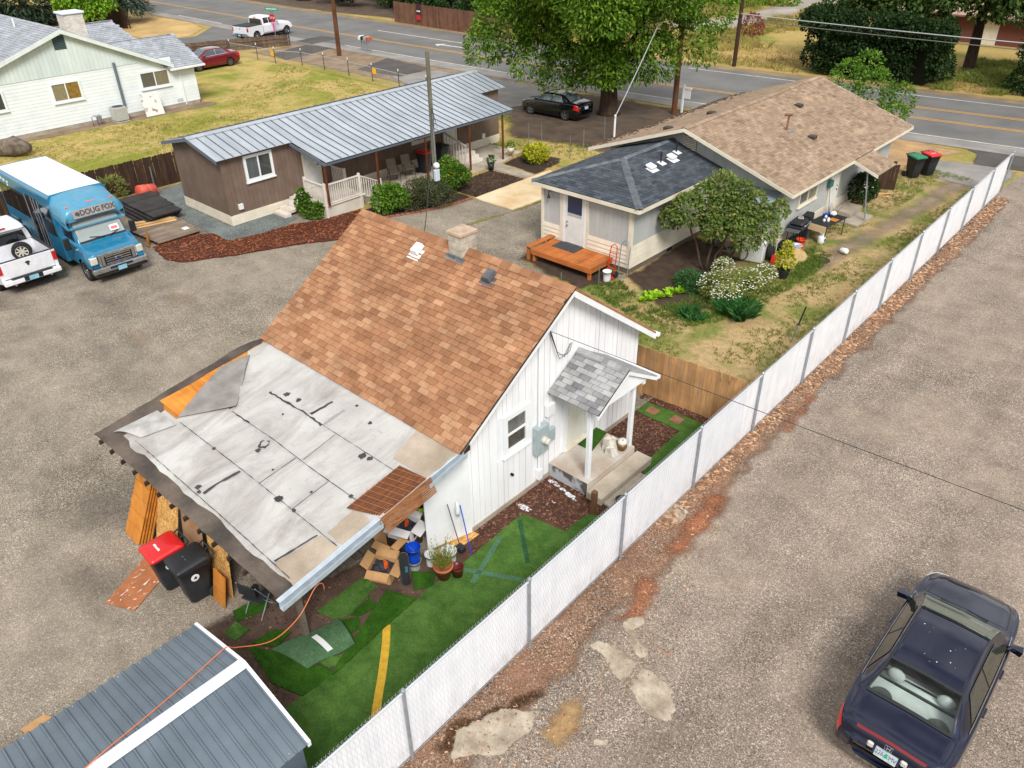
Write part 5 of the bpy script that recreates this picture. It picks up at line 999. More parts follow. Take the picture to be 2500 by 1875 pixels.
for y in py_:
    mb=MB(); mb.tube([(fx(y)+.055,y,0),(fx(y)+.055,y,1.84)],.031,10); mb.lathe([(.042,0),(.042,.02),(.02,.05)],(fx(y)+.055,y,1.84),10); obj('post',mb,FPO,vf_,False)
for a,b in zip(py_,py_[1:]):
    mb=MB(); mb.tube([(fx(a)+.055,a+.03,1.80),(fx(b)+.055,b-.03,1.80)],.022,8); obj('top_rail',mb,mat('rail_pale',S(206,212,220),rough=.4,metal=.3),vf_)
    mb=MB(); mb.tube([(fx(a)+.03,a+.03,.06),(fx(b)+.03,b-.03,.06)],.006,4); obj('tension_wire',mb,FPO,vf_)
smb=MB(); smb.box(-.004,.004,-.0392,.0392,.05,1.74); sme=smb.mesh('slat'); sme.materials.append(FSL)
ys=[1.45+.083*i for i in range(int(39.5/.083))]; order=sorted(ys,key=lambda y:abs(y-6)+(0 if y>3 else 5)); ind=set(order[:300]); mb=MB()
for y in ys:
    if y in ind: put('slat',sme,vf_,Matrix.Translation((fx(y),y,0))@Matrix.Rotation(-ang,4,'Z'))
    else: mb.box(fx(y)-.004,fx(y)+.004,y-.0392,y+.0392,.05,1.74)
obj('far_slats',mb,FSL,vf_,kind='stuff')
mb=MB(); yb=1.4; hw=.0035; dz=.1; 
def wire(p,q,r=.0019):
    p=Vector(p);q=Vector(q); k=len(mb.v); ax=Vector((1,0,0)); t=(q-p).normalized(); s=ax.cross(t)*r; a=ax*r
    mb.add([p+a,p+s-a*.5,p-s-a*.5,q+a,q+s-a*.5,q-s-a*.5],[(0,1,4,3),(1,2,5,4),(2,0,3,5)])
nz=17
for i in range(int((41-1.4)/.075)):
    y=1.4+i*.075; far=y>16
    if far:
        wire((fx(y)+.012,y,1.74),(fx(y)+.01,y+.03,1.835)); wire((fx(y)+.012,y+.075,1.74),(fx(y)+.01,y+.045,1.83)); continue
    for s_ in(1,-1):
        z=.05; yy=y
        for k in range(nz):
            z2=z+.103; y2=yy+s_*.0375*(1 if k%2==0 else -1); wire((fx(yy)+.012,yy,z),(fx(y2)+.012,y2,z2)); z,yy=z2,y2
    wire((fx(y)+.012,y,1.79),(fx(y)+.01,y+.02,1.86)); wire((fx(y)+.012,y,1.79),(fx(y)+.01,y-.02,1.85))
obj('chain_link',mb,mat('chain_wire',S(214,218,226),rough=.45,metal=.2),vf_,kind='stuff')
# ================================================================== WOODEN FENCES
def picket_fence(name,label,p,q,h,wd,m,seed=1,dog=True,rails=True,post=2.4,hv=.03,off=.0,railm=None,front=1):
    p=Vector(p);q=Vector(q); d=(q-p).normalized(); n=Vector((d.y,-d.x))*front; L0=(q-p).length; rr=random.Random(seed)
    T=thing(name,label,'fence',(*((p+q)/2),0),world=True); N=int(L0/wd)
    base=MB(); e=.03 if dog else 0; base.prism([(0,0,0),(wd*.97,0,0),(wd*.97,0,h-e),(wd*.97-e,0,h),(e,0,h),(0,0,h-e)],(0,.018,0)); base.f=[f[::-1] for f in base.f]; me=base.mesh('picket'); me.materials.append(m)
    for i in range(N):
        c=p+d*(i*wd)+n*rr.uniform(0,.008); put('picket',me,T,frame((c.x,c.y,.02+rr.uniform(-hv,hv)-hv),(d.x,d.y,0),(-d.y,d.x,0))@Matrix.Rotation(rr.uniform(-.01,.01),4,'Y'))
    if rails:
        for z in(.35,h-.3):
            a=p-n*.03; b=q-n*.03; s=n*.02; mb=MB(); mb.hull8([(*(a-s),z),(*(b-s),z),(*(b+s*.4),z),(*(a+s*.4),z),(*(a-s),z+.09),(*(b-s),z+.09),(*(b+s*.4),z+.09),(*(a+s*.4),z+.09)]); obj('rail',mb,railm or m,T)
        k=int(L0/post)
        for i in range(k+1):
            c=p+d*(L0*i/max(1,k))-n*.09; wbox('post',railm or m,T,c.x-.045,c.x+.045,c.y-.045,c.y+.045,0,h-.05)
    return T
CEDF=wood('cedar_fence',S(206,162,112),S(176,132,88),2,.18,.8,16,S(184,160,134))
picket_fence('cedar_fence','short golden cedar plank fence between white cottage and slatted fence',(-10.6,16.22),(-6.98,16.55),1.52,.118,CEDF,3,False,front=1,hv=.015)
DKF=wood('dark_fence',S(96,70,52),S(58,42,34),2,.25,.85,14,S(74,60,50))
picket_fence('dog_ear_fence','weathered dark brown dog-ear fence behind the blue bus',(-38.35,2.0),(-38.0,17.3),1.52,.148,DKF,5,True,front=1,hv=.03)
mb=MB(); mb.tube([(-37.75,15.6,0),(-37.72,15.6,1.15)],.03,6); solo('fence_pipe',mb,GALV,'short galvanised pipe standing beside the dark dog-ear fence','pipe')
picket_fence('broken_fence','dark splintered fence stub beside the two wheeled bins',(-12.0,37.6),(-10.95,38.2),1.35,.15,DKF,8,False,hv=.12)
picket_fence('low_board_fence','low grey-brown board fence behind the red car',(-69.8,32.5),(-66.0,42.5),.95,.2,wood('grey_fence',S(116,98,84),S(84,70,60),2,.2,.85,10),9,False,front=-1,hv=.02)
FARF=wood('far_fence',S(124,90,72),S(98,68,54),2,.16,.85,6)
picket_fence('roadside_fence','tall red-brown plank fence across the road with banner',(-69.0,57.4),(-52.5,56.9),1.95,.3,FARF,10,False,front=1,hv=.02)
picket_fence('corner_fence','dark plank fence at the street corner behind mint house',(-95,35.6),(-87.3,37.8),1.9,.3,DKF,12,False,front=1,hv=.02)
picket_fence('backyard_fence','long dark plank fence beyond the mint house roof',(-112,26),(-94.8,34.6),1.9,.3,DKF,13,False,front=1,hv=.02)
# wire fence with steel posts by the lawn
wf=thing('wire_fence','low wire fence with dark steel posts along the dry lawn','fence',(-52,37.8,0),world=True)
PP=[(-66,36.6),(-62.5,37.0),(-59.9,37.0),(-57.5,37.9),(-54.6,37.95),(-51.4,37.85),(-48.4,37.7),(-45.2,37.5),(-42.2,37.4)]
for x,y in PP:
    mb=MB(); mb.tube([(x,y,0),(x,y,1.15)],.035,6); o=obj('post',mb,mat('dark_steel',S(70,68,64),rough=.7),wf); mb=MB(); mb.tube([(x,y,1.15),(x,y,1.3)],.036,6); obj('post_cap',mb,WPLAS,o)
for (a,b),(c,d) in zip(PP,PP[1:]):
    mb=MB(); mb.tube([(a,b,1.0),(c,d,1.0)],.022,5); obj('top_wire',mb,WIRE_L,wf)
    mb=MB(); n=int(math.hypot(c-a,d-b)/.16)
    for i in range(n): 
        t0=i/n; mb.tube([(a+(c-a)*t0,b+(d-b)*t0,.02),(a+(c-a)*(t0+1/n),b+(d-b)*(t0+1/n),1.0)],.003,3,False); mb.tube([(a+(c-a)*t0,b+(d-b)*t0,1.0),(a+(c-a)*(t0+1/n),b+(d-b)*(t0+1/n),.02)],.003,3,False)
    obj('wire_mesh',mb,WIRE_L,wf,kind='stuff')
YS=mat('yellow_sign',S(240,178,30),rough=.5)
for i,(x,y) in enumerate(((-60.0,36.93),(-48.0,37.63))): wbox('sign',YS,wf,x-.22,x+.22,y-.06,y-.045,.62,.98,.004)
# ================================================================== VEHICLES
def cr(p0,p1,p2,p3,t):
    return .5*((2*p1)+(-p0+p2)*t+(2*p0-5*p1+4*p2-p3)*t*t+(-p0+3*p1-3*p2+p3)*t**3)
class Shell:
    """car skin lofted from stations (y, zbot, wsill, zbelt, wbelt, ztop, wtop)"""
    def __init__(s,st): s.st=st
    def par(s,y):
        S_=s.st
        if y<=S_[0][0]: return S_[0][1:]
        if y>=S_[-1][0]: return S_[-1][1:]
        for i in range(len(S_)-1):
            if S_[i][0]<=y<=S_[i+1][0]:
                h=S_[i+1][0]-S_[i][0]; t=(y-S_[i][0])/h; out=[]
                for k in range(1,7):
                    def sl(j):
                        if j<=0 or j>=len(S_)-1: return None
                        a=(S_[j][k]-S_[j-1][k])/(S_[j][0]-S_[j-1][0]); b=(S_[j+1][k]-S_[j][k])/(S_[j+1][0]-S_[j][0])
                        return 0 if a*b<=0 else 2*a*b/(a+b)
                    d=(S_[i+1][k]-S_[i][k])/h; m0=sl(i); m1=sl(i+1); m0=d if m0 is None else m0; m1=d if m1 is None else m1
                    out.append((2*t**3-3*t*t+1)*S_[i][k]+(t**3-2*t*t+t)*h*m0+(-2*t**3+3*t*t)*S_[i+1][k]+(t**3-t*t)*h*m1)
                return out
    def sec(s,y):
        zb,ws,zl,wl,zt,wt=s.par(y)
        return [(0,zb),(ws*.8,zb),(ws,zb+.13),(max(ws,wl)*1.02,zb+.42*(zl-zb)),(wl,zl),(wl*.94,zl+.035*(zt>zl+.1)+.012),(wt,zt-max(.02,.11*(zt-zl))),(wt*.72,zt-.018),(0,zt)]
    def P(s,y,v):
        sg=1 if v>=0 else -1; v=abs(v); Q=s.sec(y); i=min(7,int(v)); t=v-i
        g=lambda k:Q[max(0,min(8,k))] if k<=8 else (-Q[7][0],Q[7][1])
        p=[g(i-1) if i else (-Q[1][0],Q[1][1]),g(i),g(i+1),g(i+2)]
        f=.85; x=cr(*[q[0] for q in p],t)*f+(p[1][0]*(1-t)+p[2][0]*t)*(1-f); z=cr(*[q[1] for q in p],t)*f+(p[1][1]*(1-t)+p[2][1]*t)*(1-f)
        return Vector((sg*x,y,z))
    def N(s,y,v):
        e=.02; sg=1 if v>=0 else -1; a=s.P(y+e,v)-s.P(y-e,v); vv=min(max(abs(v),.03),7.97); b=s.P(y,sg*(vv+e))-s.P(y,sg*(vv-e)); n=b.cross(a)*sg
        n=n.normalized() if n.length>1e-9 else Vector((0,0,1)); c=s.P(y,v)-Vector((0,y,.75)); return n if n.dot(c)>0 else -n
    def patch(s,f,nu=8,nv=8,off=.006,th=.004):
        rows=[];low=[]
        for i in range(nu+1):
            r=[];l=[]
            for j in range(nv+1):
                y,v=f(i/nu,j/nv); n=s.N(y,v); p=s.P(y,v); r.append(p+n*off); l.append(p+n*(off-th))
            rows.append(r); low.append(l)
        mb=MB(); mb.grid(rows); a=rows[0][0];b_=rows[0][1];c=rows[1][0]; nf=(b_-a).cross(c-a)
        y,v=f(0.5/nu,.5/nv)
        if nf.dot(s.N(y,v))<0: mb.f=[q[::-1] for q in mb.f]
        return mb
    def body(s,wheels,rw,ny=64,holes=()):
        y0,y1=s.st[0][0],s.st[-1][0]; ys=sorted(set([y0+(y1-y0)*i/ny for i in range(ny+1)]+[q[0] for q in s.st])); vs=[i/3 for i in range(25)]
        mb=MB(); idx={}
        for i,y in enumerate(ys):
            for j,v in enumerate(vs):
                for sg in(1,-1):
                    if sg<0 and j in(0,24): idx[i,j,sg]=idx[i,j,1]; continue
                    p=s.P(y,v*sg)
                    if v<4.01:
                        for wy in wheels:
                            dy,dz=p.y-wy,p.z-rw; d=math.hypot(dy,dz)
                            if d<rw*1.16 and v<3.7: p=Vector((p.x,wy+dy/max(d,.01)*rw*1.16,rw+dz/max(d,.01)*rw*1.16)) if dz>-.05 and d>rw*.95 else p
                    idx[i,j,sg]=len(mb.v); mb.v.append(tuple(p))
        for i in range(len(ys)-1):
            for j in range(24):
                ym=(ys[i]+ys[i+1])/2; vm=(vs[j]+vs[j+1])/2; z=s.P(ym,vm).z
                if vm<3.7 and vm>1 and any(math.hypot(ym-wy,z-rw)<rw*1.05 for wy in wheels): continue
                for sg in(1,-1):
                    if any(h(ym,vm*sg) for h in holes): continue
                    q=(idx[i,j,sg],idx[i,j+1,sg],idx[i+1,j+1,sg],idx[i+1,j,sg]); q=tuple(dict.fromkeys(q))
                    if len(q)<3: continue
                    q=q if sg<0 else q[::-1]
                    mb.f.append(q[::-1]); mb.mi.append(0)
        for i,fl in((0,1),(len(ys)-1,0)):
            ring=[idx[i,j,1] for j in range(25)]+[idx[i,j,-1] for j in range(23,0,-1)]; mb.f.append(tuple(ring if fl else ring[::-1])); mb.mi.append(0)
        return mb
def wheel(parent,x,y,r,w=.21,rim=None,spokes=5):
    sg=1 if x>0 else -1; Mx=Matrix.Rotation(rad(90)*sg,3,'Y'); mb=MB(); mb.lathe([(r*.62,-w*.5),(r*.93,-w*.5),(r,-w*.36),(r,w*.36),(r*.93,w*.5),(r*.66,w*.5),(r*.62,w*.35)],(x,y,r),22,Mx)
    wh=obj('wheel',mb,TYRE,parent,True); mb=MB(); mb.lathe([(r*.64,w*.3),(r*.64,w*.44),(r*.58,w*.42),(r*.56,w*.25)],(x,y,r),22,Mx)
    mb.lathe([(r*.16,w*.25),(r*.14,w*.42)],(x,y,r),10,Mx)
    for k in range(spokes):
        a=2*math.pi*k/spokes; c,s_=math.cos(a),math.sin(a); n=Vector((-s_,c,0))*r*.085; p=[Vector((c,s_,0))*r*.1-n,Vector((c,s_,0))*r*.6-n*.8,Vector((c,s_,0))*r*.6+n*.8,Vector((c,s_,0))*r*.1+n]
        mb.hull8([Mx@(q+Vector((0,0,w*.28)))+Vector((x,y,r)) for q in p]+[Mx@(q+Vector((0,0,w*.4)))+Vector((x,y,r)) for q in p])
    obj('rim',mb,rim or ALLOY,wh)
    return wh
def sedan(name,label,loc,rz,col,L_=4.85,W=1.82,H_=1.45,glz=GLASS,rim=ALLOY,interior=False,lampc=None,g=None,trimm=None,detail=True):
    T=thing(name,label,'car',loc,rz,g); h=L_/2; w=W/2; k=L_/4.85
    TB=[(0,.40,.55,.62,.60,.70,.5),(.04,.28,.80,.74,.80,.85,.62),(.12,.23,.88,.88,.87,.995,.70),(.26,.2,.93,.93,.92,1.045,.745),(.72,.18,.98,.955,.965,1.085,.76),(1.02,.17,1,.955,.975,1.27,.70),(1.36,.17,1,.955,.98,1.41,.655),(1.75,.17,1,.95,.98,1.458,.645),(2.3,.17,1,.94,.98,1.462,.645),(2.75,.17,1,.93,.975,1.43,.65),(3.15,.17,1,.92,.97,1.24,.69),(3.62,.17,.99,.90,.955,1.0,.74),(3.8,.18,.985,.885,.95,.968,.73),(4.3,.2,.94,.80,.90,.888,.68),(4.6,.23,.84,.71,.79,.785,.58),(4.76,.27,.66,.63,.60,.69,.44),(4.86,.34,.42,.54,.36,.57,.27)]
    hs=H_/1.46; st=[(-h+r*L_/4.86,a,b*w,c,d*w,e if e<1.1 else e*hs,f*w) for r,a,b,c,d,e,f in TB]
    sh=Shell(st); rw=.325; wy=(-h+1.05*k,-h+3.82*k)
    yb0,yb1=-h+.73*k,-h+1.38*k; yf0,yf1=-h+2.78*k,-h+3.6*k
    bw=6.12
    ins=lambda v,a,b:a<v<b
    hol=()
    if interior: hol=(lambda y,v:yb0+.05<y<yb1-.03 and abs(v)>bw+.12,)
    obj('body',sh.body(wy,rw,holes=hol),col,T,True)
    for x in(-1,1):
        for y in wy: wheel(T,x*(w-.115),y,rw,.2,rim)
    wl=MB()
    for y in wy: wl.box(-w+.12,w-.12,y-.36,y+.36,.2,.7)
    wl.box(-w*.85,w*.85,-h+.3,h-.35,.16,.3); obj('underbody',wl,DARK,T)
    FR=mat('black_frit',S(40,42,44),rough=.25)
    gm=glz; gw=glass('green_grey_glass',S(92,106,98),.05) if interior else glz; gs=glass('olive_glass',S(52,56,48),.05) if interior else glz
    def vmap(lo): return lambda t:(lo+(8-lo)*2*t) if t<.5 else -(8-(8-lo)*2*(t-.5))
    vr=vmap(bw+.1); vr2=vmap(bw+.02)
    if interior:
        rim_=MB()
        for (a,b) in((yb0,yb1),):
            for f in(lambda u,t,a=a:(a+.06*u,vr2(t)),lambda u,t,b=b:(b-.05*u,vr2(t)),lambda u,t,a=a,b=b:(a+(b-a)*t,bw+.02+.2*u),lambda u,t,a=a,b=b:(a+(b-a)*t,-(bw+.02+.2*u))):
                m_=sh.patch(f,5,20,.016); k0=len(rim_.v); rim_.v+=m_.v; rim_.f+=[tuple(i+k0 for i in q) for q in m_.f]; rim_.mi+=m_.mi
        obj('window_surround',rim_,FR,T,True); obj('windshield_surround',sh.patch(lambda u,t:(yf0-.02+(yf1-yf0+.03)*u,vr2(t)),8,20,.010),FR,T,True)
    else:
        obj('rear_surround',sh.patch(lambda u,t:(yb0+(yb1-yb0)*u,vr2(t)),6,14,.004),FR,T,True); obj('windshield_surround',sh.patch(lambda u,t:(yf0-.02+(yf1-yf0+.03)*u,vr2(t)),6,14,.004),FR,T,True)
    e=.05
    obj('rear_window',sh.patch(lambda u,t:(yb0+e+(yb1-yb0-2*e)*u,vr(t)),12,20,.02),gm,T,True); obj('windshield',sh.patch(lambda u,t:(yf0+e*.4+(yf1-yf0-e*1.4)*u,vr(t)),12,20,.02),gw,T,True)
    TR=trimm or FR
    for sg in(1,-1):
        A=lambda u,t,a0,a1,b0,b1:((a0+(a1-a0)*u)*(1-t)+(b0+(b1-b0)*u)*t,sg*(5.12+.74*t))
        side=[(-h+1.22*k,-h+2.12*k,-h+1.5*k,-h+2.1*k),(-h+2.17*k,-h+3.42*k,-h+2.15*k,-h+2.85*k)]
        obj('window_trim',sh.patch(lambda u,t:A(u,-.02+1.04*t,-h+1.2*k,-h+3.44*k,-h+1.48*k,-h+2.87*k),10,4,.004),TR,T,True)
        for q in side: obj('side_window',sh.patch(lambda u,t,q=q:A(u,t,*q),8,5,.009),gs,T,True)
        obj('belt_trim',sh.patch(lambda u,t:(-h+1.05*k+2.55*k*u,sg*(4.93+.12*t)),14,1,.012),CHROME if detail else FR,T,True)
        obj('tail_lamp',sh.patch(lambda u,t:(-h+.05+.36*k*u*(1-.25*t),sg*(3.45+1.0*t)),6,5,.012),REDLAMP,T,True)
        obj('headlamp',sh.patch(lambda u,t:(h-.58*k+.5*k*u,sg*(4.0+.6*t)),6,5,.012),lampc or CLEARLAMP,T,True)
        for hy in(-h+1.75*k,-h+2.75*k):
            p=sh.P(hy,sg*3.75); mb=MB(); mb.bev(p.x-.02,p.x+.03 if sg>0 else p.x+.02,p.y-.11,p.y+.11,p.z-.02,p.z+.02,.008) if sg>0 else mb.bev(p.x-.03,p.x+.02,p.y-.11,p.y+.11,p.z-.02,p.z+.02,.008); obj('door_handle',mb,col,T)
        p=sh.P(-h+3.3*k,sg*4.9); mb=MB(); mb.hull8([(p.x,p.y-.04,p.z-.0),(p.x+sg*.2,p.y-.1,p.z+.02),(p.x+sg*.2,p.y+.05,p.z+.02),(p.x,p.y+.06,p.z),(p.x,p.y-.04,p.z+.1),(p.x+sg*.22,p.y-.12,p.z+.15),(p.x+sg*.2,p.y+.06,p.z+.13),(p.x,p.y+.06,p.z+.08)]); obj('mirror',mb,col,T)
        for y0_,y1_ in((-h+1.35*k,-h+1.36*k),(-h+2.14*k,-h+2.15*k),(-h+3.3*k,-h+3.31*k)): obj('door_seam',sh.patch(lambda u,t,a=y0_:(a+.012*u,sg*(2.2+2.7*t)),1,8,.003,.002),FR,T)
        obj('roof_channel',sh.patch(lambda u,t:(-h+1.2*k+1.75*k*u,sg*(6.25+.1*t)),10,1,.006),FR,T)
    # boot lid seam, bumper seam, plate
    obj('boot_seam',sh.patch(lambda u,t:(-h+.14+.012*u,vmap(5.2)(t)),1,16,.004,.002),FR,T)
    for sg in(1,-1): obj('boot_seam',sh.patch(lambda u,t:(-h+.14+.62*k*t,sg*(5.55+.05*u)),1,8,.004,.002),FR,T)
    obj('bonnet_seam',sh.patch(lambda u,t:(-h+3.72*k+.012*u,vmap(6.0)(t)),1,12,.004,.002),FR,T)
    for sg in(1,-1): obj('bonnet_seam',sh.patch(lambda u,t:(-h+3.72*k+.9*k*t,sg*(5.75+.05*u)),1,8,.004,.002),FR,T)
    M=frame((0,-h+.035,.74),(1,0,0),(0,.35,1)); mb=MB(); mb.bev(-.17,.17,-.085,.085,-.006,.006,.003); pl=obj('licence_plate',mb,PLATE,T,M=M@Matrix.Translation((0,0,.03)))
    return T,sh,pl,M,h,k,w
# --- navy sedan in the lane
NAVY=paint('navy_paint',S(19,26,56),.26,.7,.9,0)
AG=glass('clear_glass',S(120,130,128),.05,(.90,.94,.93,1))
car,sh,pl,PM,h,k,w=sedan('sedan','dark navy blue sedan parked alone on the gravel lane','' or (-.62,11.63,.01),0,NAVY,4.86,1.84,1.46,AG,interior=True,trimm=mat('black_trim',S(24,25,27),rough=.3))
INTM=mat('pale_grey_upholstery',S(206,216,212),S(190,200,198),4,.9); IND=mat('interior_dark',S(96,102,98),S(80,86,84),4,.9)
mb=MB(); mb.box(-.72,.72,-h+.74,-h+1.28,.86,.90); obj('parcel_shelf',mb,INTM,car)
mb=MB(); mb.box(-.78,.78,-h+.7,h-1.25,.30,.36); obj('cabin_floor',mb,IND,car)
for x in(-.3,.3): 
    mb=MB(); mb.lathe([(.16,-.03),(.17,.03),(.15,.07)],(x*1.5,-h+.92,.875),16); obj('speaker',mb,IND,car)
mb=MB(); mb.bev(-.68,.68,-h+1.3,-h+1.5,.4,1.02,.06); mb.bev(-.68,.68,-h+1.45,-h+1.95,.4,.62,.06); rs=obj('rear_seat',mb,INTM,car,True)
for x in(-.4,.4): 
    mb=MB(); mb.lathe([(.001,-.12),(.08,-.105),(.13,-.06),(.15,0),(.13,.06),(.08,.105),(.001,.12)],(0,0,0),16,Matrix.Diagonal((1,.5,1)),False); mb.xf(Matrix.Translation((x,-h+1.33,1.1))); obj('headrest',mb,INTM,rs,True)
for x in(-.38,.38):
    mb=MB(); mb.bev(x-.25,x+.25,-h+2.2,-h+2.4,.45,1.05,.07); mb.bev(x-.25,x+.25,-h+2.35,-h+2.85,.45,.62,.06); mb.bev(x-.13,x+.13,-h+2.2,-h+2.3,1.06,1.24,.04); obj('front_seat',mb,IND,car,True)
mb=MB(); mb.bev(-.72,.72,-h+3.05,-h+3.4,.7,.9,.05); obj('dashboard',mb,IND,car,True)
mb=MB(); mb.tube([(-.38+.17*math.cos(a*.5236),-h+3.0-.06*math.sin(a*.5236),.92+.16*math.sin(a*.5236)) for a in range(13)],.014,6,False); obj('steering_wheel',mb,BLACK,car,True)
text('plate_text','226 CMV',.105,INK,pl,Matrix.Translation((0,0,.006)),.001,.8)
mb=MB(); mb.add([(-.02,-.03,.007),(.02,-.03,.007),(.0,.05,.007)],[(0,1,2)]); mb.prism([(-.022,-.035,.006),(.022,-.035,.006),(.03,.0,.006),(.0,.06,.006),(-.03,.0,.006)],(0,0,.002)); obj('plate_tree',mb,mat('plate_green',S(40,160,120),rough=.5),pl)
for x in(-.26,.26):
    mb=MB(); mb.bev(x-.05,x+.05,-h-.005,-h+.05,.74,.86,.02); obj('reverse_lamp',mb,CLEARLAMP,car)
def ring(mb,rx,ry,r,z,n=16):
    mb.tube([(rx*math.cos(2*math.pi*i/n),ry*math.sin(2*math.pi*i/n),z) for i in range(n+1)],r,5,False)
EM=frame((0,-h+.045,.90),(1,0,0),(0,.75,1)); mb=MB(); mb.tube([(-.05,-.035,.03),(-.06,.04,.03),(.06,.04,.03),(.05,-.035,.03),(-.05,-.035,.03)],.006,5); mb.tube([(-.03,.035,.03),(-.022,-.03,.03)],.006,5); mb.tube([(.03,.035,.03),(.022,-.03,.03)],.006,5); mb.tube([(-.025,0,.03),(.025,0,.03)],.006,5); obj('emblem',mb,CHROME,car,M=EM)
vm_=lambda t:(5.6+(8-5.6)*2*t) if t<.5 else -(8-(8-5.6)*2*(t-.5))
obj('brake_light_strip',sh.patch(lambda u,t:(-h+.085+.03*u+.0*t,vm_(.22+.56*t)),2,14,.012),paint('deep_red_lamp',S(120,20,26),.2),car,True)
mb=MB(); 
for s_ in(1,-1):
    for i in range(2): mb.tube([sh.P(h-1.22+.02*i,s_*7.2)+Vector((0,0,.03)),sh.P(h-1.18,s_*7.9)+Vector((0,.0,.035))],.012,5)
obj('wiper',mb,BLACK,car)
q=random.Random(5); mb=MB()
for i in range(11):
    y=-h+q.uniform(1.5,2.4); v=q.uniform(6.9,7.98)*q.choice((1,-1)); p=sh.P(y,v)+sh.N(y,v)*.004; r=q.uniform(.004,.014); mb.add([(p.x+r*math.cos(a)*q.uniform(.6,1.2),p.y+r*math.sin(a)*q.uniform(.6,1.2),p.z+.001) for a in(0,1,2,3,4,5)],[(0,1,2,3,4,5)])
obj('bird_droppings',mb,WPLAS,car,kind='stuff')
# --- black sedan under the walnut tree, red sedan by the mint house
BKP=paint('black_paint',S(16,19,24),.2,.3,.8)
sedan('sedan','black sedan parked on dirt beneath the big leafy tree',(-31.95,38.85,.01),rad(93),BKP,4.62,1.8,1.44,glass('grey_glass',S(96,108,112),.08),detail=False)
REDP=paint('burgundy_paint',S(120,18,36),.22,.3,.9)
sedan('sedan','burgundy sedan half hidden behind the mint house',(-62.75,32.75,.01),rad(182),REDP,4.85,1.84,1.45,glass('blue_glass',S(60,76,84),.06),trimm=CHROME,detail=True)
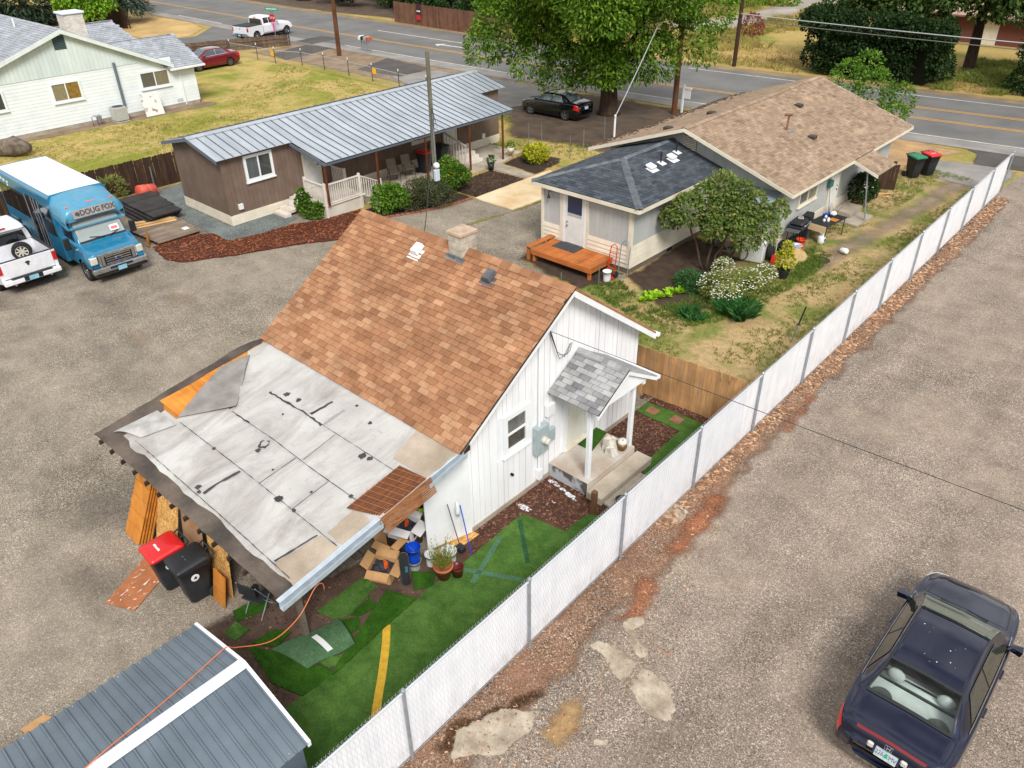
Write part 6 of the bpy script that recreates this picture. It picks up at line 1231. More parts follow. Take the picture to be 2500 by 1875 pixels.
# --- pickups
def pickup(name,label,loc,rz,col,cover=False,crew=1.9,bed=1.75,L_=5.8,W=2.02,rear='ram'):
    T=thing(name,label,'pickup truck',loc,rz); h=L_/2; w=W/2; rw=.40; yb=-h+.16; ycab=yb+bed; yc1=ycab+crew+.05
    # cab shell
    st=[(ycab,.45,w*.96,1.2,w*.97,1.75,w*.80),(ycab+.07,.42,w*.98,1.22,w*.98,1.92,w*.76),(ycab+.5,.42,w,1.22,w*.985,1.96,w*.76),(ycab+crew*.62,.42,w,1.21,w*.985,1.95,w*.76),(ycab+crew*.78,.42,w,1.21,w*.98,1.86,w*.77),(yc1+.22,.42,w,1.2,w*.97,1.28,w*.85),(yc1+.45,.42,w*.99,1.17,w*.96,1.25,w*.82),(h-.45,.42,w*.98,1.08,w*.92,1.18,w*.74),(h-.15,.46,w*.94,.98,w*.86,1.05,w*.66),(h,.5,w*.84,.86,w*.76,.92,w*.55)]
    sh=Shell(st); wy=(-h+.16+bed*.55,h-.95); obj('cab',sh.body((wy[1],),rw,48),col,T,True)
    yf0,yf1=ycab+crew*.72,yc1+.16
    vm=lambda lo:(lambda t:(lo+(8-lo)*2*t) if t<.5 else -(8-(8-lo)*2*(t-.5)))
    obj('windshield',sh.patch(lambda u,t:(yf0+(yf1-yf0)*u,vm(6.15)(t)),8,14,.008),GLASS,T,True)
    mb=MB(); x0,x1=w*.72,w*.66; mb.hull8([(-x0,ycab-.03,1.28),(x0,ycab-.03,1.28),(x0,ycab+.01,1.28),(-x0,ycab+.01,1.28),(-x1,ycab+.005,1.74),(x1,ycab+.005,1.74),(x1,ycab+.03,1.74),(-x1,ycab+.03,1.74)]); obj('rear_window',mb,GLASS,T)
    mb=MB(); mb.bev(-.16,.16,ycab-.0,ycab+.05,1.83,1.88,.01); obj('high_brake_light',mb,REDLAMP,T)
    for sg in(1,-1):
        for a,b,c,d in((ycab+.2,ycab+crew*.46,ycab+.25,ycab+crew*.45),(ycab+crew*.5,yc1-.1,ycab+crew*.49,ycab+crew*.78)): obj('side_window',sh.patch(lambda u,t,a=a,b=b,c=c,d=d:((a+(b-a)*u)*(1-t)+(c+(d-c)*u)*t,sg*(5.15+.68*t)),6,5,.008),GLASS,T,True)
        p=Vector((sg*w*.98,yc1-.15,1.25)); mb=MB(); mb.bev(min(p.x,p.x+sg*.28),max(p.x,p.x+sg*.28),p.y-.06,p.y+.06,1.25,1.5,.03); obj('mirror',mb,BLACK if rear=='ram' else col,T)
        obj('headlamp',sh.patch(lambda u,t:(h-.42+.36*u,sg*(4.0+.6*t)),4,4,.01),CLEARLAMP,T,True)
        # bed side with wheel arch
        xo,xi=sg*w*.985,sg*(w-.14); pts=[(yb,.55)]
        pts+=[(wy[0]+rw*1.2*math.cos(math.pi-math.pi*i/10),rw+.0+rw*1.2*math.sin(math.pi*i/10)) for i in range(11)]; pts=[(yb,.52)]+[q for q in pts[1:] if q[1]>=.4]+[(ycab-.02,.5),(ycab-.02,1.28),(yb,1.26)]
        mb=MB(); mb.prism([(xi,a,b) for a,b in pts],(xo-xi,0,0)); 
        if sg<0: mb.f=[f[::-1] for f in mb.f]
        obj('bed_side',mb,col,T); wbox('bed_rail_cap',BLACK,T,min(xi,xo),max(xi,xo)-0,yb,ycab-.03,1.285,1.31,.006)
        mb=MB(); mb.bev(min(sg*w*.86,sg*w),max(sg*w*.86,sg*w),yb-.035,yb+.08,.86,1.2,.02); obj('tail_lamp',mb,REDLAMP,T)
        mb=MB(); mb.tube([(sg*.62,yb-.1,.42),(sg*.62,yb+.2,.42)],.05,10); obj('exhaust_tip',mb,CHROME,T)
    wbox('bed_floor',mat('bed_liner',S(196,198,202),S(160,162,166),3,.6),T,-w+.14,w-.14,yb+.05,ycab-.03,.60,.66); wbox('bed_front',col,T,-w+.14,w-.14,ycab-.1,ycab-.04,.66,1.27)
    tg=wbox('tailgate',col,T,-w*.855,w*.855,yb-.03,yb+.05,.66,1.27,.018); wbox('gate_cap',BLACK,tg,-w*.85,w*.85,yb-.025,yb+.05,1.272,1.3,.006)
    if rear=='ram':
        mb=MB(); mb.prism([(-.09,yb-.034,1.08),(-.05,yb-.034,1.13),(.05,yb-.034,1.13),(.09,yb-.034,1.08),(.045,yb-.034,1.06),(.03,yb-.034,.98),(-.03,yb-.034,.98),(-.045,yb-.034,1.06)],(0,-.015,0)); obj('emblem',mb,mat('dark_emblem',S(70,70,74),rough=.3,metal=.5),tg)
    else:
        mb=MB(); mb.bev(-.08,.08,yb-.04,yb-.028,1.05,1.12,.004); obj('emblem',mb,mat('blue_emblem',S(40,50,120),rough=.3),tg)
    BP=col if rear=='ram' else CHROME
    mb=MB(); mb.bev(-w*.98,w*.98,yb-.2,yb+.0,.46,.64,.03); bp=obj('rear_bumper',mb,BP,T); wbox('step_pad',BLACK,bp,-w*.7,w*.7,yb-.19,yb-.04,.641,.655); wbox('plate_recess',BLACK,bp,-.32,.32,yb-.206,yb-.19,.49,.64)
    mb=MB(); mb.bev(-.16,.16,yb-.222,yb-.208,.48,.64,.003); obj('licence_plate',mb,mat('blue_plate',S(150,196,214),S(120,176,200),9,.5),bp)
    for x in(-1,1):
        for y in wy: wheel(T,x*(w-.14),y,rw,.26,CHROME if rear!='ram' else ALLOY,6)
    wbox('chassis',DARK,T,-w*.8,w*.8,-h+.3,h-.4,.3,.5)
    if cover: wbox('bed_cover',mat('tonneau',S(44,46,52),S(56,58,64),3,.8),T,-w+.05,w-.05,yb+.0,ycab-.03,1.312,1.34,.008)
    return T
WPAINT=paint('white_car_paint',S(226,228,234),.25,0,.7)
ram=pickup('pickup_truck','white pickup with open bed parked beside the blue bus',(-33.35,7.4,.01),rad(91),WPAINT)
pickup('pickup_truck','white pickup with black bed cover at the stop sign',(-71.75,43.6,.01),rad(11),WPAINT,True,1.8,1.9,5.9,2.0,'ford')
sw=thing('spare_tyre','loose spare wheel standing in the white pickup bed','wheel',(-32.0,7.75,.68)); wheel(sw,.0,0,.34,.24,mat('cream_rim',S(206,204,192),S(180,176,164),5,.5),8); sw.children[0].matrix_basis=Matrix.Translation((0,0,.0))@Matrix.Rotation(rad(160),4,'Z')
ld=thing('ladder','short pale ladder lying along the white pickup tailgate','ladder',(-31.2,7.1,.66),rad(4))
for x in(-.12,.12): wbox('side_rail',CREAM,ld,x-.02,x+.02,-.72,.45,.0,.05)
for kk in range(7): wbox('rung',CREAM,ld,-.1,.1,-.64+kk*.16,-.58+kk*.16,.015,.04)
# --- blue shuttle bus: local y forward
bus=thing('shuttle_bus','teal blue shuttle bus with white roof and DOUG FOX sign','bus',(-33.0,10.02,.01),rad(-90))
TEAL=paint('teal_paint',S(24,118,158),.3,.1,.5,.25); TEALR=paint('teal_roof_paint',S(70,144,178),.45,.05,.3,.35); BW=1.06
def rbox(mb,x0,x1,y0,y1,z0,z1,r,n=5):
    """tube along y with rounded top corners"""
    pr=[(x1,z0)]+[(x1-r+r*math.cos(a*math.pi/2/n),z1-r+r*math.sin(a*math.pi/2/n)) for a in range(n+1)]+[(x0+r-r*math.sin(a*math.pi/2/n),z1-r+r*math.cos(a*math.pi/2/n)) for a in range(n+1)]+[(x0,z0)]
    mb.prism([(a,y0,b) for a,b in pr],(0,y1-y0,0)); mb.f=[f[::-1] for f in mb.f]
mb=MB(); rbox(mb,-BW,BW,-3.7,1.7,.38,2.93,.17,6); obj('body',mb,TEAL,bus)
mb=MB(); mb.grid([[(x,y,2.945-.012*(x/.85)**2) for x in(-.95,-.5,0,.5,.95)] for y in(-3.55,-1,1.62)]); mb.f=[f[::-1] for f in mb.f] if False else mb.f; obj('roof_panel',mb,mat('white_roof',S(238,240,244),rough=.5),bus)
# front cap over the cab
rows=[]
for (y,zt,wt,zs) in((1.68,2.93,.84,2.62),(2.1,2.86,.84,2.56),(2.55,2.74,.83,2.5),(2.82,2.64,.82,2.42),(2.9,2.5,.82,2.36),(2.88,2.2,.84,2.2)):
    rows.append([(-BW,y,zs-.3),(-BW*.995,y,zs),(-wt-.06,y,zt-.04),(-wt*.6,y,zt+.0),(0,y,zt+.015),(wt*.6,y,zt),(wt+.06,y,zt-.04),(BW*.995,y,zs),(BW,y,zs-.3)])
mb=MB(); mb.grid(rows); mb.f=[f for f in mb.f]; mb.add([rows[-1][0],rows[-1][-1],(BW,1.7,2.12),(-BW,1.7,2.12)],[(0,3,2,1)])
for s_,i in((-1,0),(1,8)): mb.add([r[i] for r in rows]+[(s_*BW,2.75,2.12),(s_*BW,1.7,2.12)],[tuple(range(8)) if s_>0 else tuple(range(8))[::-1]])
obj('front_cap',mb,TEALR,bus,True)
sgn=frame((0,2.915,2.42),(-1,0,0),(0,-.25,1)); mb=MB(); mb.bev(-.76,.76,-.15,.15,-.02,.012,.006); sb=obj('sign_board',mb,mat('sign_grey',S(160,154,150),S(144,138,134),3,.6),bus,M=sgn)
SG=mat('sign_letter',S(72,74,80),rough=.6); text('sign_text','DOUG FOX',.26,SG,sb,Matrix.Translation((.13,0,.013)),.004,.92,.009)
mb=MB(); mb.prism([(-.66,.06,.013),(-.56,.09,.013),(-.5,.0,.013),(-.56,-.09,.013),(-.63,-.06,.013),(-.69,-.01,.013)][::-1],(0,0,.006)); obj('sign_logo',mb,SG,sb)
for x in(-.8,-.13,.03,.8): 
    mb=MB(); mb.bev(x-.07,x+.07,2.66,2.72,2.64+.03*(abs(x)<.5),2.69+.03*(abs(x)<.5),.01); obj('marker_lamp',mb,AMBER,bus)
# cab
cabst=[(1.6,.42,.98,1.35,1.0,2.3,.88),(1.95,.42,.98,1.35,1.0,2.3,.86),(2.45,.42,.99,1.34,1.0,2.22,.84),(2.62,.42,.99,1.34,1.0,2.12,.84),(3.02,.42,1.0,1.3,.99,1.42,.86),(3.1,.42,1.0,1.28,.985,1.36,.84),(3.5,.45,.99,1.14,.97,1.26,.8),(3.78,.5,.97,1.05,.94,1.17,.76),(3.86,.55,.94,.98,.9,1.08,.7)]
cs=Shell(cabst); rw=.40; obj('cab',cs.body((3.15,),rw,40),TEAL,bus,True)
vm=lambda lo:(lambda t:(lo+(8-lo)*2*t) if t<.5 else -(8-(8-lo)*2*(t-.5)))
obj('windshield_surround',cs.patch(lambda u,t:(2.56+.5*u,vm(6.03)(t)),8,14,.006),BLACK,bus,True); obj('windshield',cs.patch(lambda u,t:(2.6+.40*u,vm(6.14)(t)),8,14,.012),glass('pale_windshield',S(150,160,160),.06),bus,True)
M=frame((-.5,2.93,1.62),(-1,0,0),(0,-.5,1)); mb=MB(); mb.box(-.17,.17,-.11,.11,.03,.036); pp=obj('dash_sign',mb,WPLAS,bus,M=M); mb=MB(); mb.box(-.12,.12,-.06,.04,.036,.04); obj('dash_sign_print',mb,mat('pale_red',S(206,120,120),rough=.6),pp)
mb=MB()
for s_ in(1,-1): mb.tube([(s_*.1-.15,3.08,1.43),(s_*.55-.1,2.98,1.52)],.014,5)
obj('wiper',mb,BLACK,bus)
for sg in(1,-1):
    obj('cab_window',cs.patch(lambda u,t:(1.85+(.95-.35*t)*u,sg*(5.1+.8*t)),6,5,.01),GLASS,bus,True)
    mb=MB(); mb.bev(min(sg*1.12,sg*1.34),max(sg*1.12,sg*1.34),2.75,2.87,1.2,1.65,.03); mb.tube([(sg*.99,2.85,1.25),(sg*1.2,2.82,1.25)],.02,5); obj('side_mirror',mb,BLACK,bus)
    mb=MB(); mb.bev(min(sg*.72,sg*.98),max(sg*.72,sg*.98),3.72,3.9,.78,1.06,.03); obj('headlamp',mb,CLEARLAMP,bus)
    for y in(3.15,-2.0): wheel(bus,sg*.86,y,rw,.28,CHROME,8)
    a=2.12 if sg>0 else 2.12
ar=wbox('wheel_well',DARK,bus,-.9,.9,2.7,3.6,.3,.8)
gr=MB(); gr.bev(-.7,.7,3.84,3.93,.66,1.13,.03); grl=obj('grille_surround',gr,CHROME,bus); wbox('grille_back',DARK,grl,-.62,.62,3.925,3.935,.7,1.02)
for kk in range(4): wbox('grille_bar',CHROME,grl,-.46,.46,3.934,3.95,.72+kk*.085,.755+kk*.085)
for x in(-.56,.56): wbox('grille_post',mat('grille_grey',S(150,150,150),rough=.3,metal=.6),grl,x-.1,x-.03 if x>0 else x+.1-.13+.06,3.932,3.945,.7,1.03) if False else wbox('grille_post',mat('grille_grey',S(150,150,150),rough=.3,metal=.6),grl,x-.045,x+.045,3.932,3.948,.7,1.03)
mb=MB(); mb.lathe([(.13,0),(.13,.012),(.11,.02)],(0,0,0),20); mb.xf(Matrix.Translation((0,3.95,.87))@Matrix.Rotation(rad(-90),4,'X')@Matrix.Diagonal((1,.48,1,1))); ov=obj('emblem',mb,CHROME,grl); mb=MB(); mb.lathe([(.105,.02),(.105,.024)],(0,0,0),20); mb.xf(Matrix.Translation((0,3.95,.87))@Matrix.Rotation(rad(-90),4,'X')@Matrix.Diagonal((1,.44,1,1))); obj('emblem_field',mb,mat('blue_oval',S(40,56,120),rough=.3),grl)
mb=MB(); mb.bev(-1.02,1.02,3.8,4.05,.44,.66,.04); bmp=obj('front_bumper',mb,CHROME,bus); wbox('bumper_slot',mat('navy_shadow',S(30,34,60),rough=.4),bmp,-.42,.42,4.052,4.06,.55,.63); wbox('valance',BLACK,bmp,-.98,.98,3.78,4.0,.32,.435,.03)
mb=MB(); mb.bev(-.16,.16,4.06,4.075,.42,.58,.003); obj('licence_plate',mb,MATS.get('blue_plate') or PLATE,bmp)
# body side: glazing band, door
for sg in(1,-1):
    X=sg*(BW+.004)
    def sp(nm,m,y0,y1,z0,z1,dx=.012,ins=0): return wbox(nm,m,bus,min(X,X+sg*dx),max(X,X+sg*dx),y0,y1,z0,z1,.004)
    sp('window_band',mat('bus_glass_frame',S(20,22,24),rough=.2),-3.55,-.85 if sg>0 else 1.4,1.45,2.42,.006)
    for i in range(3 if sg>0 else 5): sp('side_window',GLASS,-3.48+i*.9,-2.66+i*.9,1.52,2.36,.014)
    sp('lower_stripe',mat('pale_stripe',S(120,160,176),rough=.4),-3.5,.0 if sg<0 else -1.0,.98,1.02,.004)
    mb=MB(); mb.bev(min(X,X+sg*.03),max(X,X+sg*.03),-2.55,-1.45,.4,.96,.02); obj('wheel_arch',mb,TEAL,bus)
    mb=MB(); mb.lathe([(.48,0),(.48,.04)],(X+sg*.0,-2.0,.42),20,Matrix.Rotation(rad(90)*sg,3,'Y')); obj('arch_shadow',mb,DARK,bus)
X=BW+.006
db=wbox('entry_door',DARK,bus,X-.004,X+.01,-.78,.5,.42,2.5)
for a in(-.76,-.14,.16-.02,.46): wbox('door_frame',GALV,db,X+.01,X+.03,a-.03,a+.03,.42,2.5)
for a,b in((-.72,-.18),(-.1,.42)): wbox('door_glass',GLASS,db,X+.008,X+.018,a+.02,b-.0,.55,2.42)
wbox('side_window',GLASS,bus,X,X+.012,.6,1.5,1.3,2.4,.004)
SWM=mat('swirl_white',S(206,226,232),rough=.5)
for i,(y,z) in enumerate(((-3.4,2.62),(-3.1,2.64),(-2.8,2.6),(-2.45,2.58),(-2.5,2.48))):
    mb=MB(); a_=rad(-30+20*i); mb.prism([(X-.02,y+.13*math.cos(t*.6283)*math.cos(a_)-.05*math.sin(t*.6283)*math.sin(a_),z+.13*math.cos(t*.6283)*math.sin(a_)*.6+.06*math.sin(t*.6283)) for t in range(10)],(.022,0,0)); obj('painted_swirl',mb,SWM,bus)
for i in range(2):
    pass
wbox('rear_bumper',BLACK,bus,-1.02,1.02,-3.82,-3.7,.4,.6,.02)
mb=MB(); mb.tube([(1.0,3.45,1.18),(1.15,3.5,1.36)],.012,5); mb.lathe([(.06,0),(.05,.03)],(1.15,3.5,1.38),10); obj('fender_mirror',mb,mat('grey_mirror',S(130,136,140),rough=.3),bus)
# ================================================================== VEGETATION
def leaf(mb,p,d,n,l,w_):
    """diamond leaf: p base, d direction, n normal"""
    s=d.cross(n); s=s.normalized()*w_ if s.length>1e-6 else Vector((w_,0,0)); m=p+d*(l*.5)+n*(l*.06)
    k=len(mb.v); mb.v+=[tuple(p),tuple(m+s),tuple(p+d*l),tuple(m-s)]; mb.f.append((k,k+1,k+2,k+3)); mb.mi.append(mb.cur)
def rdir(q):
    z=q.uniform(-1,1); a=q.uniform(0,2*math.pi); r=math.sqrt(1-z*z); return Vector((r*math.cos(a),r*math.sin(a),z))
def puff(mb,c,r,n,l,w_,q,droop=.35,fill=.3,low=-.75):
    c=Vector(c); r=Vector(r) if hasattr(r,'__len__') else Vector((r,r,r)); fr=[rdir(q) for _ in range(7)]
    for _ in range(n):
        d=rdir(q)
        if d.z<low: d.z=-d.z
        b=1+.22*sum(max(0,d.dot(f)-.6) for f in fr); k=(1-fill*q.random()**2)*b*q.uniform(.88,1.06)
        p=c+Vector((d.x*r.x,d.y*r.y,d.z*r.z))*k
        t=(d+rdir(q)*.9+Vector((0,0,-droop))).normalized(); nn=(d*.7+rdir(q)*.7+Vector((0,0,.4))).normalized()
        leaf(mb,p,t,nn,l*q.uniform(.6,1.3),w_*q.uniform(.7,1.2))
def limb(mb,a,b,r0,r1,q,n=5,bend=.12):
    a=Vector(a);b=Vector(b); L0=(b-a).length; P=[]
    for i in range(n+1):
        t=i/n; o=rdir(q)*L0*bend*math.sin(math.pi*t)*.6; P.append(a.lerp(b,t)+o)
    mb.tube(P,[r0+(r1-r0)*i/n for i in range(n+1)],7)
BARKM=mat('tree_bark',S(84,66,52),S(58,46,38),6,.95,.8,18,st=(1,1,.25))
def tree(name,label,base,trunk_h,tr,puffs,n,l,w_,m,seed,group=None,cat='tree',droop=.35,bark=None,stems=None):
    q=random.Random(seed); T=thing(name,label,cat,(base[0],base[1],0),0,group); b0=Vector((0,0,0)); O=Vector((base[0],base[1],0))
    mb=MB()
    if stems:
        for s in stems: limb(mb,Vector(s[0])-O,Vector(s[1])-O,tr,tr*.45,q,6,.08)
    else:
        top=Vector((q.uniform(-.2,.2),q.uniform(-.2,.2),trunk_h)); mb.tube([(0,0,-.05),(0,0,.25),(top.x*.3,top.y*.3,trunk_h*.5),tuple(top)],[tr*1.35,tr*1.02,tr*.85,tr*.75],10)
        for c,r in sorted(puffs,key=lambda a:-max(a[1]) if hasattr(a[1],'__len__') else -a[1])[:12]: limb(mb,top-Vector((0,0,.15)),Vector(c)-O,tr*.42,tr*.06,q)
    obj('trunk',mb,bark or BARKM,T,True)
    mb=MB(); vol=[(sum(r)/3 if hasattr(r,'__len__') else r)**2 for c,r in puffs]; tot=sum(vol)
    for (c,r),v in zip(puffs,vol): puff(mb,Vector(c)-O,r,int(n*v/tot),l,w_,q,droop)
    obj('crown',mb,m,T); return T
def lumps(c,r,k,lr,seed,zmin=-1):
    q=random.Random(seed); out=[]
    while len(out)<k:
        d=rdir(q)
        if d.z<zmin: continue
        s=q.uniform(.35,1)**.6; out.append((Vector(c)+Vector((d.x*r[0],d.y*r[1],d.z*r[2]))*s*.82,q.uniform(*lr)))
    return out
LF_W=leafmat('walnut_leaf',S(62,98,20),S(98,138,34),S(146,176,62)); LF_D=leafmat('dark_leaf',S(28,52,20),S(44,72,28),S(66,94,40)); LF_M=leafmat('mid_leaf',S(46,72,28),S(66,94,38),S(96,118,54))
LF_B=leafmat('bright_leaf',S(84,130,24),S(120,168,40),S(160,196,70)); LF_C=leafmat('conifer_leaf',S(34,56,40),S(54,78,56),S(80,104,78)); LF_H=leafmat('hedge_leaf',S(26,48,20),S(40,66,26),S(58,86,36))
LF_R=leafmat('russet_leaf',S(80,106,48),S(112,138,64),S(154,150,88)); LF_Y=leafmat('yellow_leaf',S(150,160,30),S(190,192,48),S(216,210,80)); LF_S=leafmat('shrub_leaf',S(66,104,24),S(94,136,40),S(130,166,60)); LF_O=leafmat('olive_leaf',S(62,70,42),S(84,92,56),S(108,112,76))
LF_G=leafmat('grass_blade',S(124,142,66),S(152,164,86),S(178,174,106),.45); LF_GD=leafmat('dry_blade',S(186,160,108),S(206,182,130),S(170,160,96),.4); LF_L=leafmat('lettuce_leaf',S(130,176,20),S(168,208,44),S(190,220,80)); LF_K=leafmat('rue_leaf',S(44,96,44),S(66,120,60),S(90,140,76))
# big walnut
big=[((-34.6,37.4,5.2),1.9),((-36.0,36.8,3.8),1.25),((-33.2,38.0,3.4),1.4),((-31.6,38.9,2.7),1.3),((-29.2,39.7,3.2),1.5),((-27.2,42.0,3.3),1.4),((-26.0,43.6,4.3),1.5),((-25.4,44.4,5.9),1.6),((-35.2,38.0,7.2),2.0),((-30.2,38.9,4.8),1.8),((-28.0,40.7,5.2),1.7),((-32.6,38.2,6.0),1.8),((-28.7,39.7,2.9),1.1),((-30.4,39.6,2.7),1.2),((-29.5,40.0,3.8),1.4),((-27.6,41.2,2.9),1.0),((-33.4,39.4,4.6),1.6),((-28.6,39.4,6.4),1.9),((-31.4,38.2,7.6),2.0),((-26.8,42.4,7.0),1.7)]+lumps((-30.4,40.9,7.6),(6.8,5.6,4.6),46,(1.3,2.1),5,-.35)
tree('walnut_tree','huge leafy walnut tree over the black sedan',(-29.55,41.1),2.6,.62,big,135000,.26,.06,LF_W,3)
# crape-myrtle like small tree beside the hip-roof addition
sm=[((-13.95,24.6,2.15),.72),((-14.45,24.45,1.8),.5),((-13.2,25.7,2.85),.68),((-12.7,25.2,2.35),.7),((-12.05,25.1,2.2),.66),((-11.9,25.5,2.65),.55),((-11.2,25.3,1.95),.6),((-11.05,25.9,2.5),.38),((-11.6,24.8,1.65),.5),((-12.8,24.8,1.75),.55),((-13.6,25.3,2.6),.6),((-12.4,25.6,2.9),.5)]
tree('small_tree','small multi-stemmed bushy tree in front of the grey house',(-13.0,24.9),1,.055,[(c,r*.82) for c,r in sm]+lumps((-12.6,25.2,2.2),(1.9,1.0,.8),8,(.18,.3),77),11000,.15,.042,LF_R,8,stems=[((-13.1,24.75,0),(-13.9,24.7,1.9)),((-13.0,24.8,0),(-13.2,25.5,2.5)),((-12.75,24.95,0),(-11.6,25.1,1.8)),((-12.7,25.0,0),(-12.5,25.5,2.6)),((-12.85,24.9,0),(-12.3,25.0,2.0))])
tree('sapling','loose yellow-green sapling behind the tan roof by the road',(-16.0,46.2),1.0,.06,[((-17.2,46.5,2.9),.9),((-15.6,46.2,2.5),1.0),((-14.4,46.6,2.0),.9),((-16.3,46.6,3.7),.65),((-14.2,46.0,1.3),.7)],2600,.2,.055,LF_S,12)
# hedges across the road
def hedge(name,label,x0,x1,y0,y1,h,n,seed,m=LF_H):
    q=random.Random(seed); T=thing(name,label,'hedge',((x0+x1)/2,(y0+y1)/2,0),world=True); mb=MB(); mb.box(x0+1,x1-1,y0+1.1,y1-1,0,h-1.1); obj('branches',mb,mat('hedge_core',S(26,34,18),rough=1),T)
    mb=MB(); N=int((x1-x0)*2.2)
    for i in range(N):
        x=q.uniform(x0+.3,x1-.3); z=q.uniform(.5,h-.5); puff(mb,(x,y0+.6+q.uniform(-.15,.3),z),(.9,.7,.8),n//(2*N),.2,.075,q)
    for i in range(N):
        x=q.uniform(x0+.3,x1-.3); y=q.uniform(y0+.4,y1-.4); puff(mb,(x,y,h-.5+q.uniform(-.25,.3)),(.9,.9,.6),n//(3*N),.2,.075,q)
    for i in range(int(N/2)):
        puff(mb,(q.choice((x0+.4,x1-.4)),q.uniform(y0+.4,y1-.4),q.uniform(.5,h-.5)),(.6,.9,.8),n//(3*N),.2,.075,q)
    obj('foliage',mb,m,T)
hedge('tall_hedge','long dense dark green hedge across the road beside grass field',-26.3,-16.4,59.8,64,4.0,30000,4); hedge('tall_hedge','dark green hedge at the upper right across the road',-12.5,-1,61.5,66,4.6,14000,6)
# trees behind hedges and along the top
G1='trees beyond the road'
tree('roadside_tree','leaning thick-trunked tree between the two dark hedges',(-16.5,67.8),4.2,.42,lumps((-15.0,67.6,5.9),(5.0,3.4,2.4),20,(1.0,1.6),21,-.7),13000,.36,.11,LF_M,21,G1)
tree('roadside_tree','leafy tree rising behind the long dark hedge',(-21.5,67.0),3,.4,lumps((-21.8,65.8,5.2),(5.4,2.6,2.6),22,(1.1,1.7),22,-.8),14000,.36,.11,LF_M,22,G1)
tree('roadside_tree','dark tree at the top right corner behind hedge',(-8,70),3,.4,lumps((-9,68,5.4),(5,3,3),18,(1.2,1.8),23,-.8),9000,.38,.12,LF_D,23,G1)
q=random.Random(9)
for i,(x,y,h,m,lab) in enumerate(((-62,66,6,LF_D,'dark shade tree above the roadside fence banner'),(-55,67,7,LF_D,'dark tree right of the banner, behind the plank fence'),(-72,68,6.5,LF_D,'dark tree left of the roadside plank fence'),(-81,70,6,LF_D,'dark tree at the top left beyond the road'),(-90,74,7,LF_M,'green tree far left beyond the curving road'),(-101,76,7,LF_D,'dark tree at the far left end of the road'),(-47,70,7,LF_M,'tree behind the walnut crown across the road'))):
    tree('shade_tree',lab,(x,y),2.5,.35,lumps((x,y-1.5,h*.5),(4.4,3.2,h*.42),17,(1.2,1.8),30+i,-.9),7500,.42,.13,m,30+i,G1)
for i,(x,y,h,m,lab) in enumerate(((-52,98,3.5,LF_M,'bushy tree at the far end of the grass field'),(-47,102,4,LF_B,'bright tree beyond the yellow wildflowers'),(-60,96,4.5,LF_M,'green tree behind the walnut at the field edge'),(-38,106,4,LF_D,'dark tree where the field lane ends'),(-30,104,5,LF_D,'dark spreading tree right of the field lane'),(-22,98,6,LF_D,'dark tree behind the long hedge and field'))):
    tree('field_tree',lab,(x,y),1.2,.25,lumps((x,y,h*.6),(4.0,3,h*.5),12,(1.1,1.8),50+i,-.9),4500,.45,.15,m,50+i,'trees at the end of the field')
# top-left corner trees
tree('maple_tree','bright lime green tree behind the mint house chimney',(-88,34.4),1.2,.2,lumps((-87.8,34.2,2.9),(2.2,3.0,2.4),18,(.7,1.1),61,-.85),5200,.38,.12,LF_B,61)
def conifer(label,x,y,h,r,seed,n=6000):
    q=random.Random(seed); T=thing('conifer_tree',label,'tree',(x,y,0),0,'conifers at the corner'); mb=MB(); mb.tube([(0,0,0),(0,0,h)],[.4,.05],8)
    for i in range(40):
        z=1.8+(h-2)*(i/40); a=i*2.4; l=r*(1-z/h)*q.uniform(.8,1.1)+.3; mb.tube([(0,0,z),(math.cos(a)*l,math.sin(a)*l,z-.25*l)],[.07,.015],4)
    obj('trunk',mb,BARKM,T); mb=MB()
    for i in range(n):
        z=1.6+(h-1.6)*q.random()**1.5; a=q.uniform(0,6.28); rr=r*(1-z/h)*q.uniform(.35,1.05)+.2; d=Vector((math.cos(a),math.sin(a),-.45)); leaf(mb,Vector((math.cos(a)*rr,math.sin(a)*rr,z-.25*rr)),(d+rdir(q)*.4).normalized(),Vector((0,0,1)),q.uniform(.4,.8),.09)
    obj('crown',mb,LF_C,T)
conifer('tall conifer at the street corner beside the tan dirt',-92.5,39.6,14,3.2,71,5000); conifer('wide conifer behind the mint house roof ridge',-98,32,15,5,72,7000); conifer('conifer in the far upper left corner',-104,22,14,4.5,73,5000)
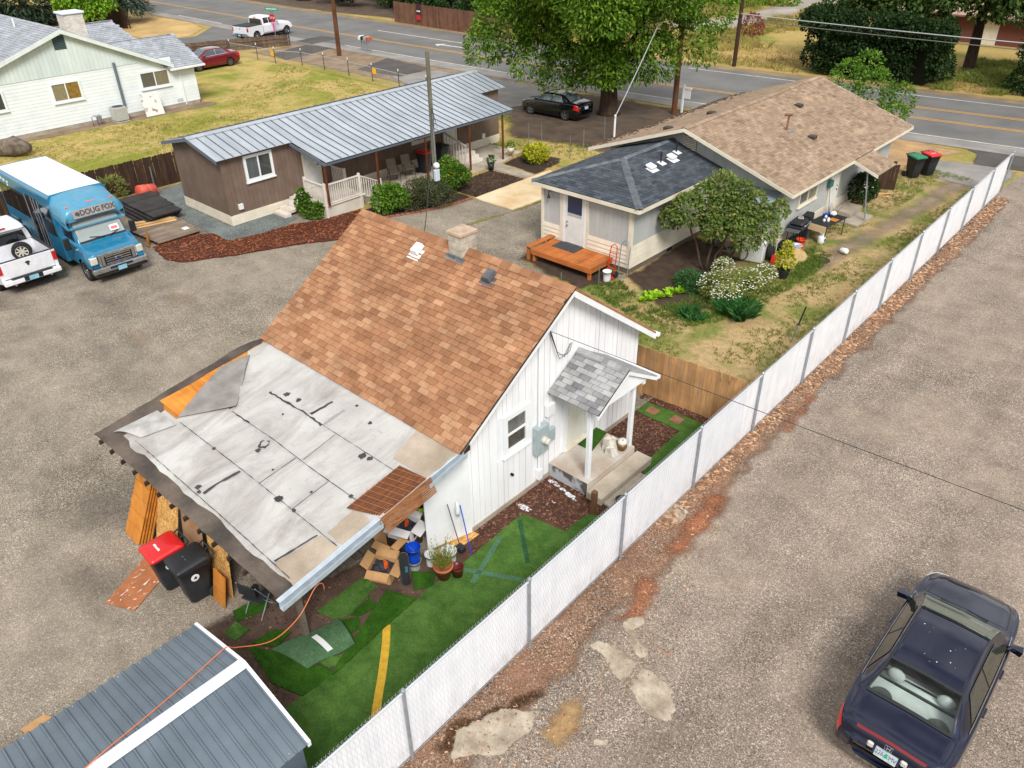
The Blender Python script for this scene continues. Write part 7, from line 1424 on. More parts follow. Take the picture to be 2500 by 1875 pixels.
# shrubs
for i,(x,y,r,lab) in enumerate(((-92,61.5,2.0,'dark bush leftmost beyond the curving road'),(-87,63,2.2,'dark bush second from left beyond the road'),(-82,62,1.9,'dark bush third from left beyond the road'),(-77.5,64,2.2,'dark bush behind the far pickup across the road'),(-73,62,1.9,'dark bush just left of the plank fence'),(-60,60.5,1.9,'dark bush overhanging the plank fence right of banner'),(-66,60.5,1.6,'dark bush behind the banner on the plank fence'))):
    tree('dark_bush',lab,(x,y),.5,.14,lumps((x,y,r*.75),(r,r*.8,r*.7),9,(.6,.95),90+i,-.9),2600,.3,.1,LF_D,90+i,'dark bushes across the road','bush')
def shrub(name,label,puffs,n,l,w_,m,seed,cat='shrub',flowers=None,group=None,droop=0.1):
    q=random.Random(seed); c=puffs[0][0]; T=thing(name,label,cat,(c[0],c[1],0),0,group); O=Vector((c[0],c[1],0)); mb=MB()
    for p,r in puffs:
        for k in range(3): limb(mb,(q.uniform(-.1,.1),q.uniform(-.1,.1),0),Vector(p)-O+rdir(q)*.2,.018,.006,q,3)
    obj('stems',mb,BARKM,T,kind='stuff'); mb=MB(); vol=[(sum(r)/3 if hasattr(r,'__len__') else r)**2 for p,r in puffs]
    for (p,r),v in zip(puffs,vol): puff(mb,Vector(p)-O,r,int(n*v/sum(vol)),l,w_,q,droop)
    obj('foliage',mb,m,T)
    if flowers:
        fm,k,s=flowers; mb=MB()
        for i in range(k):
            (p,r)=puffs[q.randrange(len(puffs))]; r=Vector(r) if hasattr(r,'__len__') else Vector((r,r,r)); d=rdir(q); d.z=abs(d.z)*.9+.1; x=Vector(p)-O+Vector((d.x*r.x,d.y*r.y,d.z*r.z))*q.uniform(.98,1.2)
            mb.add([x+Vector((s*math.cos(a*1.047),s*math.sin(a*1.047),q.uniform(0,.01))) for a in range(6)],[(0,1,2,3,4,5)])
        obj('flowers',mb,fm,T,kind='stuff')
    return T
YF=mat('yellow_petal',S(232,200,40),rough=.7); WF=mat('white_petal',S(236,236,226),rough=.7)
shrub('green_shrub','bright green shrub by the porch railing corner',[((-26.95,20.95,.5),(.55,.6,.5))]+[(c,(r,r,r)) for c,r in lumps((-26.9,21.1,.65),(.8,.8,.5),13,(.2,.36),81,-.3)],4200,.13,.045,LF_S,81,flowers=(YF,14,.035))
shrub('olive_shrub','dull olive spreading shrub at the foot of the utility post',[((-26.35,22.6,.55),(.7,.75,.6))]+[(c,(r,r,r)) for c,r in lumps((-26.2,22.7,.6),(1.0,1.1,.6),12,(.2,.38),82,-.3)]+[((-25.8,23.2,.35),(.7,.8,.4)),((-26.3,22.0,.4),(.6,.6,.45))],5200,.12,.022,LF_O,82)
shrub('flowering_shrub','tall green shrub dotted with yellow flowers by the patio',[((-26.5,24.55,.7),(.5,.5,.6))]+[(c,(r,r,r)) for c,r in lumps((-26.5,24.7,.85),(.75,.75,.8),15,(.18,.36),83,-.4)],4600,.13,.04,LF_S,83,flowers=(YF,70,.04))
shrub('young_shrub','slim fresh green shrub in a bed below the porch steps',[((-28.95,18.15,.5),(.22,.22,.45)),((-29.0,18.1,1.0),(.15,.15,.35)),((-28.8,18.2,.85),(.13,.13,.3)),((-28.6,18.35,.35),(.3,.26,.3)),((-28.45,18.5,.5),(.16,.16,.22)),((-29.15,18.0,.7),(.13,.13,.3))],1500,.13,.045,LF_S,84)
shrub('yellow_shrub','round golden yellow bush in the flower bed',[((-26.45,30.6,.42),(.5,.5,.4)),((-26.8,30.5,.5),(.34,.34,.38)),((-26.15,30.8,.5),(.36,.3,.36)),((-26.4,30.3,.6),(.34,.34,.34)),((-26.55,30.9,.62),(.3,.3,.32))],2600,.12,.04,LF_Y,85)
shrub('rose_bush','dark leafy bush against the cream house base',[((-11.5,35.5,.7),(.5,.8,.65)),((-11.5,36.2,.5),(.45,.5,.5))],2000,.12,.045,LF_D,86,flowers=(WF,10,.05))
shrub('daisy_bush','mass of small white daisies in the garden',[((-11.55,23.2,.4),(.65,.7,.42)),((-11.0,23.9,.42),(.6,.7,.42)),((-11.0,22.7,.34),(.45,.5,.34)),((-12.1,24.4,.4),(.35,.45,.42)),((-10.65,24.7,.42),(.4,.5,.45))],5200,.12,.02,LF_G,87,'flowers',(WF,620,.028))
shrub('green_herb','feathery dark green herb patch beside the lettuce',[((-12.75,23.25,.2),(.55,.55,.3)),((-12.45,22.95,.15),(.35,.4,.25))],2000,.1,.022,LF_K,88,'plant')
shrub('potted_shrub','yellow-green young shrub in a black pot beside the tan tarp',[((-10.55,26.05,.75),(.3,.3,.35)),((-10.5,26.0,1.1),(.18,.18,.3))],600,.11,.035,LF_Y,89,'plant')
mb=MB(); mb.lathe([(.17,0),(.21,.3),(.23,.3),(.23,.33),(.2,.33),(.19,.28)],(-10.52,26.02,.01),14); solo('plant_pot',mb,BLACK,'black plastic pot holding the yellow-green shrub','pot')
shrub('fence_weeds','pale tall weeds against the dark dog-ear fence',[((-37.5,13.5,.6),(.3,.7,.6)),((-37.4,12.6,.5),(.3,.5,.5))],900,.2,.02,LF_G,90,'weeds')
shrub('yellow_wildflowers','band of yellow wildflowers across the far field',[((-47,88,.8),(3,1.6,1.0)),((-43.5,92,.7),(2.2,1.5,.9)),((-51,87,.7),(2.5,1.6,.9))],2600,.35,.1,LF_B,91,'flowers',(YF,900,.12))
shrub('red_shrub','thin reddish shrub standing in the dry field',[((-35.5,70.5,1.1),(.9,.7,.9))],500,.25,.07,leafmat('red_leaf',S(120,50,50),S(150,70,66),S(120,100,60)),92)
# lettuces
q=random.Random(14)
lt=thing('lettuce_row','row of bright lime lettuces in the garden soil','plants',(-13.1,21.9,0),world=True)
for i in range(26):
    t=q.random(); x=-13.35+.75*t+q.uniform(-.22,.22); y=21.2+1.6*t+q.uniform(-.25,.25); mb=MB()
    for k in range(34): 
        a=q.uniform(0,6.28); e=q.uniform(.2,1.2); d=Vector((math.cos(a)*math.cos(e),math.sin(a)*math.cos(e),math.sin(e))); leaf(mb,Vector((x,y,.02)),d,Vector((-math.cos(a)*math.sin(e),-math.sin(a)*math.sin(e),math.cos(e))),q.uniform(.12,.22),.06)
    obj('lettuce',mb,LF_L,lt)
# grasses
def blades(mb,x,y,n,h,q,wd=.006,spread=.05,lean=.5):
    for _ in range(n):
        a=q.uniform(0,6.28); r=q.uniform(0,spread); b=Vector((x+math.cos(a)*r,y+math.sin(a)*r,.0)); l=q.uniform(.5,1.1)*h; d=Vector((math.cos(a)*lean*q.random(),math.sin(a)*lean*q.random(),1)).normalized(); s=Vector((-math.sin(a),math.cos(a),0))*wd
        m=b+d*l*.6; t=b+d*l+Vector((math.cos(a),math.sin(a),-.4))*l*.25*lean; k=len(mb.v); mb.v+=[tuple(b-s),tuple(b+s),tuple(m+s*.7),tuple(t),tuple(m-s*.7)]; mb.f.append((k,k+1,k+2,k+3,k+4)); mb.mi.append(mb.cur)
for (x,y,r,h,n,lab) in((-10.35,22.35,.5,.7,520,'tall arching green grass clump below the daisies'),(-11.4,21.2,.4,.4,260,'low arching grass clump at the edge of garden soil')):
    mb=MB(); q=random.Random(int(-x*10))
    for i in range(40): a=q.uniform(0,6.28); rr=r*math.sqrt(q.random()); blades(mb,x+math.cos(a)*rr*1.1,y+math.sin(a)*rr,n//40,h,q,.012,.06,.9)
    M=Matrix.Translation((x,y,0)); mb.xf(Matrix.Translation((-x,-y,0))); tag(obj('grass_clump',mb,LF_K,None,False,M),lab,'grass')
from mathutils import noise as mnoise
def grass(name,label,poly,n,h,m1,m2,seed,wd=.008,thr=0,blade=5,fs=.5,spread=.07,skip=()):
    q=random.Random(seed); xs=[p[0] for p in poly]; ys=[p[1] for p in poly]
    A,B=MB(),MB()
    for i in range(n):
        x=q.uniform(min(xs),max(xs)); y=q.uniform(min(ys),max(ys))
        if not inpoly(x,y,poly) or any(inpoly(x,y,s) for s in skip): continue
        v=mnoise.noise((x*fs,y*fs,seed))+.5*mnoise.noise((x*fs*3,y*fs*3,seed))
        if v<thr+q.uniform(-.25,.15): 
            if q.random()<.5: blades(B,x,y,blade-2,h*.6,q,wd,spread,1.2)
        else: blades(A,x,y,blade,h*(1+.8*max(0,v)),q,wd,spread,.8)
    for mb,m,s in((A,m1,'green'),(B,m2,'dry')):
        if mb.f: tag(obj(s+'_'+name,mb,m),s+' '+label,'grass',kind='stuff')
NL=[(-15.0,20.6),(-11,18.2),(-7.2,16.8),(-7.35,41),(-8.5,42),(-11.8,43),(-11.9,38.5),(-11.9,28.6),(-12.2,26.6),(-10.9,23.5),(-11,21),(-13.5,20.8)]
TRK=[(-10.5,27.6),(-9.5,27.2),(-9.1,31),(-8.7,36),(-8.2,41.5),(-10,41.5),(-9.9,37),(-10.2,33),(-10.7,30)]
grass('lawn_grass','grass tufts over the neighbour yard',NL,15000,.085,LF_G,LF_GD,5,.008,-.02,6,.45,skip=(TRK,))
grass('lush_grass','grass along the garden and house edge',[(-15.3,20.5),(-12.6,19.9),(-11,20.6),(-10.2,22.3),(-9.9,25),(-9.8,27.5),(-9.9,29.5),(-10.8,29.5),(-11,26.5),(-12.6,20.9),(-14.9,21.9)],5200,.16,leafmat('lush_blade',S(96,128,52),S(122,150,64),S(150,166,86),.45),LF_GD,6,.009,-.3,6,.6)
grass('left_lawn_grass','grass tufts on the big dry lawn',[(-60,9),(-38.8,9),(-38.4,17.5),(-34.9,17.6),(-34.8,32),(-40,37),(-60,37),(-51,27),(-51.3,9)],11000,.1,leafmat('lawn_blade',S(150,150,76),S(176,170,96),S(196,180,116),.45),LF_GD,7,.014,.0,5,.22,.14)
grass('field_grass','tall grass in the field across the road',[(-62,59),(-26,59.4),(-26,66),(-36,70),(-30,95),(-60,95)],9000,.5,leafmat('field_blade',S(156,154,84),S(184,174,104),S(200,182,122),.45),LF_GD,8,.03,.0,6,.12,.3,skip=([(-42,70.5),(-38.5,75),(-39,92),(-33,100),(-36,112),(-44,100),(-43.2,82),(-47,73)],))
grass('hedge_gap_grass','grass between the two dark hedges',[(-16.6,60.2),(-12.4,61),(-12.4,72),(-17,72)],1600,.4,LF_G,LF_GD,9,.025,-.1,6,.3,.2)
grass('verge_weeds','weeds under the black sedan tree verge',[(-34.4,32.8),(-29.5,31.0),(-24,30.5),(-21,31),(-21,34),(-27,34.8),(-30.5,33.6),(-33.5,36.5),(-35,37.5)],2200,.12,LF_G,LF_GD,10,.012,-.1,5,.4,.1)
# bark chips and leaf litter
def chips(name,label,poly,n,s,m,seed,z=.02,th=.012):
    q=random.Random(seed); xs=[p[0] for p in poly]; ys=[p[1] for p in poly]; mb=MB()
    for i in range(n):
        x=q.uniform(min(xs),max(xs)); y=q.uniform(min(ys),max(ys))
        if not inpoly(x,y,poly): continue
        l=s*q.uniform(.5,1.5); a=q.uniform(0,3.14); u=Vector((math.cos(a),math.sin(a),q.uniform(-.25,.25)))*l; v=Vector((-math.sin(a),math.cos(a),q.uniform(-.3,.3)))*l*q.uniform(.25,.6); c=Vector((x,y,z+q.uniform(0,.015))); n_=Vector((0,0,th*q.uniform(.3,1)))
        mb.add([c-u-v,c+u-v*.6,c+u*.8+v,c-u*.9+v,c+n_],[(0,1,4),(1,2,4),(2,3,4),(3,0,4)])
    tag(obj(name,mb,m),label,'mulch',kind='stuff')
CH1=leafmat('bark_chip',S(70,34,20),S(112,58,34),S(160,96,60),0); CH2=leafmat('mulch_chip',S(62,36,28),S(86,54,42),S(150,114,90),0); CH3=leafmat('litter_chip',S(120,84,58),S(168,128,96),S(206,172,140),0); CH4=leafmat('dark_chip',S(50,38,32),S(76,58,48),S(104,82,66),0)
chips('bark_chips','red-brown bark chips filling the bed by the brown home',BARK,9000,.05,CH1,1,.055)
chips('mulch_chips','brown mulch chips along the white cottage wall',[(-9.62,8.95),(-9.62,11.7),(-8.46,11.7),(-7.9,11.5),(-8.05,10.5),(-9.2,10.3),(-9.15,8.5)],2600,.03,CH2,2,.01); chips('mulch_chips','brown mulch chips beside the cottage porch',[(-9.62,13.66),(-9.62,15.4),(-8.22,15.4),(-8.16,13.75)],2200,.03,CH2,3,.01); chips('mulch_chips','mulch chips at the foot of the cedar fence',[(-10,16.0),(-8.1,16.12),(-7.0,16.0),(-7.0,16.5),(-10,16.3)],700,.03,CH2,4,.01)
chips('dark_chips','dark mulch chips in the bed by the patio',DM,2600,.045,CH4,5,.025)
chips('soil_chips','pale wood chips over the soil by the lean-to',[(-11.8,3.3),(-10.6,3.0),(-9,3.1),(-9.0,7.6),(-10.4,7.2),(-11.5,5.2)],1500,.022,CH2,6,.014); chips('fence_litter','dry leaf litter along the lane side of the white fence',[(-6.85,12),(-6.35,12),(-6.5,40),(-7.15,40.5)],3800,.055,CH3,7,.012); chips('fence_litter','scattered litter on the lane by the broken concrete',[(-6.6,3),(-5.0,3),(-4.4,9),(-5.6,13),(-6.7,13)],1700,.022,CH3,8,.012)
# ================================================================== THINGS
# ---- wheeled bins
LBL=mat('white_label',S(226,228,230),rough=.5)
def bin_(label,x,y,rz,lid,sticker=True,g='wheeled bins',z=0):
    T=thing('wheeled_bin',label,'bin',(x,y,z),rz,g)   # hinge side is +y
    mb=MB(); pr=[(.22,.20,.04,-.02),(.24,.23,.10,-.02),(.29,.31,.95,0)]
    rows=[]
    for (hx,hy,z,oy) in((.20,.19,.03,.0),(.225,.225,.08,.0),(.26,.28,.55,0),(.285,.325,.93,0),(.31,.35,.94,0),(.31,.35,1.0,0)):
        r=.06; ring=[]
        for cx,cy,a0 in((1,1,0),(-1,1,1),(-1,-1,2),(1,-1,3)):
            for k in range(4): a=(a0+k/3)*math.pi/2; ring.append((cx*(hx-r)+r*math.cos(a),cy*(hy-r)+r*math.sin(a)+oy,z))
        rows.append(ring+[ring[0]])
    mb.grid(rows); mb.add(rows[0][:-1],[tuple(range(16))[::-1]]); obj('body',mb,BIN,T,True)
    mb=MB(); lr=[]
    for (s,z,t) in((1.05,1.0,0),(1.06,1.03,0),(1.0,1.065,.0),(.7,1.09,0),(.0,1.10,0)):
        lr.append([(p[0]*s,p[1]*s-.01,z+.025*(p[1]>0)*(s>.6)) for p in rows[-1]])
    mb.grid(lr); mb.add(lr[0][:-1],[tuple(range(16))[::-1]]); ld=obj('lid',mb,lid,T,True)
    mb=MB(); mb.tube([(-.26,.36,1.0),(-.26,.45,1.06),(.26,.45,1.06),(.26,.36,1.0)],.018,6); mb.tube([(0,.36,1.02),(0,.45,1.06)],.015,6); obj('handle',mb,BIN,T)
    for s in(-1,1):
        mb=MB(); mb.lathe([(.06,-.03),(.135,-.03),(.14,-.015),(.14,.015),(.135,.03),(.06,.03)],(s*.27,.27,.14),16,Matrix.Rotation(rad(90),3,'Y')); wh=obj('wheel',mb,TYRE,T,True); mb=MB(); mb.lathe([(.07,-.033),(.07,.033)],(s*.27,.27,.14),10,Matrix.Rotation(rad(90),3,'Y')); obj('hub',mb,BIN,wh)
    if sticker:
        wbox('lid_label',LBL,ld,-.13,.13,-.12,.02,1.093,1.097) if lid is RED else wbox('lid_print',mat('grey_print',S(150,156,160),rough=.6),ld,-.14,.14,-.06,-.02,1.094,1.098)
        wbox('lid_print',LBL,ld,-.12,.12,-.2,-.165,1.078,1.088)
        mb=MB(); mb.lathe([(.085,0),(.085,.003)],(.286,-.04,.74),16,Matrix.Rotation(rad(90),3,'Y')); mb.lathe([(.06,.003),(.05,.005)],(.286,-.04,.74),14,Matrix.Rotation(rad(90),3,'Y')); s_=obj('round_print',mb,LBL,T); mb=MB(); mb.prism([(.2925,-.08,.72),(.2925,-.03,.78),(.2925,.0,.74),(.2925,-.02,.70)],(.002,0,0)); obj('print_mark',mb,BIN,s_)
    return T
bin_('charcoal wheeled bin with red lid by the leaning plywood',-13.32,3.72,rad(-3),RED); bin_('charcoal wheeled bin with black lid under the lean-to eave',-12.62,3.9,rad(-3),BLACK)
bin_('charcoal wheeled bin with green lid beside the broken fence',-11.0,40.6,rad(60),GREENP); bin_('charcoal wheeled bin with red lid behind the green-lidded one',-10.6,41.4,rad(60),RED)
bin_('dark bin with red lid on the brown home patio',-29.65,25.8,rad(100),RED,True,'wheeled bins',.05); bin_('dark bin with black lid by the patio steps',-29.8,27.05,rad(100),BLACK,True,'wheeled bins',.05)
# ---- plywood leaning on the lean-to
OSB=NB('osb_board'); v=OSB.pos(); c_=OSB.n('TexVoronoi'); c_.inputs['Scale'].default_value=26; OSB.l(OSB.pos((1,.4,1)),c_.inputs['Vector']); sp_=OSB.n('SeparateColor'); OSB.l(c_.outputs['Color'],sp_.inputs['Color'])
OSB.col(OSB.mul(OSB.ramp(sp_.outputs['Red'],[(0,S(176,124,62)),(.5,S(206,156,88)),(1,S(226,186,124))]),OSB.rng(OSB.noise(v,3,5),.8,1.15,.3,.7))); OSB.bump(sp_.outputs['Red'],.3,.005); OSB=OSB.fin(.8,0,.2)
def lean(name,label,cat,x0,x1,yb,yt,z1,th,m,n=1,step=.035,groove=0,skew=0,g=None):
    T=thing(name,label,cat,((x0+x1)/2,yb,0),world=True,group=g)
    for k in range(n):
        y0=yb+k*step; y1=yt+k*step*.7; a,b=x0+k*.03,x1+k*.03
        if groove:
            for j in range(groove):
                t0,t1=j/groove+.004,(j+1)/groove-.004; mb=MB(); f=lambda t,dx: (dx+skew*t,y0+(y1-y0)*t,.01+(z1-.01)*t)
                p=[f(t0,a),f(t0,b),f(t1,b),f(t1,a)]; mb.slab(p,th); obj('plank',mb,m,T)
        else:
            mb=MB(); mb.slab([(a,y0,.01),(b,y0,.01),(b+skew,y1,z1),(a+skew,y1,z1)],th); obj('sheet',mb,m,T)
    return T
lean('plywood_stack','stack of orange tongue-and-groove planks leaning on the lean-to','planks',-15.6,-14.95,3.72,4.35,1.85,.02,WOOD_O,5,.06,5,.42)
lean('osb_sheet','pale flake board sheet leaning behind the red-lidded bin','board',-14.75,-13.8,4.05,4.45,1.8,.014,OSB,skew=.12)
lean('hardboard_sheet','plain grey-brown panel leaning under the eave behind black bin','board',-13.7,-12.85,4.2,4.48,1.8,.014,mat('brown_hardboard',S(166,130,98),S(146,112,82),2,.7))
lean('osb_sheet','darker flake board sheet leaning beside the folding chair','board',-12.75,-11.95,4.3,4.5,1.7,.014,OSB)
lean('plank_sheet','short orange plank piece propped by the folding chair','board',-12.3,-11.85,4.05,4.22,.75,.02,WOOD_O,1,.05,2)
mb=MB(); mb.poly([(-13.83,2.48),(-13.19,2.8),(-13.62,3.62),(-14.5,3.72),(-14.4,3.5)],.012,.032); PLYP=NB('paint_smeared_ply'); v=PLYP.pos(); cw=PLYP.ramp(PLYP.noise(PLYP.pos((.4,1,1)),5,5),[(.3,S(176,112,70)),(.7,S(150,92,56))]); PLYP.col(PLYP.mix(PLYP.ramp(PLYP.noise(PLYP.pos((3,1,1)),4.5,6,.6,1.2),[(.60,(0,0,0)),(.64,(1,1,1))]),cw,S(230,226,226))); PLYP.fin(.6)
solo('plywood_offcut',mb,PLYP.m,'brown plywood sheet smeared with white paint lying on gravel','plywood')
mb=MB(); mb.poly([(-12.1,.2),(-12.1,.6),(-11.7,.8),(-11.5,.3)],.012,.03); solo('cardboard_sheet',mb,CARD,'tan sheet lying on gravel beside the metal shed','sheet')
# folding chair
fc=thing('folding_chair','black folding chair tucked under the lean-to corner','chair',(-11.3,4.55,.01),rad(200)); mb=MB(); mb.bev(-.22,.22,-.2,.22,.44,.47,.01); obj('seat',mb,BLACK,fc); mb=MB(); mb.bev(-.21,.21,.22,.25,.62,.9,.01); obj('backrest',mb,BLACK,fc)
for s in(-1,1):
    mb=MB(); mb.tube([(s*.23,-.22,0),(s*.23,.23,.9)],.012,6); obj('leg',mb,GALV,fc); mb=MB(); mb.tube([(s*.2,.25,0),(s*.2,-.15,.46)],.012,6); obj('leg',mb,GALV,fc)
mb=MB(); mb.tube([(-.23,-.12,.15),(.23,-.12,.15)],.01,6); obj('crossbar',mb,GALV,fc)
# ---- loose turf
def turf(label,pts,z,m,seed,z2=None):
    p=jit(pts,.1,.012,seed); mb=MB(); T=tri_poly(p); n=len(p); q=random.Random(seed); cx=sum(a for a,b in p)/n; cy=sum(b for a,b in p)/n
    V=[(x,y,z+(q.uniform(0,.01))) for x,y in p]; ar=sum(p[i][0]*p[(i+1)%n][1]-p[(i+1)%n][0]*p[i][1] for i in range(n)); 
    F=[]
    for a,b,c in T:
        cr_=(p[b][0]-p[a][0])*(p[c][1]-p[a][1])-(p[b][1]-p[a][1])*(p[c][0]-p[a][0]); F.append((a,b,c) if cr_>0 else (a,c,b))
    mb.add(V,F); I=list(range(n)) if ar>0 else list(range(n))[::-1]; mb.add([V[i] for i in I]+[(V[i][0],V[i][1],z-.024) for i in I],[(n+i,n+(i+1)%n,(i+1)%n,i) for i in range(n)]); return solo('turf_offcut',mb,m,label,'turf','loose turf offcuts')
turf('dark green turf wedge overlapping the main turf strip',[(-9.74,6.55),(-9.1,6.83),(-8.88,4.55),(-9.0,4.7)],.062,TURF_D,1)
turf('large dark turf piece beside the metal shed',[(-10.69,3.85),(-10.17,4.13),(-9.6,4.4),(-8.93,4.62),(-8.93,3.9),(-9.6,3.7)],.045,TURF_D,2)
mt=turf('small square of bright turf near the shed corner',[(-11.28,3.71),(-11.38,4.01),(-11.0,4.11),(-10.96,3.76)],.04,TURF,3)
turf('dark turf piece under the folding chair',[(-11.66,4.13),(-11.5,4.9),(-11.2,4.6),(-11.36,4.03)],.04,TURF_D,4)
turf('mid green turf piece in front of the cardboard boxes',[(-10.38,5.27),(-10.41,6.5),(-10.0,6.5),(-9.79,5.65),(-9.9,5.4)],.04,TURF,5); turf('dark turf square between two larger turf pieces',[(-9.79,5.66),(-9.85,6.2),(-9.56,6.16),(-9.62,5.8)],.042,TURF_D,6); turf('small dark turf corner right of the striped flap',[(-9.92,5.3),(-9.62,5.75),(-9.36,5.58),(-9.5,5.2)],.038,TURF_D,7)
turf('turf scrap beside the skateboard and plant pot',[(-9.75,7.25),(-9.35,7.6),(-9.1,7.3),(-9.3,6.95)],.046,TURF_D,8); turf('small turf scrap poking from under the faded flap',[(-9.4,4.55),(-9.1,5.0),(-8.95,4.75),(-9.15,4.55)],.052,TURF,9); turf('dark curled turf piece left of the striped flap',[(-10.65,3.95),(-10.6,4.4),(-10.3,4.6),(-10.2,4.2)],.075,TURF_D,10)
fl=thing('turf_flap','faded turf flap with a white stripe, lying bent on the soil','turf',(-9.6,4.8,0),world=True,group='loose turf offcuts'); rows=[]
A_,B_,C_,D_=Vector((-10.2,4.1)),Vector((-9.85,5.4)),Vector((-9.12,5.25)),Vector((-9.33,4.3))
for i in range(9):
    r=[]
    for j in range(9):
        a,b=i/8,j/8; p=A_.lerp(B_,b).lerp(D_.lerp(C_,b),a); r.append((p.x,p.y,.10+.10*math.sin(a*math.pi)*(.6+.4*b)+.03*math.sin(b*7)))
    rows.append(r)
mb=MB(); mb.grid(rows); mb.grid([[(x,y,z-.02) for x,y,z in r][::-1] for r in rows]); obj('sheet',mb,TURF_P,fl,True)
mb=MB(); mb.grid([[rows[i][j][k] if k<2 else rows[i][j][2]+.008 for k in range(3)] for j in (5,)] and [[(rows[i][j][0],rows[i][j][1],rows[i][j][2]+.008) for i in range(2,8)] for j in (4,)]+[[(rows[i][4][0]+.02,rows[i][4][1]+.11,rows[i][4][2]+.012) for i in range(2,8)]]); obj('white_stripe',mb,mat('stripe_paint',S(206,208,208),rough=.9),fl)
for lab,p,q,m,wd in(('pale chalky stripe sprayed across the turf',(-9.05,9.3),(-8.55,7.9),(S(96,140,120)),.06),('pale chalky bar along the turf',(-9.05,8.0),(-7.75,8.7),S(96,140,120),.06),('dark teal stripe sprayed on the turf',(-9.1,10.0),(-8.05,9.1),S(34,84,70),.05)):
    mb=MB(); p=Vector(p);q=Vector(q); s=Vector((-(q-p).y,(q-p).x)).normalized()*wd; mb.grid([[(*(p.lerp(q,i/10)-s),.0375) for i in range(11)],[(*(p.lerp(q,i/10)+s),.0375) for i in range(11)]])
    nm='chalk_'+('teal' if 'teal' in lab else 'pale'); mm=bpy.data.materials.get(nm)
    if not mm:
        b=NB(nm); b.col(m); b.fin(.95,0,.1); tr=b.n('BsdfTransparent'); ms=b.n('MixShader'); b.l(b.rng(b.noise(b.pos(),22,5,.8),.1,.75,.3,.7),ms.inputs[0]); b.l(tr.outputs[0],ms.inputs[1]); b.l(b.p.outputs[0],ms.inputs[2]); b.l(ms.outputs[0],b.o.inputs[0]); mm=b.m
    obj('sprayed_line',mb,mm,TURF_MAIN)
# ---- boxes, buckets, skateboard, pots
def carton(label,c,rz,w_,d,h,m,open_=True,clothes=False):
    T=thing('cardboard_box',label,'box',c,rz); t_=.008
    for nm,a in(('wall',(-w_/2,w_/2,-d/2,-d/2+t_)),('wall',(-w_/2,w_/2,d/2-t_,d/2)),('wall',(-w_/2,-w_/2+t_,-d/2+t_,d/2-t_)),('wall',(w_/2-t_,w_/2,-d/2+t_,d/2-t_))): wbox(nm,m,T,*a,0,h)
    wbox('bottom',m,T,-w_/2,w_/2,-d/2,d/2,-.003,.006)
    for i,(o,u,ax,l) in enumerate((((0,-d/2,h),(1,0,0),-1,d*.42),((0,d/2,h),(-1,0,0),-1,d*.42),((w_/2,0,h),(0,1,0),-1,w_*.4),((-w_/2,0,h),(0,-1,0),-1,w_*.4))):
        u=Vector(u); outv=Vector((u.y,-u.x,0)); a=rad((25,-20,20,-40)[i]); v=outv*math.cos(a)+Vector((0,0,1))*-math.sin(a); mb=MB(); W=(w_ if i<2 else d)/2; mb.box(-W,W,0,l,-t_,0); obj('flap',mb,m,T,M=frame(Vector(o)+outv*.002,u,v))
    if clothes:
        q=random.Random(2); mb=MB(); n=12; mb.grid([[((i/n-.5)*w_*.92,(j/n-.5)*d*.92,h*.74+.06*math.sin(i*.8+j*.5)*math.cos(j*.7)+q.uniform(0,.015)) for i in range(n+1)] for j in range(n+1)]); obj('clothes',mb,mat('grey_cloth',S(66,68,76),S(44,46,52),7,.9,.4,20),T,True)
        mb=MB(); mb.grid([[(-.02+.1*i/4+.03*j,.1-.2*j/4,h*.8+.09+.03*math.sin(i+j)) for i in range(5)] for j in range(5)]); obj('bright_cloth',mb,mat('orange_cloth',S(216,96,30),S(190,70,24),8,.8),T,True)
    return T
carton('open cardboard box full of dark clothes on the turf edge',(-10.12,6.8,.03),rad(28),.5,.44,.32,CARD,True,True); carton('empty cardboard box with raised flaps behind the clothes box',(-10.55,7.35,.02),rad(12),.42,.4,.42,CARD)
wb_=carton('white printed carton with black items under the lean-to',(-10.5,7.75,.3),rad(20),.6,.42,.36,mat('white_carton',S(214,214,216),S(196,196,198),3,.7),True,True)
M=frame((.305,.0,.18),(0,1,0),(0,0,1)); mb=MB(); mb.box(-.12,.06,-.1,.1,0,.002); pn=obj('carton_print',mb,mat('maroon_print',S(94,50,48),rough=.7),wb_,M=M); text('carton_letter','O',.13,LBL,pn,Matrix.Translation((-.03,.02,.004)),.001)
M=frame((0,-.215,.18),(1,0,0),(0,0,1)); mb=MB(); mb.box(.1,.26,-.1,.1,0,.002); pn=obj('carton_print',mb,MATS['maroon_print'],wb_,M=M); text('carton_letter','O',.12,LBL,pn,Matrix.Translation((.18,.02,.004)),.001)
mb=MB(); mb.bev(-10.95,-10.25,7.45,8.05,.02,.29,.01); solo('wooden_crate',mb,RAF,'low dark wooden crate under the white carton','crate')
for i in range(5): 
    mb=MB(); mb.bev(-11.5+i*.02,-10.9,6.0+i*.22,6.2+i*.22,.02,.1,.005); solo('pallet_board',mb,WOODX,('first','second','third','fourth','fifth')[i]+' grey board counted from the turf, lying under the lean-to','board','grey boards under the lean-to')
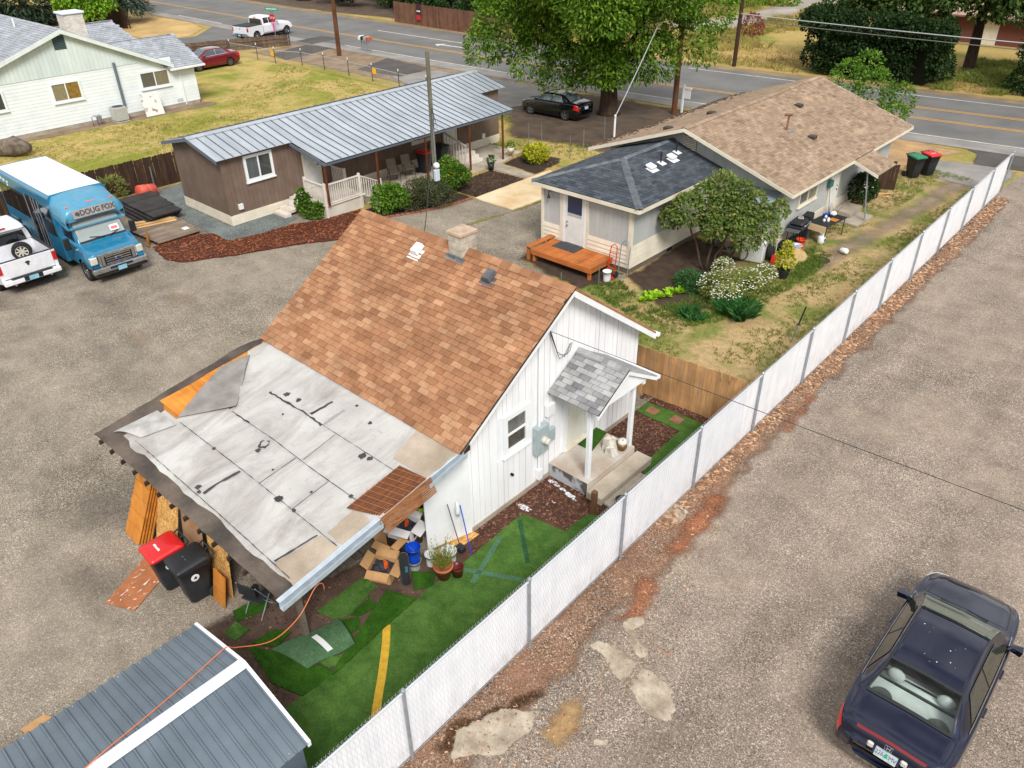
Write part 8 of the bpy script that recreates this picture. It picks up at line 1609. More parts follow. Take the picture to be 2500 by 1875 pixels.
def bucket(label,x,y,r,h,m,z=.01,cat='bucket',fill=None,tilt=None,name='bucket',g=None):
    mb=MB(); mb.lathe([(r*.82,0),(r*.9,h*.5),(r,h),(r*1.06,h),(r*1.06,h*.95),(r*1.0,h*.93)],(0,0,0),18,cap=False); mb.lathe([(r*.82,0),(0.001,0.0)],(0,0,.0),18,cap=False); mb.lathe([(r*.98,h),(r*.8,.012),(0.001,.012)],(0,0,0),18,cap=False)
    M=Matrix.Translation((x,y,z))@(tilt or Matrix.Identity(4)); T=thing(name,label,cat,(x,y,z),0,g); o=obj('shell',mb,m,T,True)
    if tilt: o.matrix_basis=tilt
    mb=MB(); mb.tube([(r*1.05*math.cos(a*.314),r*1.05*math.sin(a*.314)*.15+ .0,h*.9-abs(math.sin(a*.314))*h*.25) for a in range(11)],.004,4); hd=obj('bail',mb,GALV,T); 
    if tilt: hd.matrix_basis=tilt
    if fill: mb=MB(); mb.lathe([(r*.9,0),(.001,.02)],(0,0,h*.75),14,cap=False); obj('contents',mb,fill,T)
    return T
bucket('bright blue bucket stacked behind the skateboard',-9.82,7.42,.16,.38,BLUE,.22); bucket('clear plastic bucket under the blue one',-9.8,7.4,.15,.24,paint('clear_plastic',S(160,164,168),.2),.01); bucket('small white bucket beside the blue bucket',-9.62,7.72,.13,.3,WPLAS); bucket('white bucket behind the potted lavender plant',-9.33,7.98,.17,.4,WPLAS)
sk=thing('skateboard','black skateboard with turquoise lettering leaning on the buckets','skateboard',(-9.55,6.95,.02)); M=frame((0,0,0),(.58,.81,0),(-.2,.15,.95))
mb=MB(); pts=[(.1*math.cos(a),.68+.1*math.sin(a)) for a in [i*math.pi/8 for i in range(9)]]+[(-.1*math.cos(a),.1-.1*math.sin(a)) for a in [i*math.pi/8 for i in range(9)]]; mb.prism([(x,y,0) for x,y in pts],(0,0,.014)); dk_=obj('deck',mb,BLACK,sk,M=M); mb=MB(); mb.prism([(x*1.02,y*1.005-.002,-.004) for x,y in pts],(0,0,.0035)); obj('ply_edge',mb,mat('pink_ply',S(206,160,140),rough=.6),dk_); text('deck_text','EMIII',.085,mat('turquoise',S(30,150,180),rough=.5),dk_,Matrix.Translation((.03,.38,.0145))@Matrix.Rotation(rad(-90),4,'Z'),.0008,.8)
for y in(.16,.62): mb=MB(); mb.tube([(-.09,y,-.05),(.09,y,-.05)],.026,10); mb.box(-.03,.03,y-.03,y+.03,-.05,-.004); obj('truck',mb,WPLAS,dk_)
pp=thing('potted_plant','spiky green herb in a terracotta pot on the turf','plant',(-9.12,7.62,.04)); mb=MB(); mb.lathe([(.13,0),(.19,.3),(.22,.3),(.22,.36),(.19,.36),(.18,.3),(.001,.3)],(0,0,0),20); obj('pot',mb,TERRA,pp,True)
mb=MB(); q=random.Random(3)
for i in range(70):
    a=q.uniform(0,6.28); r=q.uniform(0,.14); b=Vector((r*math.cos(a),r*math.sin(a),.3)); tp=b+Vector((math.cos(a)*q.uniform(.05,.28),math.sin(a)*q.uniform(.05,.28),q.uniform(.25,.75)))
    for k in range(14):
        t_=k/14; p=b.lerp(tp,t_); d=(tp-b).normalized(); leaf(mb,p,(d+rdir(q)*.6).normalized(),rdir(q),.07,.009)
obj('foliage',mb,leafmat('herb_leaf',S(96,108,40),S(128,136,56),S(150,150,80)),pp)
mb=MB(); mb.lathe([(.11,0),(.14,.22),(.15,.24),(.13,.24),(.12,.2)],(-8.95,7.86,.04),14); solo('small_pot',mb,mat('dark_red_glaze',S(92,30,26),rough=.3),'dark red glazed pot behind the herb pot','pot',smooth=True)
def pole_thing(name,label,cat,a,b,r,m,head=None):
    T=thing(name,label,cat,(a[0],a[1],0),world=True); mb=MB(); mb.tube([a,b],r,6); obj('handle',mb,m,T)
    if head: head(T)
    return T
pole_thing('broom','grey-handled black broom leaning on the white panel','broom',(-9.42,8.42,.06),(-9.6,8.28,1.35),.012,mat('grey_handle',S(70,72,78),rough=.5),lambda T:obj('head',MB().bev(-9.52,-9.32,8.34,8.5,.01,.16,.02),BLACK,T)); pole_thing('mop','blue-handled mop with white strings leaning on the panel','mop',(-9.13,8.46,.05),(-9.58,8.62,1.12),.013,BLUE,lambda T:obj('mop_head',MB().lathe([(.015,.4),(.04,.28),(.055,.12),(.03,0)],(-9.59,8.55,.85),10),WPLAS,T,True))
mb=MB(); mb.poly([(-9.82,8.0),(-9.82,8.45),(-9.74,9.0),(-9.47,9.05),(-9.5,8.45),(-9.6,8.0)],.012,.03); solo('osb_offcut',mb,OSB,'strip of flake board lying below the white panel','board')
mb=MB(); q=random.Random(8)
for i in range(5): d=Vector((math.cos(i*1.3),math.sin(i*1.3),.5)).normalized(); leaf(mb,Vector((-10.2,8.25,.75)),d,Vector((0,0,1)),.3,.08)
solo('green_fabric',mb,LF_L,'lime green cloth lobes in the lean-to opening','cloth')
# orange extension cord
CORD=paint('orange_cord',S(208,112,62),.5,0,0)
pts=[(-9.3,4.95,1.72),(-9.28,4.92,1.9),(-9.26,4.75,1.93),(-9.2,4.3,1.6),(-9.1,3.7,1.62),(-9.05,3.1,2.05),(-9.02,2.93,2.235),(-8.98,2.7,2.245),(-8.88,2.3,2.27),(-8.8,1.9,2.29),(-8.72,1.45,2.31),(-8.66,1.1,2.33),(-8.6,.8,2.36),(-8.5,.3,2.38),(-8.45,-.4,2.39)]
P_=[Vector(p) for p in pts]; sm_=[]
for i in range(len(P_)-1):
    for k in range(6):
        g=lambda j:P_[max(0,min(len(P_)-1,j))]; sm_.append(cr(g(i-1),g(i),g(i+1),g(i+2),k/6))
mb=MB(); mb.tube(sm_+[P_[-1]],.0095,6); solo('extension_cord',mb,CORD,'orange extension cord running from the gutter over the metal shed','cord')
# ---- around the porch
mb=MB(); mb.bev(-8.03,-7.91,11.26,11.38,0,.68,.01); mb.lathe([(.03,.68),(.0,.72)],(-7.97,11.32,0),4); solo('wooden_stub_post',mb,wood('stub_wood',S(124,88,66),S(98,68,50),2,.05),'short brown wooden post beside the porch step','post')
mb=MB(); mb.lathe([(.14,0),(.15,.16),(.165,.16),(.165,.19),(.14,.19),(.13,.02),(.001,.02)],(-7.62,11.95,.04),18); solo('black_pot',mb,BLACK,'empty black pot on turf between porch step and fence','pot',smooth=True)
q=random.Random(4); mb=MB(); P2=[]
me_=[(0,0,.0),(.34,0,0),(.34,.24,0),(0,.24,0),(.02,.02,.3),(.2,.0,.36),(.24,.2,.27),(.03,.22,.33)]; mb.hull8([(x-9.0,y+12.98,z+.425) for x,y,z in me_]); mb.hull8([(x*.8-8.82,y*.9+12.85,z*.62+.425) for x,y,z in me_]); mb.hull8([(x*.5-8.9,y*.6+13.15,z*.9+.425) for x,y,z in me_]); solo('white_rock',mb,mat('white_stone',S(214,210,200),S(180,176,166),5,.9,.6,14),'chunky white stone on the porch slab','rock')
jr=thing('ceramic_jug','brown and white ceramic jug with handle on the porch','jug',(-8.6,13.28,.42)); mb=MB(); mb.lathe([(.07,0),(.115,.06),(.125,.14),(.11,.2)],(0,0,0),18); obj('body',mb,mat('amber_glaze',S(128,92,36),S(70,52,26),9,.2),jr,True); mb=MB(); mb.lathe([(.112,.2),(.118,.27),(.09,.32),(.02,.335)],(0,0,0),18); obj('lid',mb,mat('white_glaze',S(226,220,212),rough=.2),jr,True); mb=MB(); mb.tube([(-.1,0,.22),(-.19,-.02,.2),(-.2,-.02,.1),(-.11,0,.06)],.018,6); obj('handle',mb,MATS['amber_glaze'],jr,True); mb=MB(); mb.lathe([(.02,0),(.02,.004)],(.03,-.03,.333),8); obj('hole',mb,BLACK,jr)
mb=MB(); mb.poly([(-9.6,12.72),(-9.64,13.6),(-9.3,13.6),(-9.12,12.74)],.424,.445); solo('turf_mat',mb,TURF_D,'green turf mat by the porch door','mat')
for i,(x,y,lab) in enumerate(((-9.27,15.71,'square red-brown paver in turf nearer the cottage'),(-8.54,15.78,'square red-brown paver in turf nearer the white fence'))):
    mb=MB(); mb.bev(x-.16,x+.16,y-.15,y+.15,.02,.05,.006); solo('paver',mb,mat('red_paver',S(150,106,84),S(132,92,72),6,.9,.3,40),lab,'paver','turf pavers')
q=random.Random(6)
PS=mat('paint_scrap',S(214,218,224),rough=.6)
for i,(x,y) in enumerate(((-9.35,11.55),(-9.05,11.5),(-8.8,11.45),(-8.6,11.4),(-9.3,10.4),(-8.9,11.0))):
    n=9; mb=MB(); r=q.uniform(.05,.14); pts_=[(x+r*1.5*math.cos(6.283*k/n)*q.uniform(.5,1.2),y+r*.7*math.sin(6.283*k/n)*q.uniform(.5,1.2)) for k in range(n)]; mb.poly(pts_,.012,.02); solo('paint_scrap',mb,PS,('paint flake nearest the cottage wall below the porch slab','second paint flake from the wall, below the porch slab','large paint flake midway along the porch slab side','paint flake at the outer corner of the porch slab','paint flake lying alone near the cottage foundation','paint flake in the middle of the brown mulch')[i],'paint flake','paint flakes by the porch')
# ---- by the hip addition
ht=thing('hand_truck','red hand truck leaning on the grey addition','hand truck',(-15.35,22.0,0)); mb=MB()
for s in(-.15,.15): mb.tube([(s,0,.12),(s,.12,.9),(s*.8,.16,1.15)],.018,6)
mb.tube([(-.12,.16,1.15),(0,.18,1.24),(.12,.16,1.15)],.018,6)
for z in(.35,.65,.9): mb.tube([(-.15,.12*z,z),(.15,.12*z,z)],.014,6)
obj('frame',mb,RED,ht); wbox('toe_plate',RED,ht,-.2,.2,-.22,.02,.02,.03)
for s in(-.2,.2): mb=MB(); mb.lathe([(.05,-.025),(.12,-.025),(.12,.025),(.05,.025)],(s,.08,.12),14,Matrix.Rotation(rad(90),3,'Y')); obj('wheel',mb,TYRE,ht,True)
bucket('white bucket with lid beside the red hand truck',-15.25,21.65,.16,.38,WPLAS)
sl_=thing('steel_hand_truck','silver tube hand truck leaning on cream boards','hand truck',(-15.05,22.35,0)); mb=MB(); mb.tube([(-.2,0,0),(-.2,.1,1.15),(-.1,.13,1.32),(.1,.13,1.32),(.2,.1,1.15),(.2,0,0)],.016,6); mb.tube([(-.2,.05,.5),(.2,.05,.5)],.012,5); mb.box(-.2,.2,-.2,.02,.01,.02); obj('frame',mb,GALV,sl_)
def tpost(label,x,y,h,g='steel posts',lx=0,ly=0,m=STEEL_T):
    mb=MB(); mb.hull8([(x-.02,y-.004,0),(x+.02,y-.004,0),(x+.02,y+.004,0),(x-.02,y+.004,0),(x-.02+lx,y-.004+ly,h),(x+.02+lx,y-.004+ly,h),(x+.02+lx,y+.004+ly,h),(x-.02+lx,y+.004+ly,h)]); mb.hull8([(x-.004,y,0),(x+.004,y,0),(x+.004,y+.03,0),(x-.004,y+.03,0),(x-.004+lx,y+ly,h),(x+.004+lx,y+ly,h),(x+.004+lx,y+.03+ly,h),(x-.004+lx,y+.03+ly,h)]); solo('steel_post',mb,m,label,'post',g)
tpost('thin green steel post in front of the orange deck',-15.1,20.95,.95); tpost('short steel stub post in soil before the orange deck',-16.55,20.6,.3)
for i,(x,y,lab) in enumerate(((-28.74,32.64,'steel garden stake nearest the brown home'),(-28.19,33.09,'steel garden stake second from the brown home'),(-25.57,32.32,'steel garden stake just left of the tan roof tip'),(-25.74,33.69,'steel garden stake third from the brown home'),(-26.3,36.31,'farthest steel garden stake, beside the white service post'))): tpost(lab,x,y,1.22,m=GALV)
tp=thing('capped_steel_post','leaning steel post sleeved with black tube beside white fence','post',(-8.13,21.76,0)); mb=MB(); mb.tube([(0,0,0),(.1,.06,.66)],.02,6); obj('post',mb,GALV,tp); mb=MB(); mb.tube([(.1,.06,.66),(.2,.12,1.3)],.026,6); mb.box(.03,.18,.05,.08,.66,.68); obj('sleeve',mb,BLACK,tp)
# ---- junk along the grey house
wm=thing('chest_freezer','white chest appliance lying under the small tree','freezer',(-12.15,26.9,.01),rad(12)); mb=MB(); mb.bev(-.42,.42,-.4,.4,.02,.8,.03); obj('cabinet',mb,WPLAS,wm); mb=MB(); mb.bev(-.3,.1,-.412,-.4,.3,.7,.005); obj('door_panel',mb,WHITE,wm)
ty=thing('tyre','car tyre with steel wheel standing by the white freezer','tyre',(-11.6,27.25,.0)); wheel(ty,0,0,.33,.2,GALV,5); ty.children[0].matrix_basis=Matrix.Rotation(rad(20),4,'Z')@Matrix.Rotation(rad(-8),4,'Y')
def sackmesh(c,r,seed,n=12):
    q=random.Random(seed); rows=[]
    for i in range(n+1):
        a=i/n*math.pi; rows.append([(c[0]+r[0]*math.sin(a)*math.cos(6.283*j/16)*(1+.15*math.sin(j*2.3+i)),c[1]+r[1]*math.sin(a)*math.sin(6.283*j/16)*(1+.12*math.cos(j*1.7+i*1.1)),c[2]+max(-c[2]+.005,r[2]*math.cos(a)*(1+.08*math.sin(j*3+i*2)))) for j in range(17)])
    mb=MB(); mb.grid(rows); mb.f=[f[::-1] for f in mb.f]; return mb
solo('black_bag',sackmesh((-11.45,27.9,.28),(.3,.32,.34),3),paint('black_bag_plastic',S(24,24,27),.25),'shiny black rubbish bag beside the tyre','bag',smooth=True)
bucket('pale bucket with blue rag by the rubbish bag',-11.15,28.4,.2,.36,WPLAS,fill=BLUE); bucket('orange bucket standing below the barbecue',-11.25,28.95,.17,.4,ORANGE)
rows=[]
for i in range(15):
    r=[]
    for j in range(15):
        u,v=(i/14-.5)*2,(j/14-.5)*2; hh=.42*max(0,1-abs(u)**2.2)*max(0,1-abs(v)**2.0)**.8; r.append((-10.95+u*.42+.05*math.sin(v*5),27.75+v*.78,.015+hh*(1+.12*math.sin(v*9+u*3))))
    rows.append(r)
mb=MB(); mb.grid(rows); mb.f=[f[::-1] for f in mb.f]; solo('tan_tarp',mb,mat('tan_canvas',S(190,164,118),S(166,140,98),4,.85,.5,10),'tan canvas tarp draped over a heap in the grass','tarp',smooth=True)
pole_thing('red_shovel','red shovel standing head down by the tyre','shovel',(-11.35,27.0,.25),(-11.5,27.35,1.2),.014,WIRE_L,lambda T:obj('blade',MB().hull8([(-11.42,26.82,.02),(-11.22,26.86,.02),(-11.2,26.9,.02),(-11.4,26.86,.02),(-11.45,26.95,.34),(-11.22,27.0,.36),(-11.2,27.03,.36),(-11.43,26.98,.34)]),RED,T))
bb=thing('barbecue','black barbecue grill with side shelf against the house','barbecue',(-11.55,29.2,.0),rad(5)); mb=MB(); mb.bev(-.3,.3,-.42,.42,.72,.9,.04); mb.bev(-.28,.28,-.4,.4,.9,1.06,.08); obj('hood',mb,BLACK,bb); wbox('side_shelf',mat('grill_grey',S(90,92,96),rough=.5),bb,-.26,.26,-.78,-.44,.78,.81,.01); wbox('side_shelf',MATS['grill_grey'],bb,-.26,.26,.44,.78,.78,.81,.01)
for x in(-.25,.25):
    for y in(-.38,.38): mb=MB(); mb.tube([(x,y,0),(x,y,.74)],.018,6); obj('leg',mb,BLACK,bb)
wbox('bottom_shelf',BLACK,bb,-.26,.26,-.4,.4,.2,.23); mb=MB(); mb.tube([(.33,-.3,.95),(.36,-.28,.96),(.36,.28,.96),(.33,.3,.95)],.014,5); obj('lid_handle',mb,GALV,bb); mb=MB(); mb.tube([(.1*math.cos(a*.6),.12*math.sin(a*.6)+.1,1.07+.004*a) for a in range(14)],.014,5); obj('coiled_hose',mb,CREAM,bb)
bp_=thing('black_cabinet','upright black cabinet behind the barbecue','cabinet',(-11.6,30.15,0),rad(8)); mb=MB(); mb.bev(-.16,.16,-.28,.28,.02,1.02,.02); obj('case',mb,BLACK,bp_); mb=MB(); mb.bev(.16,.18,-.24,.24,.06,.5,.006); obj('door_panel',mb,MATS['grill_grey'],bp_)
ft=thing('folding_table','black folding table piled with clutter by the house','table',(-11.0,30.75,0),rad(-6)); wbox('table_top',BLACK,ft,-.42,.42,-.85,.75,.72,.76,.012)
for x in(-.36,.36):
    for y in(-.75,.65): mb=MB(); mb.tube([(x,y,0),(x,y,.72)],.018,6); obj('leg',mb,BLACK,ft)
wbox('cardboard_skirt',mat('tan_card',S(214,190,150),rough=.8),ft,-.42,.4,-.9,-.87,.5,.76); 
wbox('loose_bag',mat('white_bag',S(222,224,226),rough=.5),ft,-.2,.05,.35,.6,.762,.95,.07); wbox('blue_carton',BLUE,ft,-.38,-.22,.2,.45,.762,.84,.01); wbox('wood_tray',WOOD_O,ft,.05,.35,-.1,.2,.762,.79,.005)
for x,y in((.0,-.35),(.12,-.25),(.05,-.1),(-.15,.05)): mb=MB(); mb.lathe([(.05,0),(.06,.05),(.04,.1)],(x,y,.762),10); obj('cup',mb,WPLAS,ft)
def tank(label,x,y):
    T=thing('propane_tank',label,'gas tank',(x,y,0)); mb=MB(); mb.lathe([(.12,0),(.12,.03),(.15,.06),(.155,.1),(.155,.26),(.14,.31),(.08,.345),(.03,.36)],(0,0,0),18); obj('vessel',mb,WPLAS,T,True); mb=MB(); mb.lathe([(.1,.34),(.1,.44),(.09,.44),(.09,.34)],(0,0,0),16,cap=False); obj('collar',mb,WPLAS,T); wbox('label',mat('blue_label',S(60,90,160),rough=.5),T,.14,.157,-.06,.06,.12,.24)
tank('white propane tank under the folding table end',-10.85,30.0)
mb=MB(); mb.lathe([(.1,0),(.11,.02),(.11,.26),(.08,.3),(.04,.3)],(0,0,0),16); mb.xf(Matrix.Translation((-9.85,29.6,.12))@Matrix.Rotation(rad(80),4,'Y')@Matrix.Rotation(rad(20),4,'X')); solo('white_jug',mb,WPLAS,'white plastic jug lying on the dirt track edge','jug',smooth=True)
for p,z0,z1,lab in(([(-11.75,33.3),(-11.0,33.2),(-11.0,34.5),(-11.85,34.6)],.0,.26,'upper grey concrete step below the side door'),([(-11.3,32.6),(-10.4,32.5),(-10.35,34.1),(-10.98,34.2),(-10.98,33.15),(-11.3,33.2)],.0,.10,'lower grey concrete slab beside the dirt track')):
    mb=MB(); mb.poly(p,z0,z1); solo('concrete_step',mb,CONC,lab,'step')
pole_thing('garden_rake','grey rake leaning beside the white side door','rake',(-11.6,32.4,.05),(-11.85,32.5,1.5),.014,GALV,lambda T:obj('rake_head',MB().bev(-11.95,-11.75,32.35,32.6,1.45,1.75,.03),mat('teal_net',S(60,110,104),rough=.8),T))
bk=thing('bicycle','bicycle half hidden behind the small tree trunks','bicycle',(-13.0,26.3,0),rad(100))
for y in(-.5,.5): mb=MB(); mb.tube([(0,y+.33*math.cos(a*.3927),.34+.33*math.sin(a*.3927)) for a in range(17)],.016,5,False); obj('wheel',mb,TYRE,bk)
mb=MB(); 
for a,b in(((0,-.5,.34),(0,-.1,.3)),((0,-.1,.3),(0,.35,.78)),((0,-.2,.8),(0,.35,.78)),((0,-.1,.3),(0,-.22,.86)),((0,-.5,.34),(0,-.2,.8)),((0,.5,.34),(0,.33,.9))): mb.tube([a,b],.016,6)
mb.tube([(-.25,.36,.95),(.25,.36,.95)],.013,5); obj('frame',mb,paint('blue_bike',S(50,130,160),.4),bk); mb=MB(); mb.bev(-.06,.06,-.33,-.12,.86,.91,.02); obj('saddle',mb,BLACK,bk)
solo('junk_tarp',sackmesh((-13.7,27.3,.3),(.6,.5,.42),5),mat('faded_tarp',S(150,120,100),S(110,90,80),3,.9,.4,9),'faded tarp-covered junk behind the small tree','tarp',smooth=True)
for i,(x,y,r,h_,m,lab) in enumerate(((-11.7,28.6,.14,.26,TERRA,'terracotta pot between barbecue and rubbish bag'),(-11.55,31.9,.15,.3,BLACK,'black nursery pot by the cream wall under the window'),(-11.5,34.9,.13,.24,TERRA,'small terracotta pot beside the dark leafy bush'),(-12.9,27.6,.2,.34,BLUE,'blue tub half hidden behind the small tree'),(-14.2,27.5,.2,.4,ORANGE,'red-orange tub in the shade behind the small tree'))):
    mb=MB(); mb.lathe([(r*.75,0),(r,h_),(r*1.1,h_),(r*1.1,h_*1.1),(r*.95,h_*1.1),(r*.9,h_*.85),(.001,h_*.85)],(x,y,.01),16); solo('garden_pot',mb,m,lab,'pot',smooth=True)
for i,(x,y,a,l,lab) in enumerate(((-11.2,36.9,.4,.9,'loose pale board lying past the leafy bush'),(-11.1,37.2,.9,.8,'loose pale board crossing another by the broken fence'),(-12.6,27.9,1.3,1.1,'pale board lying behind the white freezer'))):
    M=Matrix.Translation((x,y,.02+.03*i))@Matrix.Rotation(a,4,'Z'); mb=MB(); mb.bev(-l/2,l/2,-.05,.05,0,.025,.004); tag(obj('loose_board',mb,LUMBER,None,False,M),lab,'board')
q=random.Random(77); mb=MB()
for i in range(46):
    x,y=-11.75+q.uniform(-.1,.25),q.uniform(31.8,33.0); limb(mb,(x,y,0),(x+q.uniform(-.15,.3),y+q.uniform(-.3,.3),q.uniform(.3,.75)),.008,.003,q,3)
solo('dry_twigs','' or mb,mat('dry_twig',S(128,96,76),S(100,74,60),6,.9),'tangle of dry brown twigs beside the side door','twigs')
HOSE=paint('green_hose',S(40,92,60),.5,0,0); mb=MB(); mb.tube([(-10.1+.32*math.cos(a*.42)*(1-.006*a),28.4+.32*math.sin(a*.42)*(1-.006*a),.02+.001*a) for a in range(60)],.011,5); solo('garden_hose',mb,BLACK,'coiled dark hose lying on grass beside the tan tarp','hose')
# ---- patio
def patio_chair(label,x,y,rz):
    T=thing('patio_chair',label,'chair',(x,y,.05),rz,'patio chairs'); SLG=mat('taupe_sling',S(150,136,120),S(136,122,106),5,.9); FRM=mat('bronze_frame',S(62,56,52),rough=.5)
    mb=MB(); mb.slab([(-.24,-.25,.42),(.24,-.25,.42),(.24,.22,.38),(-.24,.22,.38)],.015); obj('seat',mb,SLG,T); mb=MB(); mb.slab([(-.24,.22,.4),(.24,.22,.4),(.24,.42,1.0),(-.24,.42,1.0)],.015); obj('backrest',mb,SLG,T)
    for s in(-1,1):
        mb=MB(); mb.tube([(s*.26,-.28,0),(s*.26,-.26,.6),(s*.27,.2,.62),(s*.26,.3,.62)],.014,5); obj('arm',mb,FRM,T); mb=MB(); mb.tube([(s*.26,.42,0),(s*.25,.12,.42),(s*.25,.43,1.02)],.014,5); obj('leg',mb,FRM,T)
    mb=MB(); mb.tube([(-.25,-.25,.41),(.25,-.25,.41)],.014,5); obj('front_bar',mb,FRM,T)
patio_chair('taupe patio chair nearer the porch railing',-29.75,23.85,rad(65)); patio_chair('taupe patio chair nearer the red-lidded bin',-29.75,24.8,rad(70))
pz=thing('planter','small black pot with green plant on the front walk corner','plant',(-27.4,28.25,.04)); mb=MB(); mb.lathe([(.13,0),(.17,.32),(.15,.32),(.14,.28),(.001,.28)],(0,0,0),14); obj('pot',mb,BLACK,pz,True); mb=MB(); q=random.Random(2); puff(mb,(0,0,.48),(.15,.15,.2),160,.14,.03,q,-.4); obj('foliage',mb,LF_K,pz)
pz=thing('planter','pale planter on orange legs beside the last patio post','plant',(-28.1,30.5,.05)); mb=MB(); mb.lathe([(.16,.25),(.2,.5),(.18,.5),(.001,.45)],(0,0,0),14); obj('pot',mb,CREAM,pz,True)
for a in(0,2.1,4.2): mb=MB(); mb.tube([(.15*math.cos(a),.15*math.sin(a),0),(.12*math.cos(a),.12*math.sin(a),.28)],.02,5); obj('leg',mb,WOOD_O,pz)
mb=MB(); puff(mb,(0,0,.58),(.17,.17,.12),120,.12,.03,random.Random(3)); obj('foliage',mb,LF_S,pz)
pole_thing('walking_stick','dark stick leaning on the brown home wall','stick',(-30.2,29.7,.6),(-30.55,29.5,1.8),.014,BLACK)
# brick edging along the shrub bed
eg=thing('brick_edging','low red brick edging along the shrub bed','edging',(-25.8,22.5,0),world=True); BRK=mat('red_brick',S(158,96,76),S(134,80,64),6,.9,.3,30,rnd=.12)
EP=[(-27.0,20.25),(-26.4,20.4),(-25.8,21.7),(-25.45,22.8),(-25.25,24.0),(-25.2,24.7)]
for (a,b),(c,d) in zip(EP,EP[1:]):
    n=max(1,int(math.hypot(c-a,d-b)/.22))
    for i in range(n):
        x,y=a+(c-a)*(i+.5)/n,b+(d-b)*(i+.5)/n; mb=MB(); mb.bev(-.1,.1,-.05,.05,0,.07,.008); obj('brick',mb,BRK,eg,M=Matrix.Translation((x,y,.01))@Matrix.Rotation(math.atan2(d-b,c-a),4,'Z'))
# ---- scrap pile behind the bus
bpn=thing('panel_stack','stack of long black panels on gravel behind the bus','panels',(-35,13.9,0),world=True); BPM=mat('black_board',S(44,42,42),S(58,55,54),2,.7,.2,12,rnd=.2,st=(1,1,1))
q=random.Random(21)
for k in range(4):
    for j in range(4):
        x0=-36.9+.14*k+j*.84; mb=MB(); z=.06+k*.11+q.uniform(0,.02); mb.hull8([(x0,13.0+.1*k,z),(x0+.8,13.0+.1*k,z),(x0+.84,14.85-.08*j,z+.02),(x0+.04,14.85-.08*j,z+.02),(x0,13.0+.1*k,z+.05),(x0+.8,13.0+.1*k,z+.05),(x0+.84,14.85-.08*j,z+.07),(x0+.04,14.85-.08*j,z+.07)]); obj('panel',mb,BPM,bpn)
wp=thing('timber_platform','weathered grey plank platform with offcuts beside the bark bed','platform',(-32.2,13.2,0),world=True); q=random.Random(22); WPB=wood('grey_plank',S(150,134,118),S(112,98,86),1,.2)
for i in range(11):
    x=-33.9+i*.27; mb=MB(); y1=14.3 if i<9 else 14.2; mb.hull8([(x,12.15+.02*i,.12),(x+.25,12.15+.02*i,.12),(x+.25,y1,.12),(x,y1,.12),(x,12.15+.02*i,.16),(x+.25,12.15+.02*i,.16),(x+.25,y1,.16),(x,y1,.16)]); obj('plank',mb,WPB,wp)
for y in(12.4,13.3,14.1): wbox('bearer',RAF,wp,-33.9,-31.0,y-.05,y+.05,.0,.118)
for i,(a,b,lab) in enumerate((((-33.75,12.45),(-33.2,14.1),'pale new board on the platform nearest the black panels'),((-33.4,12.4),(-33.0,14.15),'pale new board second on the platform'),((-33.1,12.5),(-32.75,14.1),'narrow pale new board third on the platform'))):
    d=Vector(b)-Vector(a); M=frame((a[0],a[1],.165),(d.x,d.y,0),(-d.y,d.x,0)); mb=MB(); mb.bev(0,d.length,0,.2-.04*i,0,.04,.005); tag(obj('lumber',mb,LUMBER,None,False,M),lab,'board','pale boards on the platform')
mb=MB(); mb.bev(-31.75,-31.45,13.75,14.0,.162,.175,.003); solo('tile',mb,WHITE,'white square tile on the weathered platform','tile')
mb=MB(); mb.hull8([(-31.3,12.0,.02),(-31.1,12.0,.02),(-31.6,12.3,.02),(-31.8,12.3,.02),(-31.3,12.0,.06),(-31.1,12.0,.06),(-31.6,12.3,.5),(-31.8,12.3,.5)]); solo('short_board',mb,WOOD_O,'short orange board propped at the platform corner','board')
mb=MB(); mb.tube([(-33.6,11.7,0),(-33.6,11.7,.95)],.11,14); mb.lathe([(.11,.95),(.1,.97)],(-33.6,11.7,0),14); solo('black_drum',mb,BLACK,'upright black pipe with pale cap beside the bus','pipe')
mb=MB(); mb.lathe([(.26,-.42),(.29,-.4),(.29,-.14),(.3,-.12),(.29,-.1),(.29,.1),(.3,.12),(.29,.14),(.29,.4),(.26,.42)],(0,0,0),20); mb.xf(Matrix.Translation((-37.1,14.9,.31))@Matrix.Rotation(rad(80),4,'X')@Matrix.Rotation(rad(10),4,'Y')); solo('red_barrel',mb,paint('faded_red',S(214,92,76),.5,0,.1),'faded red plastic barrel lying by the dark fence','barrel',smooth=True)
q=random.Random(31); mb=MB(); P_=[(-50.5,12.4,.3),(-49.8,12.9,.35),(-49.0,13.4,.55),(-48.4,13.9,.45)]; mb.tube(P_,[.38,.42,.55,.25],10); mb.tube([(-49.1,13.4,.6),(-48.9,13.3,1.05)],[.25,.06],7); mb.tube([(-49.3,13.2,.5),(-49.8,13.6,.8)],[.2,.04],7); solo('driftwood_stump',mb,mat('grey_stump',S(128,116,104),S(84,74,66),4,.95,.9,9),'gnarled grey stump lying on the lawn behind the bus','stump',smooth=True)
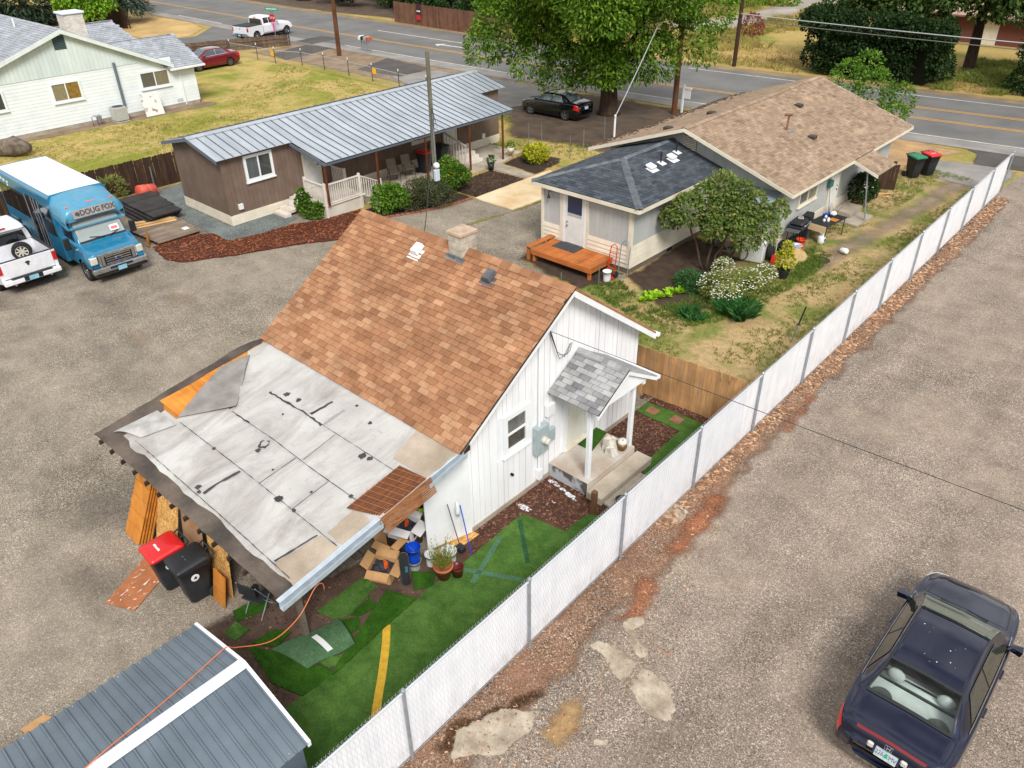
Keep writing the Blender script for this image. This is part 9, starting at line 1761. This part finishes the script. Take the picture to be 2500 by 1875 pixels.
# ---- poles and wires
def pole(label,x,y,h,r,m,cat='pole',lean=(0,0),name='utility_pole'):
    T=thing(name,label,cat,(x,y,0)); mb=MB(); mb.tube([(0,0,-.1),(lean[0]*.5,lean[1]*.5,h/2),(lean[0],lean[1],h)],[r,r*.9,r*.78],12); obj('shaft',mb,m,T); return T
pole('tall brown utility pole beside the walnut tree',-26.35,43.55,10,.17,POLEWOOD); pole('dark utility pole at the field edge across the road',-30.67,58.8,10,.16,wood('dark_pole',S(74,50,40),S(52,36,30),2,.05)); pole('brown utility pole on the dirt island near the mailboxes',-58.53,42.34,10,.19,POLEWOOD,lean=(.1,0))
mp=pole('slim grey-green service post with electric meter by the shrubs',-26.0,23.2,6.5,.11,wood('grey_pole',S(118,116,100),S(92,90,78),2,.04),name='service_post')
mb=MB(); mb.tube([(.14,-.06,0),(.14,-.06,4.0)],.03,8); obj('conduit',mb,GALV,mp); mb=MB(); mb.bev(.1,.26,-.2,.06,1.1,1.62,.02); obj('meter_box',mb,mat('pale_meter',S(196,208,220),rough=.4),mp); mb=MB(); mb.lathe([(.13,-.05),(.13,.05),(.1,.09)],(.2,-.07,1.8),16,Matrix.Rotation(rad(70),3,'Y')); obj('meter_dial',mb,WPLAS,mp)
for k in range(3): mb=MB(); mb.tube([(.1,0,4.2-.1*k),(.3+.08*k,-.1,3.9-.2*k),(.25,-.15,3.5),(.14,-.06,3.9)],.008,4); obj('service_loop',mb,WIRE,mp)
def cable(name,label,a,b,sag,r,m,n=24):
    a=Vector(a);b=Vector(b); mb=MB(); mb.tube([a.lerp(b,i/n)-Vector((0,0,sag*4*(i/n)*(1-i/n))) for i in range(n+1)],r,5); solo(name,mb,m,label,'cable')
cable('service_cable','black twisted cable from the cottage gable across the fence',(-9.6,11.6,4.15),(40,14.7,4.93),.4,.0065,WIRE,80); cable('service_cable','black cable from the cottage ridge to the slim service post',(-14.2,12.15,4.95),(-25.9,23.15,4.25),.5,.012,WIRE)
wl=thing('wall_wire_loops','loose dark wires looping on the white gable wall','wires',(-9.55,11.6,4.0),world=True)
for k in range(3): mb=MB(); mb.tube([(-9.6,11.6+.02*k,4.12),(-9.52,11.75+.05*k,3.6-.12*k),(-9.5,12.0+.1*k,3.35+.03*k),(-9.5,12.2+.04*k,3.62)],.008,4); obj('wire',mb,WIRE,wl,True)
cable('guy_cable','thick pale braided service cable from the white post up past the tree',(-26.05,36.85,1.15),(-26.35,43.5,8.6),.15,.03,WIRE_L); cable('power_line','upper pale power line crossing in front of the hedge',(-31,58.7,3.72),(10,58.9,4.0),.25,.035,WIRE_L,40); cable('power_line','lower dark power line crossing in front of the hedge',(-31,58.7,3.35),(10,58.9,3.6),.25,.03,mat('cable_grey',S(110,108,106),rough=.6),40)
wpst=thing('white_service_post','short white post holding the braided service cable','post',(-26.08,36.95,0)); mb=MB(); mb.tube([(0,0,0),(0,0,1.22)],.06,10); mb.lathe([(.065,1.22),(.05,1.28),(.01,1.3)],(0,0,0),10); obj('shaft',mb,WHITE,wpst); mb=MB(); mb.tube([(0,-.08,1.1),(.03,.08,1.15)],.015,5); obj('hook',mb,GALV,wpst)
ws=thing('yard_sign','white yard-arm sign post beside the tall utility pole','sign',(-26.05,43.95,0)); wbox('post',WHITE,ws,-.05,.05,-.05,.05,0,1.75); wbox('arm',WHITE,ws,-.1,.55,-.04,.04,1.5,1.6); wbox('board',WPLAS,ws,.08,.5,-.015,.015,.95,1.48)
# stop sign, street sign
ss=thing('stop_sign','red stop sign with green street blade at the junction','sign',(-70.25,43.85,0),rad(18)); mb=MB(); mb.tube([(0,0,0),(0,0,2.6)],.035,8); obj('post',mb,GALV,ss); mb=MB(); mb.prism([(.36*math.cos(rad(22.5+45*i)),-.04,1.78+.36*math.sin(rad(22.5+45*i))) for i in range(8)],(0,.01,0)); o=obj('octagon',mb,paint('sign_red',S(186,24,36),.5,0,0),ss); text('sign_text','STOP',.24,WPLAS,o,Matrix.Translation((0,-.044,1.78))@Matrix.Rotation(rad(90),4,'X'),.002)
mb=MB(); mb.bev(-.75,.75,-.01,.01,2.4,2.66,.004); o=obj('street_blade',mb,paint('sign_green',S(20,150,110),.5,0,0),ss); wbox('blade_print',LBL,o,-.6,.6,-.016,-.011,2.5,2.57)
wbox('small_blade',MATS['sign_green'],ss,-.22,.22,-.02,.02,2.2,2.36,.004); wbox('pink_ribbon',paint('hot_pink',S(236,40,150),.6,0,0),ss,-.08,.08,-.06,-.04,.7,1.3)
# mailboxes
for i,(dx,m,lab) in enumerate(((-.45,WPLAS,'white mailbox at the left of the roadside row'),(-.1,mat('navy_mailbox',S(40,44,70),rough=.5),'navy mailbox second in the roadside row'),(.25,mat('grey_mailbox',S(170,166,160),rough=.5),'pale grey mailbox third in the roadside row'),(.6,mat('rust_mailbox',S(164,96,66),rough=.6),'rusty orange mailbox at the right of the roadside row'))):
    T=thing('mailbox',lab,'mailbox',(-58.2+dx,44.9,.0),0,'roadside mailboxes'); mb=MB(); mb.prism([(.14*math.cos(math.pi*k/8),-.25,1.12+.14*math.sin(math.pi*k/8)) for k in range(9)]+[(-.14,-.25,.95),(.14,-.25,.95)],(0,.5,0)); mb.f=[f[::-1] for f in mb.f]; obj('box',mb,m,T); wbox('post',GALV,T,-.03,.03,-.03,.03,0,.95); wbox('flag',RED,T,.145,.155,0,.03,1.1,1.3)
# banner on far fence
bn=thing('banner','narrow dark and red banner on the roadside plank fence','banner',(-64.9,57.15,0)); wbox('cloth',mat('banner_dark',S(60,36,44),rough=.7),bn,-.3,.3,-.02,.0,.95,2.05); wbox('red_panel',paint('banner_red',S(200,36,44),.6,0,0),bn,-.3,.3,-.03,-.021,.55,1.0); wbox('white_strip',LBL,bn,-.26,.26,-.028,-.021,1.3,1.42)
# far house behind hedge
fh=thing('far_house','pinkish-roofed house hidden behind the hedge trees','house',(-20,83,0),world=True); wbox('wall',mat('maroon_wall',S(110,66,56),rough=.8),fh,-27,-14,80,88,0,2.3); mb=MB(); mb.slab([(-28,79.2,2.2),(-13,79.2,2.2),(-13,84,4.2),(-28,84,4.2)],.15); mb.slab([(-13,88.8,2.2),(-28,88.8,2.2),(-28,84,4.2),(-13,84,4.2)],.15); obj('roof',mb,mat('pink_roof',S(176,150,136),S(154,128,116),2,.9),fh); wbox('door',CREAM,fh,-19.5,-18,79.95,80.02,0,2.1)
bx=thing('far_shed','brown roadside shed at the far left top edge','shed',(-112,24,0),world=True); wbox('wall',DKF,bx,-116,-110,20,27,0,2.2); mb=MB(); mb.slab([(-117,19,2.2),(-109,19,2.2),(-109,28,2.8),(-117,28,2.8)],.12); obj('roof',mb,mat('rust_roof',S(170,110,80),rough=.8),bx)
for o in list(COL.objects):
    if '_w' in o: del o['_w']
